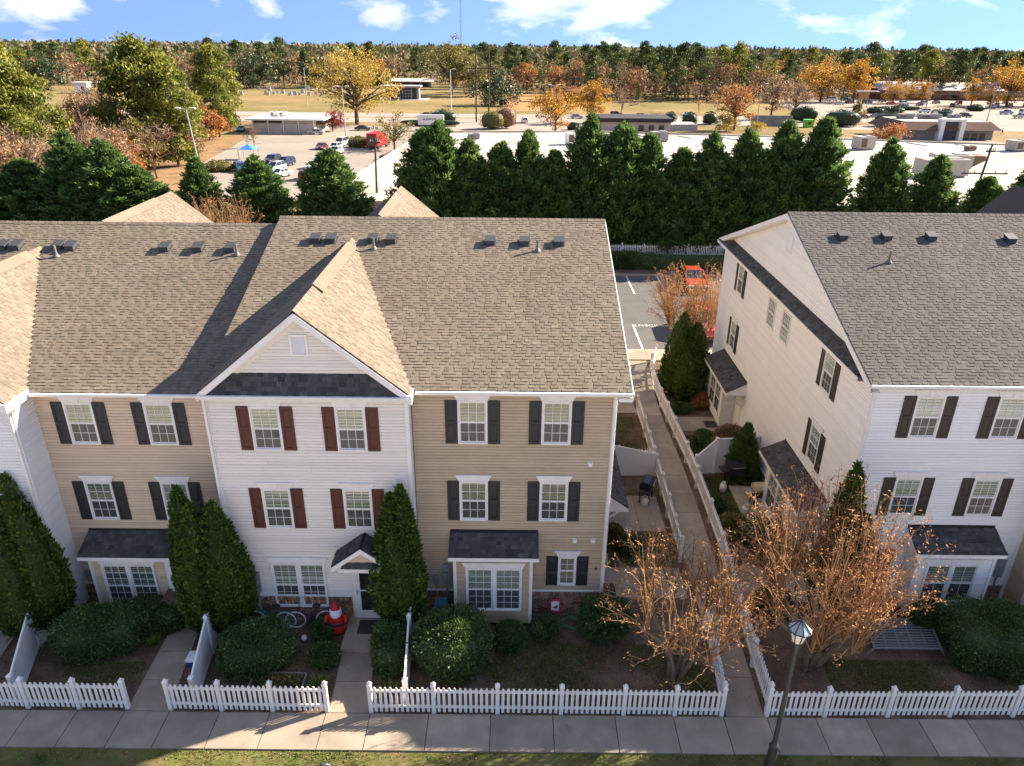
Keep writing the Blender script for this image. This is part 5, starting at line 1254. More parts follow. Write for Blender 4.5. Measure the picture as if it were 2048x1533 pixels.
for i, (x, y, lb) in enumerate(((8.5, 1.75 - 3.2, 'stepping stone under the big crepe myrtle, nearer the lamp'), (8.9, -.9, 'stepping stone under the big crepe myrtle, nearer the house'))):
    o = MB().hexa([(x - .28, y - .18, 0), (x + .28, y - .12, 0), (x + .25, y + .2, 0), (x - .25, y + .16, 0), (x - .27, y - .17, .05), (x + .27, y - .11, .05), (x + .24, y + .19, .05), (x - .24, y + .15, .05)]).build('stepping_stone', m_conc, None); tag(o, lb, 'stone')
# metal rack lying in the white house garden
o = thing('wire_rack', 'grey metal grid rack lying on the ground in the white house garden', 'rack', (11.2, -1.1, 0))
A, B_, Cq, D_ = Vector((10.15, -1.75, .3)), Vector((12.35, -1.75, .3)), Vector((12.6, -.45, .34)), Vector((10.4, -.45, .34))
fr = MB()
for a, b2 in ((A, B_), (B_, Cq), (Cq, D_), (D_, A)): fr.bar(a, b2, .05)
for p in (A, B_, Cq, D_): fr.bar(p, (p.x + (.18 if p in (B_, Cq) else -.18), p.y, 0), .05)
fr.build('frame', m_grey, o)
for k in range(1, 11): MB().bar(A.lerp(D_, k / 11), B_.lerp(Cq, k / 11), .05, .02).build('slat', m_grey, o)
for k in range(1, 5): MB().bar(A.lerp(B_, k / 5) + Vector((0, 0, -.015)), D_.lerp(Cq, k / 5) + Vector((0, 0, -.015)), .025).build('crossbar', m_grey, o)
def grill(label, x, y, rz, lid=m_blackmetal, top=None):
    o = thing('gas_grill', label, 'grill', (x, y, 0), rz); m4 = WM[o]
    def B(mb, *a): return mb.hexa([tuple(m4 @ Vector(p)) for p in [(a[0], a[2], a[4]), (a[1], a[2], a[4]), (a[1], a[3], a[4]), (a[0], a[3], a[4]), (a[0], a[2], a[5]), (a[1], a[2], a[5]), (a[1], a[3], a[5]), (a[0], a[3], a[5])]])
    B(MB(), -.38, .38, -.25, .25, .55, .85).build('firebox', m_blackmetal, o)
    l = MB(); q = [(-.24, .86), (-.27, .98), (-.16, 1.12), (.1, 1.16), (.24, 1.05), (.25, .86)]
    l.prism([tuple(m4 @ Vector((-.38, a, b))) for a, b in q], m4.to_3x3() @ Vector((.76, 0, 0))); l.build('lid', lid, o)
    l = MB(); l.tube([tuple(m4 @ Vector((-.28, -.32, .98))), tuple(m4 @ Vector((.28, -.32, .98)))], .018, 6); l.build('handle', m_grey, o)
    for s in (-1, 1): B(MB(), min(s * .40, s * .72), max(s * .40, s * .72), -.22, .22, .80, .84).build('side_shelf', top or m_blackmetal, o)
    for sx in (-.34, .34):
        for sy in (-.2, .2): B(MB(), sx - .025, sx + .025, sy - .025, sy + .025, 0, .55).build('leg', m_blackmetal, o)
grill('black gas grill on the tan house patio by the picket fence', 4.05, 7.2, 1.2); grill('long black gas grill by the white screen behind the propane tank', 8.3, 8.7, .15); grill('black grill with a beige lid on the white house patio', 8.95, 6.9, .1, M('beige_lid', (.50, .38, .24), .5), m_grey)
def tank(label, x, y):
    o = thing('propane_tank', label, 'gas tank', (x, y, 0)); 
    MB().lathe((x, y, 0), [(.12, 0), (.12, .05), (.15, .07), (.155, .3), (.13, .38), (.05, .42)], 16).build('cylinder', m_vinyl, o, True)
    MB().lathe((x, y, 0), [(.09, .4), (.1, .5), (.095, .5), (.085, .4)], 14).build('collar', m_vinyl, o); MB().tube([(x, y, .4), (x, y, .48)], .03, 8).build('valve', m_grey, o)
tank('white propane tank on grass in front of the long black grill', 7.65, 8.0); tank('white propane tank on the patio beside the beige lidded grill', 8.15, 6.25); tank('white propane tank under the grill on the tan house patio', 3.95, 6.8)
o = thing('patio_chair', 'black metal patio chair with a pale blanket by the white screen', 'chair', (2.6, 8.4, 0))
MB().box(2.3, 2.9, 8.1, 8.65, .42, .46).build('seat', m_blackmetal, o); MB().prism([(2.3, 8.62, .45), (2.9, 8.62, .45), (2.9, 8.8, 1.05), (2.3, 8.8, 1.05)], (0, .03, 0)).build('backrest', m_blackmetal, o)
for x in (2.33, 2.87):
    for y in (8.13, 8.62): MB().bar((x, y, 0), (x, y, .43), .04).build('leg', m_blackmetal, o)
o = MB().prism([(2.38, 8.2, .47), (2.8, 8.16, .47), (2.82, 8.58, .5), (2.4, 8.6, .5)], (0, 0, .05)).build('blanket', m_flag, None); tag(o, 'pale folded blanket on the black patio chair', 'blanket')
o = MB().lathe((8.35, 5.9, 0), [(.0, .03), (.27, .03), (.3, .06), (.3, .09), (.26, .06)], 20).build('fire_pit_ring', M('rust', (.2, .12, .07), .9), None); tag(o, 'round tan dish on the patio beside the propane tank', 'dish')

# ---------------------------------------------------------------- cars
m_paint = M('car_paint', (1, 1, 1), .25, objcol=True, spec=.5, coat=.6); m_cgl = M('car_glass', (.02, .025, .03), .08, spec=.8); m_tyre = M('tyre', (.02, .02, .02), .85); m_rim = M('wheel_rim', (.4, .4, .42), .35, metal=.8)
m_hl = M('headlight', (.75, .76, .78), .15); m_tl = M('tail_light', (.4, .01, .01), .2)
def carmesh(kind):
    """x = length (front +), y = width, z up; body shell, glasshouse, wheels, lamps"""
    prof = {'sedan': dict(L=4.7, W=1.8, lo=[(-2.35, .45), (-2.3, .9), (-1.6, 1.0), (1.0, .95), (2.15, .78), (2.35, .55), (2.3, .3), (-2.25, .3)], cab=[(-1.75, .98), (-.95, 1.42), (.25, 1.45), (1.1, .96)]),
            'suv': dict(L=4.7, W=1.9, lo=[(-2.3, .5), (-2.3, 1.08), (-2.1, 1.12), (1.0, 1.1), (2.15, .98), (2.35, .7), (2.3, .35), (-2.25, .35)], cab=[(-2.2, 1.1), (-1.95, 1.68), (.25, 1.72), (1.15, 1.1)]),
            'van': dict(L=5.2, W=2.0, lo=[(-2.6, .5), (-2.6, 1.2), (-2.4, 1.25), (1.5, 1.2), (2.4, 1.02), (2.6, .7), (2.5, .35), (-2.5, .35)], cab=[(-2.55, 1.22), (-2.45, 1.98), (.8, 2.02), (1.7, 1.2)]),
            'pickup': dict(L=5.5, W=1.95, lo=[(-2.7, .6), (-2.7, 1.15), (-.55, 1.16), (1.2, 1.15), (2.55, 1.05), (2.75, .75), (2.7, .4), (-2.6, .4)], cab=[(-.65, 1.15), (-.4, 1.76), (.75, 1.8), (1.45, 1.15)])}[kind]
    W2 = prof['W'] / 2; out = []
    b = MB(); P = prof['lo']; n = len(P)
    rings = [(-W2 + .0, 1.0, .06), (-W2, 1.0, 0), (W2, 1.0, 0), (W2, 1.0, .06)]
    for y, s, ins in ((-W2, .97, 1), (-W2 + .07, 1, 0), (W2 - .07, 1, 0), (W2, .97, 1)):
        for x, z in P: b.v.append((x * s, y, .3 + (z - .3) * (.96 if ins else 1)))
    for i in range(3):
        for k in range(n): b.f.append((i * n + k, i * n + (k + 1) % n, (i + 1) * n + (k + 1) % n, (i + 1) * n + k)); b.m.append(0); b.t.append(.5)
    b.f += [tuple(range(n))[::-1], tuple(range(3 * n, 4 * n))]; b.m += [0, 0]; b.t += [.5, .5]
    c = prof['cab']; zt = c[1][1]; w0, w1 = W2 - .06, W2 - .24
    b.hexa([(c[1][0] + .02, -w1, zt - .03), (c[2][0] - .02, -w1, zt - .01), (c[2][0] - .02, w1, zt - .01), (c[1][0] + .02, w1, zt - .03), (c[1][0] + .1, -w1 + .08, zt + .03), (c[2][0] - .1, -w1 + .08, zt + .04), (c[2][0] - .1, w1 - .08, zt + .04), (c[1][0] + .1, w1 - .08, zt + .03)])
    for sy in (-1, 1):
        for (x0, z0), (x1, z1) in ((c[0], c[1]), (c[3], c[2])): b.bar((x0, sy * w0, z0), (x1, sy * w1, z1), .09, .07)
        xm = (c[1][0] + c[2][0]) / 2; b.bar((xm - .05, sy * w0, c[0][1]), (xm, sy * w1, zt), .09, .06)
        b.box(c[3][0] - .45, c[3][0] - .3, min(sy * W2, sy * (W2 + .16)), max(sy * W2, sy * (W2 + .16)), c[3][1] + .02, c[3][1] + .14)
    if kind == 'pickup':
        b.box(-2.68, -.7, -W2 + .02, -W2 + .1, 1.1, 1.25); b.box(-2.68, -.7, W2 - .1, W2 - .02, 1.1, 1.25); b.box(-2.7, -2.62, -W2 + .02, W2 - .02, 1.1, 1.25)
    out.append(('body', b.mesh('car_body', m_paint)))
    g = MB(); g.hexa([(c[0][0] + .02, -w0 + .01, c[0][1] - .03), (c[3][0] - .02, -w0 + .01, c[3][1] - .03), (c[3][0] - .02, w0 - .01, c[3][1] - .03), (c[0][0] + .02, w0 - .01, c[0][1] - .03), (c[1][0] + .03, -w1 + .01, zt), (c[2][0] - .03, -w1 + .01, zt), (c[2][0] - .03, w1 - .01, zt), (c[1][0] + .03, w1 - .01, zt)]); out.append(('window', g.mesh('car_glass', m_cgl)))
    xs = prof['L'] * .29
    w_ = MB().lathe((0, -.11, 0), [(.0, 0), (.34, 0), (.35, .03), (.35, .19), (.34, .22), (0, .22)], 16, axis='y', m=0); w_.lathe((0, -.115, 0), [(.0, -.004), (.2, -.004), (.2, .02)], 12, axis='y', m=1); w_.lathe((0, .115, 0), [(.2, -.02), (.2, .004), (0, .004)], 12, axis='y', m=1)
    wm = w_.mesh('wheel', [m_tyre, m_rim])
    for sx in (-xs, xs):
        for sy in (-W2 + .08, W2 - .08): out.append(('wheel', wm, (sx, sy, .35)))
    zf = P[4][1] - .12; xf = P[4][0] + .05
    hl = MB().box(-.12, .12, -.2, .2, -.07, .07).mesh('lamp', m_hl); tl = MB().box(-.05, .05, -.12, .12, -.12, .12).mesh('lamp', m_tl)
    for sy in (-W2 + .3, W2 - .3): out.append(('headlight', hl, (xf, sy, zf)))
    for sy in (-W2 + .18, W2 - .18): out.append(('tail_light', tl, (P[1][0] + .01, sy, P[1][1] - .15)))
    b2 = MB().box(P[5][0] - .1, P[5][0] + .03, -W2 + .15, W2 - .15, .42, .58).mesh('grille', m_blackmetal); out.append(('grille', b2))
    return out
CARS = {k: carmesh(k) for k in ('sedan', 'suv', 'van', 'pickup')}
CC = dict(white=(.72, .72, .70), black=(.015, .016, .018), grey=(.13, .135, .14), silver=(.42, .43, .44), red=(.38, .02, .025), maroon=(.14, .012, .015), blue=(.03, .12, .30), lblue=(.12, .25, .42), navy=(.015, .025, .06), orange=(.42, .06, .02), dgreen=(.02, .05, .035))
def car(kind, colr, label, x, y, heading, group, z=None):
    """heading in degrees: 0 faces +X, 90 faces away from the camera"""
    z = gz(y) if z is None else z
    o = bpy.data.objects.new('parked_car', None); link(o, None, Matrix.Translation((x, y, z + .03)) @ Matrix.Rotation(R(heading), 4, 'Z')); tag(o, label, 'truck' if kind == 'pickup' else ('van' if kind == 'van' else 'car'), group)
    for q in CARS[kind]:
        c = inst(q[0], q[1], o, WM[o] @ Matrix.Translation(q[2] if len(q) > 2 else (0, 0, 0)))
        if q[0] == 'body': c.color = (*CC[colr], 1)
    return o
car('suv', 'red', 'bright red car parked nose-in behind the white house', 11.25, 28.0, -92, None); car('sedan', 'orange', 'orange-red car parked under the rear hedge behind the crepe myrtle', 12.9, 38.9, -90, None)
gl, gr, gd = 'cars in the left car park', 'cars in the right shopping car park', 'cars on the road'
for a in (('suv', 'blue', 'blue pickup-like car nose towards us beside the low shrub', -52.6, 121.5, -60), ('suv', 'black', 'black car behind the silver one', -50.3, 133.5, -100), ('suv', 'navy', 'dark blue car right of the black one', -46.8, 130.0, -110), ('suv', 'silver', 'silver car in front of the dark pair', -46.6, 122.8, -110), ('sedan', 'white', 'white car nearest us by the cypress tops', -43.6, 115.5, -115),
          ('sedan', 'maroon', 'maroon car left of the white van', -46.6, 159.0, -90), ('van', 'white', 'white van standing behind the white pickup', -43.6, 166.5, -100), ('suv', 'white', 'white car between the van and pickup', -43.0, 157.0, -100), ('pickup', 'white', 'white pickup truck in the middle of the lot', -41.1, 149.0, 82), ('suv', 'red', 'red car half hidden by a cypress top', -38.2, 113.0, 90), ('sedan', 'white', 'white car half hidden behind the red one', -40.6, 126.5, -90),
          ('sedan', 'silver', 'silver car side-on at the white flat-roofed building', -56.6, 194.2, 180), ('sedan', 'lblue', 'blue car left of the white flat-roofed building', -79.5, 201, -80), ('sedan', 'black', 'black car side-on right of the crimson maple', -45.9, 206.5, 0),
          ('suv', 'navy', 'navy car farthest along the mall wall', -27.6, 140.5, 170), ('sedan', 'lblue', 'light blue car second along the mall wall', -27.4, 135.8, 170), ('suv', 'white', 'white car third along the mall wall', -27.4, 131.0, 170), ('sedan', 'silver', 'silver car nearest along the mall wall', -27.2, 126.3, 170)): car(*a, gl)
for a in (('sedan', 'grey', 'dark grey car side-on on the road behind the evergreen hedge', -33.0, 253.5, 180), ('suv', 'white', 'white car seen from behind on the wide drive', 1.3, 234.0, 95), ('suv', 'black', 'black car on the road right of the bare tree', 34.5, 262, 0), ('sedan', 'white', 'white car side-on on the road by the round bushes', 60.8, 266.5, 180), ('suv', 'navy', 'dark blue car on the road left of the white one', 42.5, 254.0, 0), ('sedan', 'silver', 'silver car behind the orange tree on the road', 19.5, 252, 0)): car(*a, gd)
for i, (x, y, kd, cl, hd, lb) in enumerate([(147.9, 356, 'van', 'white', 10, 'white van in the far row by the yellow trees'), (154.5, 357, 'suv', 'navy', 20, 'navy car beside the white van'), (158.1, 341, 'suv', 'grey', 15, 'dark grey car right of the golden tree trunk'), (166.0, 334, 'sedan', 'red', 10, 'red car in the shopping car park'), (141.1, 330, 'sedan', 'silver', 20, 'silver car below the far white van'), (173, 337, 'suv', 'white', 15, 'white car right of the red one'), (163.5, 315.7, 'sedan', 'blue', 30, 'blue car on the entrance drive'),
        (123.5, 263.5, 'sedan', 'black', 5, 'black car left of the dark hedge'), (130.5, 268.5, 'sedan', 'grey', 20, 'grey car uphill of the black one'), (137.0, 275, 'suv', 'navy', 20, 'dark car at the end of the hedge'), (158.8, 290.5, 'suv', 'white', 160, 'white car turning on the wide asphalt'), (167.5, 291, 'sedan', 'silver', 165, 'silver car following the white one'), (164.5, 271.5, 'suv', 'black', 10, 'black car above the restaurant roof'), (182, 338, 'suv', 'white', 90, 'white car under the small golden trees'), (191.5, 345, 'sedan', 'grey', 90, 'grey car under the small golden trees'), (187.7, 324, 'suv', 'black', 60, 'black car by the island'),
        (210.6, 330, 'suv', 'silver', 60, 'silver car in the corner cluster'), (225.9, 350, 'suv', 'white', 60, 'white car behind the corner cluster'), (217.5, 331.5, 'sedan', 'maroon', 60, 'maroon car in the corner cluster'), (222.5, 329, 'suv', 'navy', 60, 'navy car at the end of the corner cluster'), (189, 287, 'pickup', 'lblue', 20, 'light blue pickup at the right edge'), (197, 288, 'van', 'white', 20, 'white van at the right edge behind the pickup'), (184, 270, 'pickup', 'silver', 15, 'silver pickup nearest the right edge'), (199, 340, 'suv', 'red', 80, 'red car near the red shop front'), (177, 331, 'sedan', 'black', 80, 'black car below the twin golden trees'), (204, 322, 'sedan', 'white', 40, 'white car by the right golden tree'), (150, 340, 'sedan', 'maroon', 20, 'maroon car between the golden trees'), (170, 352, 'suv', 'grey', 90, 'grey car below the pink-grey wall')]): car(kd, cl, lb, x, y, hd, gr)
# ---------------------------------------------------------------- far ground: lots, road, lawns
m_road = M('road_asphalt', (.33, .28, .235), .95, col2=(.28, .24, .20), scale=.08, detail=8, spec=.1)
m_lawn = M('cemetery_lawn', (.26, .19, .085), .98, col2=(.15, .125, .048), scale=.05, detail=9, fine=.3, bscale=.8, col3=(.27, .18, .09), scale3=.02, spec=.05)
m_litter = M('leaf_litter', (.29, .18, .095), .98, col2=(.20, .125, .07), scale=.25, detail=9, fine=.4, bscale=1.5, spec=.05)
lot1 = sheet('car_park', [(-49, 90), (-20, 90), (-20, 219), (-79, 219), (-68, 160), (-64, 130)], m_oldasph, .03)
sheet('leaf_litter_ground', [(-120, 52), (-53, 52), (-49, 90), (-64, 130), (-68, 160), (-75, 186), (-140, 186)], m_litter, .02)
sheet('road', [(-400, 231), (100, 231), (100, 266), (-400, 266)], m_road, .04)
med = sheet('road_median', [(-400, 247.5), (-14, 247.5), (-14, 250.5), (-400, 250.5)], m_lawn, .06)
sheet('drive', [(-20, 200), (22, 200), (22, 231), (-20, 231)], m_road, .03)
sheet('drive', [(-26, 132), (130, 132), (130, 200), (-26, 200)], m_oldasph, .03)
sheet('car_park', [(100, 222), (330, 222), (330, 372), (118, 372)], m_road, .035)
sheet('cemetery_lawn', [(-420, 266), (118, 266), (118, 420), (-420, 420)], m_lawn, .02)
sheet('clay_track', [(-6, 281), (14, 281), (22, 385), (-6, 385)], m_clay, .04)
for p in ([(122, 285), (150, 285), (152, 292), (120, 292)], [(140, 315), (200, 320), (200, 326), (138, 322)], [(150, 300), (175, 303), (176, 308), (150, 306)], [(95, 236), (128, 240), (128, 248), (95, 246)]): sheet('planting_island', p, m_lawn, .07)

# ---------------------------------------------------------------- trees
def tree_cloud(seed, h, w, mat, n=2600, leaf=.7, zc=.58, zr=.44, nb=46, trunk=.03, gappy=.33, lm=1.0, shell=.45, bmat=None, top=None):
    """limbs running to leaf clumps spread through an uneven crown"""
    r = np.random.default_rng(seed); d = unit(r.normal(size=(nb, 3))); q = r.random(nb) ** shell
    C = np.stack([d[:, 0] * w / 2 * q, d[:, 1] * w / 2 * q, h * zc + d[:, 2] * h * zr * q], 1) * np.array([1, 1, 1]); C[:, :2] += r.normal(0, w * .03, (nb, 2))
    if top: C[:, :2] *= np.interp(C[:, 2] / h, [0, .5, 1], top)[:, None]
    sz = w * .13 * r.uniform(.6, 1.35, nb); m = n // nb; k = np.repeat(np.arange(nb), m)
    P = C[k] + unit(r.normal(size=(len(k), 3))) * (r.random((len(k), 1)) ** gappy) * sz[k][:, None] * [1, 1, .72]
    D = r.normal(0, 1, (len(k), 3)) + unit(C - [0, 0, h * .35])[k] * .5
    v, f = sprays(P, D, leaf * r.uniform(.6, 1.4, len(k)) * lm, leaf * .75 * r.uniform(.6, 1.3, len(k)), r)
    tb = r.normal(.5, .2, nb); T = np.clip(tb[k] + r.normal(0, .17, len(k)), 0, 1)
    L = [(np.array([[0, 0, -.5], [0, 0, h * .25], [r.normal(0, .02 * h), r.normal(0, .02 * h), h * .6]]), np.array([trunk, trunk * .8, trunk * .4]) * h)]
    for i in range(0, nb, 2):
        z0 = min(C[i, 2] * .8, h * r.uniform(.22, .5)); s = np.array([0, 0, z0]); L.append((np.array([s, (s + C[i]) / 2 + [0, 0, h * .02], C[i]]), np.array([trunk * .42, trunk * .28, trunk * .1]) * h))
    tv, tf = polytubes(L, 6)
    return [('trunk', npmesh('tree_trunk', tv, tf, bmat or m_bark, smooth=True)), ('crown', npmesh('tree_crown', v, f, mat, T))]
def pine(seed, h, w, mat, n=2600, leaf=.8, bare=.42, nb=44):
    r = np.random.default_rng(seed); t = r.random(nb) ** .8; z = h * (bare + (1 - bare) * t); a = r.random(nb) * 2 * np.pi
    rr = w / 2 * np.interp(t, [0, .3, .7, 1], [.55, 1, .8, .18]) * r.uniform(.35, 1.05, nb)
    C = np.stack([rr * np.cos(a), rr * np.sin(a), z], 1); sz = w * .17 * r.uniform(.65, 1.3, nb); m = n // nb; k = np.repeat(np.arange(nb), m)
    P = C[k] + unit(r.normal(size=(len(k), 3))) * (r.random((len(k), 1)) ** .4) * sz[k][:, None] * [1, 1, .55]
    v, f = sprays(P, r.normal(0, 1, (len(k), 3)) + [0, 0, .6], leaf * r.uniform(.6, 1.4, len(k)), leaf * .5 * r.uniform(.6, 1.3, len(k)), r)
    T = np.clip(r.normal(.45, .2, nb)[k] + r.normal(0, .17, len(k)), 0, 1)
    L = [(np.array([[0, 0, -.5], [0, 0, h * .5], [r.normal(0, .2), r.normal(0, .2), h * .96]]), np.array([.017, .012, .004]) * h)]
    for i in range(nb): L.append((np.array([[0, 0, C[i, 2] - .06 * h * r.random()], C[i] * [.5, .5, 1], C[i]]), np.array([.004, .003, .0015]) * h))
    tv, tf = polytubes(L, 5)
    return [('trunk', npmesh('pine_trunk', tv, tf, m_bark, smooth=True)), ('crown', npmesh('pine_crown', v, f, mat, T))]
m_bare = M('bare_branch', (.22, .155, .11), .95, col2=(.30, .20, .14), scale=.3, tint=.3, spec=.05)
def bare(seed, h, w, mat=None, depth=4, thin=.012, lit=None):
    r = np.random.default_rng(seed); L = []
    def grow(p, d, ln, rad, k):
        e = p + d * ln; mid = (p + e) / 2 + r.normal(0, ln * .05, 3); L.append((np.array([p, mid, e]), np.array([rad, rad * .85, rad * .68])))
        if k == 0: return
        for j in range(3 if k > 1 else 4):
            nd = unit((d + r.normal(0, .48, 3) + [0, 0, .22])[None])[0]; grow(p + (e - p) * r.uniform(.5, 1), nd, ln * r.uniform(.58, .8), rad * .58, k - 1)
    for j in range(2): grow(np.array([0, 0, -.3]), unit(np.array([[r.normal(0, .12), r.normal(0, .12), 1.]]))[0], h * .34, h * thin * 1.5, depth)
    P = np.concatenate([q[0] for q in L]); sx = w / max(1e-3, np.ptp(P[:, 0])); sz = h / P[:, 2].max()
    L = [(q[0] * [sx, sx, sz], np.maximum(q[1], .022)) for q in L]
    tv, tf = polytubes(L, 3); tint = np.repeat(r.random(len(L)), [(len(q[0]) - 1) * 3 for q in L])
    n = 700; ends = np.array([q[0][2] for q in L[-n:]]); v, f = sprays(ends, r.normal(0, 1, (len(ends), 3)) + [0, 0, .5], h * .05, h * .012, r)
    return [('trunk', npmesh('bare_limbs', tv, tf, mat or m_bare, tint=tint)), ('twigs', npmesh('bare_twigs', v, f, lit or lf_brown, r.random(len(f))))]
def put(name, label, parts, x, y, s=1.0, rz=None, group=None, cat='tree'):
    return plant(name, label, cat, (x, y, gz(y) - .1), parts, group, s, random.random() * 6 if rz is None else rz)
# near-left pines and scrub
PN = [pine(41, 23, 16, lf_pine, 17000, .8, .08, 80), pine(42, 22, 17, lf_pine, 18000, .8, .06, 90), pine(43, 21, 13, lf_pine, 13000, .75, .10, 70)]
put('pine_tree', 'huge yellow-green pine cut by the left edge of the picture', PN[0], -97, 121, 1.02)
put('pine_tree', 'broad shorter pine beside the huge one at the left edge', PN[1], -86, 112, .82)
put('pine_tree', 'tallest yellow-green pine rising above the skyline behind the peach roof', PN[1], -73, 131, 1.0, 1.0)
put('pine_tree', 'pine leaning over the lot edge right of the tallest pine', PN[2], -66.5, 127, .85)
put('pine_tree', 'slim pine behind the tallest one, with a rusty tree beside it', PN[2], -86, 203, 1.03)
put('pine_tree', 'dark young pine at the corner of the lot near the blue car', PN[0], -80, 186, .62)
put('pine_tree', 'low bright pine above the cypress at the left edge', PN[1], -82, 92, .55, 2.5)
put('pine_tree', 'second low bright pine above the bushy cypress', PN[2], -70, 88, .52, .5)
BS = [bare(51, 11, 11), bare(52, 10, 10, lit=lf_rust), bare(53, 12, 10)]
SC = [tree_cloud(54, 10, 10, lf_brown, 4200, .5, .5, .48, 60), tree_cloud(55, 8, 9, lf_rust, 3000, .5, .5, .48, 46), tree_cloud(56, 10, 10, lf_olive, 4200, .5, .5, .48, 60)]
for i, (x, y, s, k) in enumerate([(-88, 140, 1.2, 0), (-82, 128, 1.1, 3), (-78, 118, 1.1, 1), (-74, 112, 1.0, 4), (-70, 106, 1.0, 2), (-92, 150, 1.1, 4), (-96, 160, 1.1, 3), (-66, 98, 1.0, 0), (-62, 92, .9, 1), (-70, 120, 1.0, 5), (-64, 112, .9, 0), (-76, 138, 1.0, 5), (-71, 142, .8, 3), (-79, 176, 1.0, 4), (-84, 170, 1.1, 3), (-90, 100, 1.1, 3), (-80, 102, 1.0, 0), (-60, 84, .9, 1), (-57, 78, .8, 2), (-74, 152, .8, 1), (-100, 130, 1.2, 5), (-106, 142, 1.2, 3), (-96, 118, 1.1, 5), (-88, 110, 1.1, 3), (-67, 103, .9, 3), (-63, 99, .7, 4), (-74, 128, 1.0, 3), (-70, 112, .9, 4), (-104, 170, 1.2, 3), (-112, 185, 1.2, 0), (-90, 190, 1.1, 3), (-58, 70, .9, 0), (-66, 78, .9, 3), (-74, 84, 1.0, 0), (-96, 96, 1.2, 5)]):
    put('scrub_tree', ['bare grey-brown scrub tree in the thicket left of the car park', 'bare rust-tinged scrub tree in the thicket left of the car park', 'bare grey-brown scrub tree in the thicket left of the car park', 'brown-leaved scrub tree in the thicket left of the car park', 'rust-leaved scrub tree in the thicket left of the car park', 'olive scrub tree in the thicket left of the car park'][k], (BS + SC)[k], x, y, s, None, 'scrub trees beside the left car park')
m_ = tree_cloud
put('magnolia_tree', 'round dark magnolia on the cemetery lawn at far left', m_(61, 16, 22, lf_mag, 4000, .9, .52, .5, 60), -238, 378)
put('magnolia_tree', 'broad dark magnolia behind the gravestones', m_(62, 17, 26, lf_mag, 4500, .9, .5, .5, 70), -140, 412)
put('magnolia_tree', 'dark evergreen right of the broad magnolia', m_(63, 16, 20, lf_mag, 3500, .9, .5, .5, 60), -112, 424)
put('shade_tree', 'large spreading golden tree behind the crimson maple', m_(64, 22, 27, lf_yel, 5200, .62, .60, .42, 90, .032, .5), -51, 224)
put('maple_tree', 'small crimson maple at the corner of the white flat-roofed building', m_(65, 5.6, 7.2, lf_maple, 2200, .34, .58, .42, 44), -54, 203)
put('olive_tree', 'half bare olive-green tree beside the red truck', m_(66, 8.6, 9.5, lf_olive, 1500, .36, .56, .42, 60, .03, .7), -29.5, 158)
put('bare_tree', 'little bare tree on a mulch ring in the car park', bare(67, 4.8, 5, depth=4), -62.6, 160)
put('shade_tree', 'very tall brown-gold tree above the skyline left of the twin poles', m_(68, 27, 24, lf_olive, 5000, .8, .58, .42, 80), -33, 372)
put('shade_tree', 'second half of the tall brown-gold tree, lower and to its right', m_(69, 20, 18, lf_olive, 3600, .8, .5, .46, 60), -22, 362)
put('cedar_tree', 'broad dark cedar behind the twin utility poles', m_(70, 12, 19, lf_mag, 4200, .7, .45, .44, 70, top=(1.2, 1.1, .4)), -10.5, 307)
GO = [m_(71, 13, 13.5, lf_gold, 3600, .5, .56, .44, 70, top=(.9, 1.1, .75)), m_(72, 13.5, 11.5, lf_gold, 3600, .5, .56, .45, 70), m_(73, 12, 11, lf_gold, 3200, .5, .58, .42, 60)]
put('orange_tree', 'round orange-gold tree left of the drive lamp, over the road', GO[0], 10.0, 208)
put('orange_tree', 'round bright orange tree right of the first one', GO[1], 23.0, 236)
put('bare_tree', 'vase-shaped bare grey tree by the road', bare(74, 12, 12), 35.6, 256)
put('bare_tree', 'bare pinkish tree right of the round bushes', bare(75, 11.5, 10, lit=lf_rust), 68.4, 281)
put('brown_tree', 'large rust-brown tree by the dark-roofed building', m_(76, 14.5, 14, lf_rust, 3000, .5, .58, .42, 70, .03, .6), 64.5, 217)
put('brown_tree', 'tall brown half-bare tree right of the rust one', m_(77, 15, 12.5, lf_brown, 2800, .5, .58, .42, 70, .03, .6), 87.5, 255)
put('brown_tree', 'brown half-bare tree behind the fenced enclosure', m_(78, 12, 12, lf_brown, 2400, .5, .55, .43, 60, .03, .6), 100, 268)
put('yellow_shrub', 'round yellow-olive bush in front of the rust-brown tree', m_(79, 4.6, 7.5, lf_yel, 1500, .4, .5, .48, 40), 61.4, 214, cat='shrub')
put('yellow_shrub', 'small yellow bush right of the round one', m_(80, 2.8, 5.5, lf_yel, 900, .35, .5, .48, 30), 71.3, 217, cat='shrub')
put('orange_shrub', 'spreading orange-brown shrub left of the restaurant', m_(81, 4.8, 9.5, lf_rust, 2400, .4, .45, .5, 50), 99, 190, cat='shrub')
put('conifer', 'olive conical tree beside the dark hedge', m_(82, 8, 5, lf_olive, 1600, .45, .5, .5, 50, top=(1.2, 1, .3)), 110, 238)
for x, y, s, lb, k in ((139.5, 348, 1.45, 'tall golden tree at the end of the pine belt', 0), (155.5, 350, 1.42, 'tall spreading golden tree standing alone in the shopping car park', 1), (170.5, 343, .78, 'small round golden tree, left of the trio', 0), (178, 346, .72, 'small golden tree in the middle of the trio', 2), (186, 347, .74, 'small orange-gold tree at the right of the trio', 1), (202, 335, .88, 'golden tree in front of the red shop front', 1), (201.5, 320, .66, 'small yellow-olive tree in front of the red shop front', 2), (213.5, 328, 1.5, 'very large golden tree at the right edge', 0), (231, 334, 1.4, 'large golden tree cut by the right edge', 1)): put('golden_tree', lb, GO[k], x, y, s)
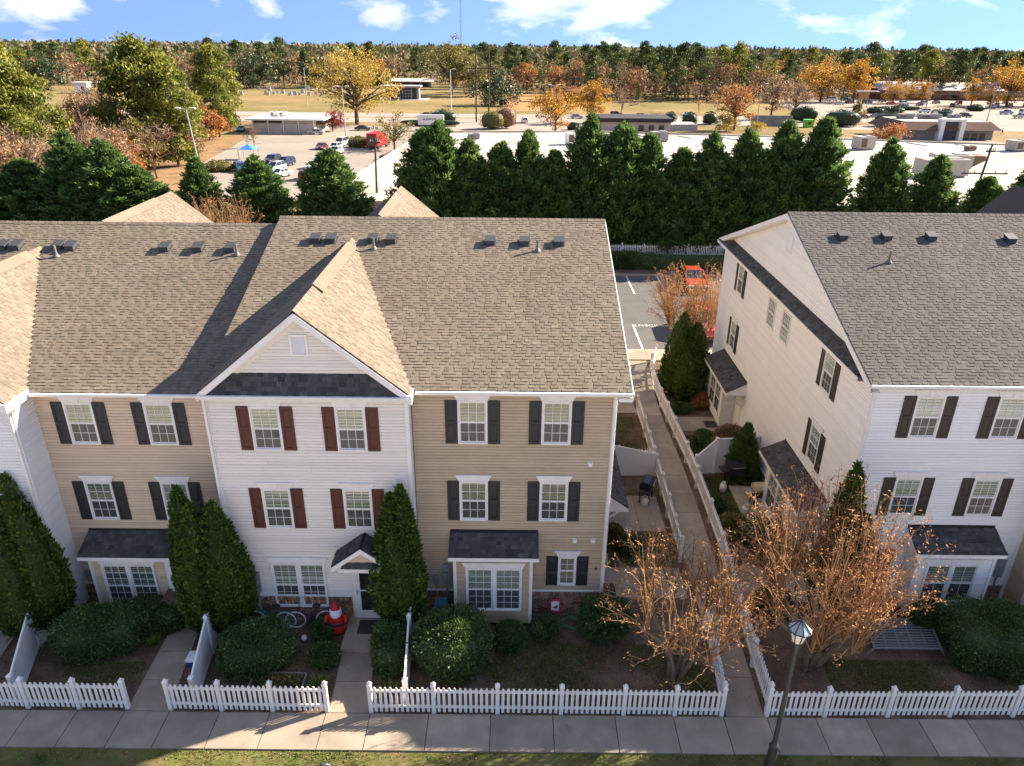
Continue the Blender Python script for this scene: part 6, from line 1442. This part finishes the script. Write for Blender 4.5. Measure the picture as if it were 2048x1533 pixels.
def bush(label, x, y, a, b, c, seed, mat=None, size=.35):
    V, F, T = rbox(a, b, c, seed, 900, size, 2.4); o = bpy.data.objects.new('bush', npmesh('bush', V, F, mat or lf_mag, T)); link(o, None, Matrix.Translation((x, y, gz(y)))); tag(o, label, 'shrub')
for i, a in enumerate([('low olive shrub beside the blue car', -57, 122, 3.2, 2.2, 1.7, lf_olive), ('yellow-green bush left of the red truck', -39, 164, 2.6, 2, 2.3, lf_olive), ('tall evergreen mass beside the road', -24.5, 226, 4.5, 2.5, 4.2, None), ('long low evergreen hedge under the taller mass', -28, 221, 10, 1.6, 2.0, None), ('brown brush at the foot of the twin poles', -8.5, 214, 3.6, 3, 5, lf_olive), ('grey-brown brush right of the twin poles', -4.5, 217, 3, 2.5, 6, lf_brown), ('round bush, left of the three by the road', 49, 238, 2, 2, 3.2, None), ('round bush, middle of the three by the road', 55, 236, 2.2, 2.2, 3.3, None), ('round bush, right of the three by the road', 61.5, 235, 2.2, 2.2, 3.6, None), ('small bush between the two orange trees', 15.5, 214, 1.5, 1.5, 1.8, None), ('small bush under the second orange tree', 22, 219, 1.6, 1.6, 1.8, None), ('dark hedge mass below the conical tree', 103, 232, 6, 3, 5, None), ('dark hedge mass left of the restaurant', 119, 234, 5, 3, 4.2, None), ('dark round bush at the restaurant end of the hedge', 127, 236, 4, 3, 3.4, None), ('dark round bush behind the restaurant roof', 143, 246, 4, 3, 4.5, None), ('bush in the island left of the white turning car', 138, 287, 3.5, 2, 2.2, None), ('long low bush in the entrance island', 146, 289, 4.5, 2, 2.2, None), ('flat hedge along the far row of cars', 155, 303, 10, 1.5, 1.8, None), ('bush in the island by the right edge', 186, 303, 4, 2, 2.4, None), ('brown brush along the edge of the clay track', 24, 330, 6, 8, 6, lf_rust), ('dark thicket behind the gravestones', -90, 430, 20, 6, 9, None), ('dark hedge by the fenced enclosure', 96, 247, 5, 2, 5, None)]): bush(a[0], *a[1:6], 100 + i, a[6])

# the belt of woodland beyond the cemetery and the shops
FP = [pine(91, 22, 11, lf_pined, 2600, .95, .35), pine(92, 22, 12, lf_pined, 2600, .95, .3), pine(93, 21, 10, lf_pined, 2400, .9, .42), pine(94, 22, 11, lf_pine, 2400, .95, .4)]
FB = [bare(95, 18, 11), bare(96, 17, 10, lit=lf_rust), tree_cloud(97, 17, 12, lf_brown, 1500, .8, .58, .42, 40, .02, .6), tree_cloud(98, 16, 11, lf_olive, 1500, .8, .58, .42, 40, .02, .6), tree_cloud(99, 16, 11, lf_rust, 1500, .8, .58, .42, 40, .02, .6)]
def clear(x, y):
    return (-320 < x < -15 and y < 425) or (-18 < x < 26 and y < 388) or (118 < x < 330 and y < 372) or (-75 < x < -40 and y < 480) or (26 < x < 118 and y < 335)
rf = random.Random(4); n_ = 0
for row, (y0, step) in enumerate(((345, 9.0), (362, 9.5), (382, 9), (402, 10), (428, 10), (455, 12), (490, 14), (530, 16))):
    x = -340.0
    while x < 345:
        xx, yy = x + rf.uniform(-3, 3), y0 + rf.uniform(-7, 7); x += step * rf.uniform(.75, 1.3)
        if clear(xx, yy) or abs(xx + 1.858) > (yy + 20) * .74: continue
        piney = rf.random() < (.62 if xx > 25 else (.42 if xx > -20 else .34)); n_ += 1
        if n_ > 285: break
        if piney: put('pine_tree', 'dark green pine in the woodland belt on the skyline', FP[rf.randrange(4)], xx, yy, rf.uniform(.72, 1.12), rf.random() * 6, 'pines in the woodland belt')
        else: put('woodland_tree', 'brown autumn tree, thin or bare, in the woodland belt on the skyline', FB[rf.randrange(5)], xx, yy, rf.uniform(.75, 1.15), rf.random() * 6, 'bare trees in the woodland belt')
# far woods: thousands of crowns that nobody could count
lf_far = leafmat('far_wood', [(.05, .075, .035), (.09, .11, .045), (.19, .13, .075), (.28, .175, .10)], .15, .9)
r_ = np.random.default_rng(77); parts = []
for y0, y1, n, hh, s in ((545, 800, 5200, 15, 4.0), (800, 1300, 5200, 16, 5.5), (1300, 2200, 5000, 17, 8.5), (2200, 3600, 3600, 20, 13)):
    Y_ = r_.uniform(y0, y1, n); X_ = r_.uniform(-.80, .80, n) * (Y_ + 60); Z_ = np.interp(Y_, KY, KZ) + hh * (r_.random(n) ** .6) * (1 + .25 * np.sin(X_ / 130 + Y_ / 90))
    k = np.repeat(np.arange(n), 3); C = np.stack([X_, Y_, Z_], 1)[k] + r_.normal(0, s * .45, (3 * n, 3)) * [1, 1, .35]
    v, f = sprays(C - [0, 0, s * .4], r_.normal(0, 1, (3 * n, 3)) + [0, -.2, .5], s * r_.uniform(.7, 1.3, 3 * n), s * .8, r_)
    t = np.clip(.38 + .3 * np.sin(X_ / 70 + y0) * np.sin(Y_ / 55) + r_.normal(0, .2, n), 0, 1)[k]; parts.append((v, f, t))
for y0, y1, n, hh in ((338, 420, 5200, 9), (420, 560, 6500, 14)):
    Y_ = r_.uniform(y0, y1, n); X_ = r_.uniform(-.78, .78, n) * (Y_ + 30); ok = np.array([not clear(a, b) for a, b in zip(X_, Y_)]); X_, Y_ = X_[ok], Y_[ok]; n = len(X_)
    k = np.repeat(np.arange(n), 3); C = np.stack([X_, Y_, np.interp(Y_, KY, KZ) + hh * r_.random(n) ** 1.3], 1)[k] + r_.normal(0, 1.0, (3 * n, 3))
    v, f = sprays(C, r_.normal(0, 1, (3 * n, 3)) + [0, 0, .5], r_.uniform(1.2, 2.6, 3 * n), 1.3, r_); parts.append((v, f, np.clip(.6 + .3 * np.sin(X_ / 23) + r_.normal(0, .2, n), 0, 1)[k]))
V, F, T = merge(parts); o = bpy.data.objects.new('far_woods', npmesh('far_woods', V, F, lf_far, T)); link(o); tag(o, kind='stuff')
m_hill = M('wooded_hill', (.08, .095, .055), .98, col2=(.13, .10, .065), scale=.01, detail=8, spec=.0)
hv = []; hx = np.linspace(-4200, 4200, 90)
for y, hgt in ((2500, 0), (3300, 26), (3600, 30), (4600, 0)):
    for i, x in enumerate(hx): hv.append((x, y, -34 + hgt * (1 + .35 * math.sin(x / 620 + 1) + .2 * math.sin(x / 210)) + (14 if hgt and x > 900 else 0) * math.exp(-((x - 1900) / 700) ** 2) - (18 if hgt else 0)))
hf = [(j * 90 + i, j * 90 + i + 1, (j + 1) * 90 + i + 1, (j + 1) * 90 + i) for j in range(3) for i in range(89)]
o = bpy.data.objects.new('hills', npmesh('hills', hv, np.array(hf), m_hill, smooth=True)); link(o); tag(o, kind='structure')

# ---------------------------------------------------------------- far buildings
m_wroof = M('white_membrane', (.50, .45, .38), .8, col2=(.40, .35, .29), scale=.22, detail=9, lo=.5, hi=.75, col3=(.26, .20, .145), scale3=.09, spec=.2)
m_mwall = M('pale_block_wall', (.45, .41, .37), .9, col2=(.38, .35, .31), scale=.5)
m_gwall = M('grey_block_wall', (.27, .26, .25), .9, col2=(.22, .215, .21), scale=.6); m_pinkw = M('warm_white_wall', (.55, .47, .42), .9, col2=(.48, .41, .36), scale=.5)
m_dark2 = M('dark_fascia', (.035, .03, .03), .7); m_mans = M('brown_mansard', (.17, .085, .055), .85, col2=(.12, .065, .045), scale=1.2, tint=.2); m_hv = M('rooftop_unit_beige', (.42, .38, .32), .6, col2=(.36, .32, .27), scale=2); m_rust = M('rusty_panel', (.16, .10, .07), .8)
m_redw = M('red_shop_wall', (.33, .05, .035), .8); m_stone = M('grave_granite', (.42, .41, .39), .7, tint=.3); m_green = M('lime_green_steel', (.12, .48, .03), .5)
mall = thing('shopping_mall', 'long low shop building with stained white flat roof behind the evergreens', 'building', (20, 100, gz(100)))
mp_ = [(-22, 64), (140, 64), (140, 109), (91, 121.5), (53, 130.5), (15.5, 137), (-16, 134), (-16.5, 118), (-20.5, 118), (-23, 82)]
MB().prism([(x, y, 1.25) for x, y in mp_], (0, 0, .3)).build('roof', m_wroof, mall)
for i in range(len(mp_)):
    (x0, y0), (x1, y1) = mp_[i], mp_[(i + 1) % len(mp_)]
    wl_ = MB(); wl_.bar((x0, y0, -1.6), (x1, y1, -1.6), .3, 6.4 - .7); wl_.build('wall', m_mwall, mall)
    pr = MB(); pr.bar((x0, y0, 1.68), (x1, y1, 1.68), .35, .28); pr.build('parapet', m_wroof, mall)
for i in range(8):
    x = 22 + i * 8.2; MB().bar((x, 133.2 - i * 1.5, 1.62), (x + 1.6, 129.4 - i * 1.5, 1.62), .9, .10).build('roof_hatch', m_gwall, mall)
for i in range(17):
    x = -18 + i * 9; MB().bar((x, 64.5, 1.565), (x - 3, 119, 1.565), .12, .03).build('roof_seam', m_gwall, mall)
for x, y in ((-12, 95), (2, 92), (20, 105), (33, 88), (47, 99), (70, 80), (78, 90), (30, 115), (52, 110), (84, 100)): MB().tube([(x, y, 1.5), (x, y, 2.3)], .14, 8).build('vent_stack', m_vinyl, mall)
def unit_(label, x, y, a, b, c, mt=None, rz=.2, hood=False, z=1.55):
    o = thing('rooftop_unit', label, 'rooftop unit', (x, y, z), rz); m4 = WM[o]
    def bx(x0, x1, y0, y1, z0, z1): return [tuple(m4 @ Vector(p)) for p in [(x0, y0, z0), (x1, y0, z0), (x1, y1, z0), (x0, y1, z0), (x0, y0, z1), (x1, y0, z1), (x1, y1, z1), (x0, y1, z1)]]
    MB().hexa(bx(-a, a, -b, b, .25, c)).build('casing', mt or m_hv, o); MB().hexa(bx(-a * .9, a * .9, -b * .9, b * .9, 0, .25)).build('kerb', m_gwall, o)
    MB().hexa(bx(-a * .8, -a * .1, -b - .03, -b, .5, c - .3)).build('grille', m_rust, o); MB().hexa(bx(a * .1, a * .8, -b * .6, b * .6, c, c + .12)).build('fan_guard', m_gwall, o)
    if hood: MB().hexa([tuple(m4 @ Vector(p)) for p in [(a, -b, .5), (a + 1.6, -b, c * .7), (a + 1.6, b, c * .7), (a, b, .5), (a, -b, c), (a + 1.6, -b, c), (a + 1.6, b, c), (a, b, c)]]).build('hood', m_rust, o)
unit_('beige rooftop unit with a rusty intake hood on the white roof', 62.5, 93.5, 2.6, 1.5, 2.1, None, -.15, True); unit_('large beige rooftop unit behind the cypress tops', 57.5, 86.5, 3.2, 1.5, 2.4, None, .1); unit_('square beige rooftop unit near the far edge of the white roof', 58.6, 114.5, 1.5, 1.2, 2.2); unit_('grey rooftop unit at the left of the ridge hatches', 24.5, 122.5, 1.5, 1, 1.8, m_gwall); unit_('small grey rooftop unit on the left part of the white roof', -9.4, 123.8, 1.0, .8, 1.0, m_gwall); unit_('white rooftop unit right of the middle of the left roof', 8.5, 117.5, 1.3, 1, 2.0, m_vinyl); unit_('wide grey rooftop unit beside the white one', 13.2, 118, 1.9, 1, 1.7, m_gwall); unit_('pale rooftop unit at the right edge of the white roof', 85.5, 114.5, 1.6, 1.2, 1.8); unit_('small rusty vent on the right part of the white roof', 77, 114, .8, .6, .8, m_rust); unit_('low brown vent box between the rooftop units', 66.5, 103.5, 1.3, .6, .5, m_rust)
wb = thing('flat_roof_building', 'small white building with flat roof and panelled wall by the left car park', 'building', (-66, 200, gz(200)))
MB().box(-74, -57, 195, 211, -6.6, -2.3).build('wall', m_mwall, wb); MB().box(-75.5, -54, 193.8, 212, -2.3, -1.85).build('roof', m_vinyl, wb)
for i in range(5): MB().box(-74.05 + i * 4.2, -73.75 + i * 4.2, 194.75, 195, -6.3, -2.3).build('pilaster', m_white, wb)
for i in range(4): MB().box(-73.6 + i * 4.2, -70.1 + i * 4.2, 194.85, 195, -5.9, -3.2).build('wall_panel', m_pinkw, wb)
for i in range(2): MB().box(-73.6 + i * 4.2, -70.1 + i * 4.2, 194.86, 195, -3.0, -2.4).build('window', m_dark2, wb)
MB().box(-57.02, -56.9, 197, 207, -5.6, -2.8).build('shop_window', m_cgl, wb)
for x in (-69.5, -67): unit_('white rooftop box on the small white building, %s' % ('left of the pair' if x < -68 else 'right of the pair'), x, 201, .9, .8, 1.3, m_vinyl, 0, z=-1.86)
cb = thing('columbarium', 'open grid walled columbarium with flat roof in the cemetery', 'building', (-53, 338, gz(338)))
MB().box(-60, -45, 337, 342, -7, -1.4).build('wall', m_gwall, cb); MB().box(-62, -44, 335.6, 343, -1.4, -.8).build('roof', m_stone, cb)
for i in range(9):
    for j in range(4): MB().box(-59.6 + i * 1.25, -58.7 + i * 1.25, 336.9, 337, -6.3 + j * 1.2, -5.4 + j * 1.2).build('niche', m_dark2, cb)
MB().box(-48, -46, 336.9, 337, -6.5, -1.8).build('door', m_dark2, cb); MB().box(-64, -41, 333, 345, -7.2, -6.55).build('plinth', m_stone, cb)
pv = thing('pavilion', 'long low pavilion with pale roof behind the columbarium', 'building', (-62, 445, gz(445)))
MB().box(-73, -51, 443, 450, -8, -4.4).build('wall', m_gwall, pv); MB().prism([(-75, 441, -4.4), (-49, 441, -4.4), (-49, 446, -2.9), (-75, 446, -2.9)], (0, 0, .3)).build('roof', m_pinkw, pv)
for i in range(4): MB().box(-72 + i * 5.3, -68 + i * 5.3, 442.9, 443, -7, -5).build('window', m_dark2, pv)
dk = thing('flat_roof_building', 'beige building with dark parapet between the mall roof and the road', 'building', (34, 216, gz(216)))
MB().box(24, 44.5, 213, 226, -6.6, -3.6).build('wall', m_pinkw, dk); MB().box(23.5, 45, 212.4, 226.5, -3.6, -2.5).build('parapet', m_dark2, dk); MB().box(44.6, 53, 215, 224, -6.6, -4.4).build('annex', m_mwall, dk)
for x in (35, 38, 41): MB().box(x, x + 1.6, 212.9, 213, -6.0, -4.4).build('window', m_cgl, dk)
rs = thing('restaurant', 'grey walled restaurant with brown mansard roof and white portal', 'building', (117, 203, gz(200)))
MB().box(105, 131, 197, 213, -6.6, -3.2).build('wall', m_gwall, rs)
pr = MB(); q0 = [(103, 195.3, -3.3), (132.5, 195.3, -3.3), (132.5, 214, -3.3), (103, 214, -3.3)]; q1 = [(105.8, 197.5, -1.2), (130, 197.5, -1.2), (130, 212, -1.2), (105.8, 212, -1.2)]
for k in range(4): pr.add([q0[k], q0[(k + 1) % 4], q1[(k + 1) % 4], q1[k]], [(0, 1, 2, 3)], 0, .5)
pr.build('mansard_roof', m_mans, rs); MB().prism([(x, y, -1.35) for x, y, z in q1], (0, 0, .1)).build('roof', m_mwall, rs)
MB().box(114.8, 121.6, 194.8, 197, -.95, -.3).build('portal', m_white, rs); MB().box(114.8, 116, 194.8, 197, -6.3, -.95).build('portal', m_white, rs); MB().box(120.4, 121.6, 194.8, 197, -6.3, -.95).build('portal', m_white, rs); MB().box(116, 120.4, 196.3, 196.9, -6.3, -.95).build('sign_panel', M('slate_blue_panel', (.06, .07, .09), .6), rs)
sg = MB()
for k, (a, b_) in enumerate(((0, .5), (.6, .9), (1.0, 1.35), (1.45, 1.7), (1.8, 2.3), (2.4, 2.8))): sg.box(117 + a, 117 + b_, 196.22, 196.3, -3.05, -2.85 + .12 * (k % 2))
sg.box(116.7, 119.9, 196.22, 196.3, -3.4, -3.32); sg.build('sign_lettering', m_white, rs)
for x in (123, 125.2, 127.4): MB().box(x, x + 1.5, 196.9, 197, -6.2, -4.2).build('window', m_cgl, rs)
for x, w_ in ((110, 2.2), (117, 3.2), (124, 1.6)): unit_('rooftop box on the restaurant roof, %s' % {110: 'left one', 117: 'middle one', 124: 'right one'}[x], x, 206, w_, 1, 1.3, m_gwall, 0, z=-1.26)
rd = thing('shop_row', 'far red fronted shops with long grey roof', 'building', (205, 370, gz(370)))
MB().box(178, 236, 374, 392, -7, -2.2).build('wall', m_redw, rd); MB().prism([(176, 371, -2.6), (238, 371, -2.6), (238, 383, .6), (176, 383, .6)], (0, 0, .3)).build('roof', m_pinkw, rd)
for i in range(9): MB().box(180 + i * 6.2, 184 + i * 6.2, 373.9, 374, -6.5, -4).build('shop_window', m_cgl, rd)
for x, y, lb in ((-208, 360, 'small white mausoleum on the cemetery lawn, left of the two'), (-198, 362, 'small white mausoleum on the cemetery lawn, right of the two')):
    o = thing('mausoleum', lb, 'mausoleum', (x, y, gz(y))); z = gz(y)
    MB().box(x - 3, x + 3, y - 2, y + 2, z, z + 4.4).build('wall', m_vinyl, o); MB().box(x - 3.4, x + 3.4, y - 2.4, y + 2.4, z + 4.4, z + 5).build('roof', m_vinyl, o); MB().box(x + .2, x + 1.7, y - 2.05, y - 2, z, z + 3).build('door', m_dark2, o)
gs = MB().box(-.75, .75, -.3, .3, -.2, .25); gs.box(-.55, .55, -.16, .16, .25, 1.35); gs.tube([(-.55, 0, 1.3), (.55, 0, 1.3)], .16, 8); gsm = gs.mesh('gravestone', m_stone)
rg = random.Random(9)
for i in range(46):
    x, y = rg.uniform(-150, -78), rg.uniform(355, 405)
    o = bpy.data.objects.new('gravestone', gsm); link(o, None, Matrix.Translation((x, y, gz(y))) @ Matrix.Rotation(rg.uniform(-.3, .3), 4, 'Z') @ Matrix.Scale(rg.uniform(.8, 1.35), 4)); tag(o, 'grey gravestone on the dry cemetery lawn before the magnolias', 'gravestone', 'gravestones on the cemetery lawn')
o = thing('dumpster', 'lime green steel dumpster beside the fenced enclosure', 'dumpster', (91, 229.5, gz(229))); z = gz(229)
MB().hexa([(90, 228, z), (92.5, 228, z), (92.5, 230, z), (90, 230, z), (89.8, 227.8, z + 2.2), (92.7, 227.8, z + 2.2), (92.7, 230.2, z + 2.2), (89.8, 230.2, z + 2.2)]).build('body', m_green, o); MB().box(89.8, 92.7, 227.7, 230.3, z + 2.2, z + 2.35).build('lid', m_green, o); MB().box(90.8, 91.7, 227.75, 227.86, z + 1.0, z + 1.7).build('panel', m_dark2, o)
o = thing('board_fence', 'dark grey board enclosure left of the green dumpster', 'fence', (80, 233, gz(233)))
for i in range(12): MB().box(74 + i * 1.1, 75.05 + i * 1.1, 232, 232.2, gz(232), gz(232) + 3.2).build('board', m_gwall, o)
o = thing('roadside_sign', 'white box sign on posts beside the low hedge', 'sign', (-26, 208, gz(208))); z = gz(208)
MB().box(-30, -22.5, 207.6, 208.6, z + 1.6, z + 4.4).build('board', m_vinyl, o)
sg = MB()
for a, b_ in ((0, .7), (.9, 1.5), (1.7, 2.4), (2.6, 3.0), (3.2, 4.0)): sg.box(-28.6 + a, -28.6 + b_, 207.5, 207.6, z + 3.0, z + 3.4)
sg.build('sign_lettering', m_gwall, o)
for x in (-29, -23.5): MB().box(x - .2, x + .2, 207.9, 208.3, z, z + 1.6).build('post', m_grey, o)
o = thing('box_truck', 'tall red truck standing beside the half bare tree', 'truck', (-34, 163, gz(163)), R(80)); m4 = WM[o]
def tb(x0, x1, y0, y1, z0, z1): return [tuple(m4 @ Vector(p)) for p in [(x0, y0, z0), (x1, y0, z0), (x1, y1, z0), (x0, y1, z0), (x0, y0, z1), (x1, y0, z1), (x1, y1, z1), (x0, y1, z1)]]
MB().hexa(tb(-4.5, 1.4, -1.25, 1.25, .9, 3.7)).build('cargo_box', m_redcl, o); cbn = MB().hexa(tb(1.5, 3.4, -1.15, 1.15, .6, 2.2)).hexa(tb(1.5, 2.9, -1.1, 1.1, 2.2, 2.9)).build('cab', m_redcl, o); MB().hexa(tb(2.85, 3.0, -1, 1, 2.05, 2.75)).build('windscreen', m_cgl, o); MB().hexa(tb(-4.5, 3.4, -.6, .6, .45, .88)).build('chassis', m_rub, o); MB().hexa(tb(-4.56, -4.51, -1.1, 1.1, 1.0, 3.2)).build('rear_door', m_rust, o)
for x in (-3, 2.4):
    for y in (-1.0, 1.0): MB().tube([tuple(m4 @ Vector((x, y - .15, .48))), tuple(m4 @ Vector((x, y + .15, .48)))], .48, 14).build('wheel', m_tyre, o)
o = thing('canopy_tent', 'blue peaked canopy tent in the left car park', 'tent', (-57, 139.5, gz(139.5))); z = gz(139.5); tp = MB()
q = [(-58.6, 138, z + 2.1), (-55.4, 138, z + 2.1), (-55.4, 141, z + 2.1), (-58.6, 141, z + 2.1), (-57, 139.5, z + 3.1)]; tp.add(q, [(0, 1, 4), (1, 2, 4), (2, 3, 4), (3, 0, 4)]); tp.build('canopy', M('blue_canvas', (.05, .24, .62), .7), o)
for p in q[:4]: MB().bar((p[0], p[1], z), (p[0], p[1], z + 2.4), .1).build('leg', m_grey, o)
def pole(label, x, y, h, head=True, mt=None, lean=0, arms=(), name=None, rad=.16, double=False):
    z = gz(y); o = thing(name or ('street_lamp' if head else 'utility_pole'), label, 'street lamp' if head else 'utility pole', (x, y, z)); top = (x + lean, y, z + h)
    MB().tube([(x, y, z - .3), top], [rad, rad * .65], 8).build('pole', mt or m_grey, o)
    if head:
        for s in ((-1, 1) if double else (1,)):
            MB().tube([top, (top[0] + s * 1.3, y - .3, top[2] + .25)], .06, 6).build('arm', mt or m_grey, o); MB().box(top[0] + s * 1.3 - .45, top[0] + s * 1.3 + .45, y - .55, y - .05, top[2] + .12, top[2] + .34).build('lamp_head', m_vinyl, o)
    for (dz, w_) in arms:
        MB().bar((top[0] - w_, y, z + h - dz), (top[0] + w_, y, z + h - dz), .12, .16).build('crossarm', mt or m_wood, o)
        for k in (-.9, -.45, .45, .9): MB().tube([(top[0] + w_ * k, y, z + h - dz + .05), (top[0] + w_ * k, y, z + h - dz + .35)], .06, 6).build('insulator', m_grey, o)
    return o
pole('tall pale lamp pole with two heads at the left edge of the lot', -57.9, 116.2, 11.2, True, m_stone, -.9, double=True); pole('lamp pole in front of the cemetery gravestones', -83, 289, 14.3, mt=m_stone); pole('lamp pole right of the crimson maple', -45, 178.5, 12.8, mt=m_stone, double=True); pole('pale lamp pole on the road left of the twin poles', -23.8, 252, 15.2, mt=m_vinyl); pole('lamp pole in front of the orange tree', 9.3, 207, 12.6, mt=m_stone, double=True); pole('lamp pole right of the rust-brown tree', 71.5, 218, 13, mt=m_stone)
for i, (x, y, h, lb) in enumerate(((112, 215, 14, 'slanting pole in front of the small golden trees, left one'), (118, 212, 13, 'slanting pole in front of the small golden trees, right one'), (151, 235, 14, 'thin pole in front of the red shop front'), (146, 200, 7.5, 'dark lamp pole right of the restaurant'))): pole(lb, x, y, h, i == 3, m_grey, .9 if i < 2 else .3, () if i == 3 else ((.6, 1.1),))
pole('dark wooden pole rising through the cypresses beside the mall roof', -18.4, 70, 9.6, False, m_wood, .3, ((.5, .6),)); pole('leaning wooden utility pole with crossarm at the right by the mall roof', 50.3, 66, 9.8, False, m_wood, .9, ((3.2, 2.6), (.8, .5)))
o = thing('transmission_pole', 'tall H-frame of two wooden poles with a crossbeam beside the road', 'utility pole', (-12.5, 236, gz(236)))
for x, y in ((-14.4, 235), (-10.4, 237)): MB().tube([(x, y, gz(y) - .3), (x + .1, y, gz(y) + 21.5)], [.28, .18], 8).build('pole', m_wood, o)
MB().bar((-17.5, 234.8, 9.9), (-7.5, 237.3, 9.9), .25, .3).build('crossbeam', m_wood, o); MB().bar((-14.4, 235, 4), (-10.4, 237, -2), .15).build('brace', m_wood, o)
for x in (-16.8, -12.4, -8.2): MB().tube([(x, 236, 9.7), (x, 236, 8.8)], .1, 6).build('insulator', m_grey, o)
def wire(label, P, sag):
    pts = []
    for a, b_ in zip(P[:-1], P[1:]):
        for k in range(10): t = k / 10; pts.append(tuple(a[i] + (b_[i] - a[i]) * t - (sag * 4 * t * (1 - t) if i == 2 else 0) for i in range(3)))
    pts.append(P[-1]); o = MB().tube(pts, .035, 4).build('power_line', m_blackmetal, None); tag(o, label, 'power line')
for i, x in enumerate((-16.8, -12.4, -8.2)): wire('%s power line from the H-frame along the road' % ('upper', 'middle', 'lower')[i], [(-330, 250 + i * 3, 9 - i), (x, 236, 8.9), (300, 250 + i * 3, 9 - i)], 5)
o = thing('radio_mast', 'thin lattice radio mast far on the skyline', 'mast', (-70, 1000, gz(1000)))
mst = MB()
for dx_, dy_ in ((-.8, 0), (.8, 0), (0, 1.2)): mst.bar((-70 + dx_, 1000 + dy_, -12), (-70 + dx_, 1000 + dy_, 100), .22)
mst.build('leg', m_grey, o); MB().tube([(-70, 1000, 100), (-70, 1000, 150)], .12, 5).build('antenna', m_grey, o)
bc = MB()
for k in range(28): bc.bar((-70.8 + 1.6 * (k % 2), 1000, -12 + k * 4), (-69.2 - 1.6 * (k % 2), 1000, -8 + k * 4), .14)
bc.build('bracing', m_redcl, o)
o = thing('round_sign', 'small round dark sign by the road right of the restaurant', 'sign', (139, 245, gz(245)))
MB().tube([(139, 245, gz(245)), (139, 245, gz(245) + 2)], .1, 6).build('post', m_grey, o); MB().tube([(139, 245, gz(245) + 3.2), (139, 244.7, gz(245) + 3.2)], 1.5, 20).build('disc', m_rust, o); MB().tube([(139, 244.69, gz(245) + 3.2), (139, 244.66, gz(245) + 3.2)], 1.0, 20).build('face', m_vinyl, o)
o = thing('board_sign', 'small orange board sign under a flat canopy by the golden tree', 'sign', (146, 318, gz(318))); z = gz(318)
for x in (144.2, 148): MB().tube([(x, 318, z), (x, 318, z + 5)], .12, 6).build('post', m_grey, o)
MB().box(144, 148.2, 317.8, 318.1, z + 3.2, z + 6).build('board', m_clay, o); MB().box(143, 152, 317, 319, z + 6.2, z + 6.6).build('top', m_vinyl, o)
# a pedestrian on the far verge
pm_ = bpy.data.meshes.new('person'); pj = dict(pel=(0, 0, .95), ch=(0, .02, 1.35), nk=(0, .02, 1.5), hd=(0, -.02, 1.66), ht=(0, -.01, 1.78), ls=(-.2, .02, 1.42), le=(-.26, -.03, 1.15), lh=(-.22, -.16, .92), rs=(.2, .02, 1.42), re=(.26, .08, 1.15), rh=(.26, .12, .9), lk=(-.1, -.16, .5), la=(-.1, -.2, .06), lt=(-.1, -.36, .03), rk=(.1, .1, .5), ra=(.1, .26, .08), rt_=(.1, .12, .02))
ks = list(pj); ed = [('pel', 'ch'), ('ch', 'nk'), ('nk', 'hd'), ('hd', 'ht'), ('ch', 'ls'), ('ls', 'le'), ('le', 'lh'), ('ch', 'rs'), ('rs', 're'), ('re', 'rh'), ('pel', 'lk'), ('lk', 'la'), ('la', 'lt'), ('pel', 'rk'), ('rk', 'ra'), ('ra', 'rt_')]
pm_.from_pydata([pj[k] for k in ks], [(ks.index(a), ks.index(b_)) for a, b_ in ed], []); pm_.materials.append(M('dark_clothing', (.03, .03, .035), .9)); pe = bpy.data.objects.new('person', pm_); link(pe, None, Matrix.Translation((144, 214, gz(214))) @ Matrix.Rotation(1.2, 4, 'Z'))
md = pe.modifiers.new('skin', 'SKIN'); 
for i, k in enumerate(ks): 
    rr = {'pel': .16, 'ch': .17, 'nk': .07, 'hd': .1, 'ht': .08, 'lk': .08, 'rk': .08, 'la': .05, 'ra': .05}.get(k, .055); pm_.skin_vertices[0].data[i].radius = (rr, rr)
pm_.skin_vertices[0].data[0].use_root = True; pe.modifiers.new('sub', 'SUBSURF').levels = 1
tag(pe, 'person in dark clothes walking on the far verge by the road', 'person')
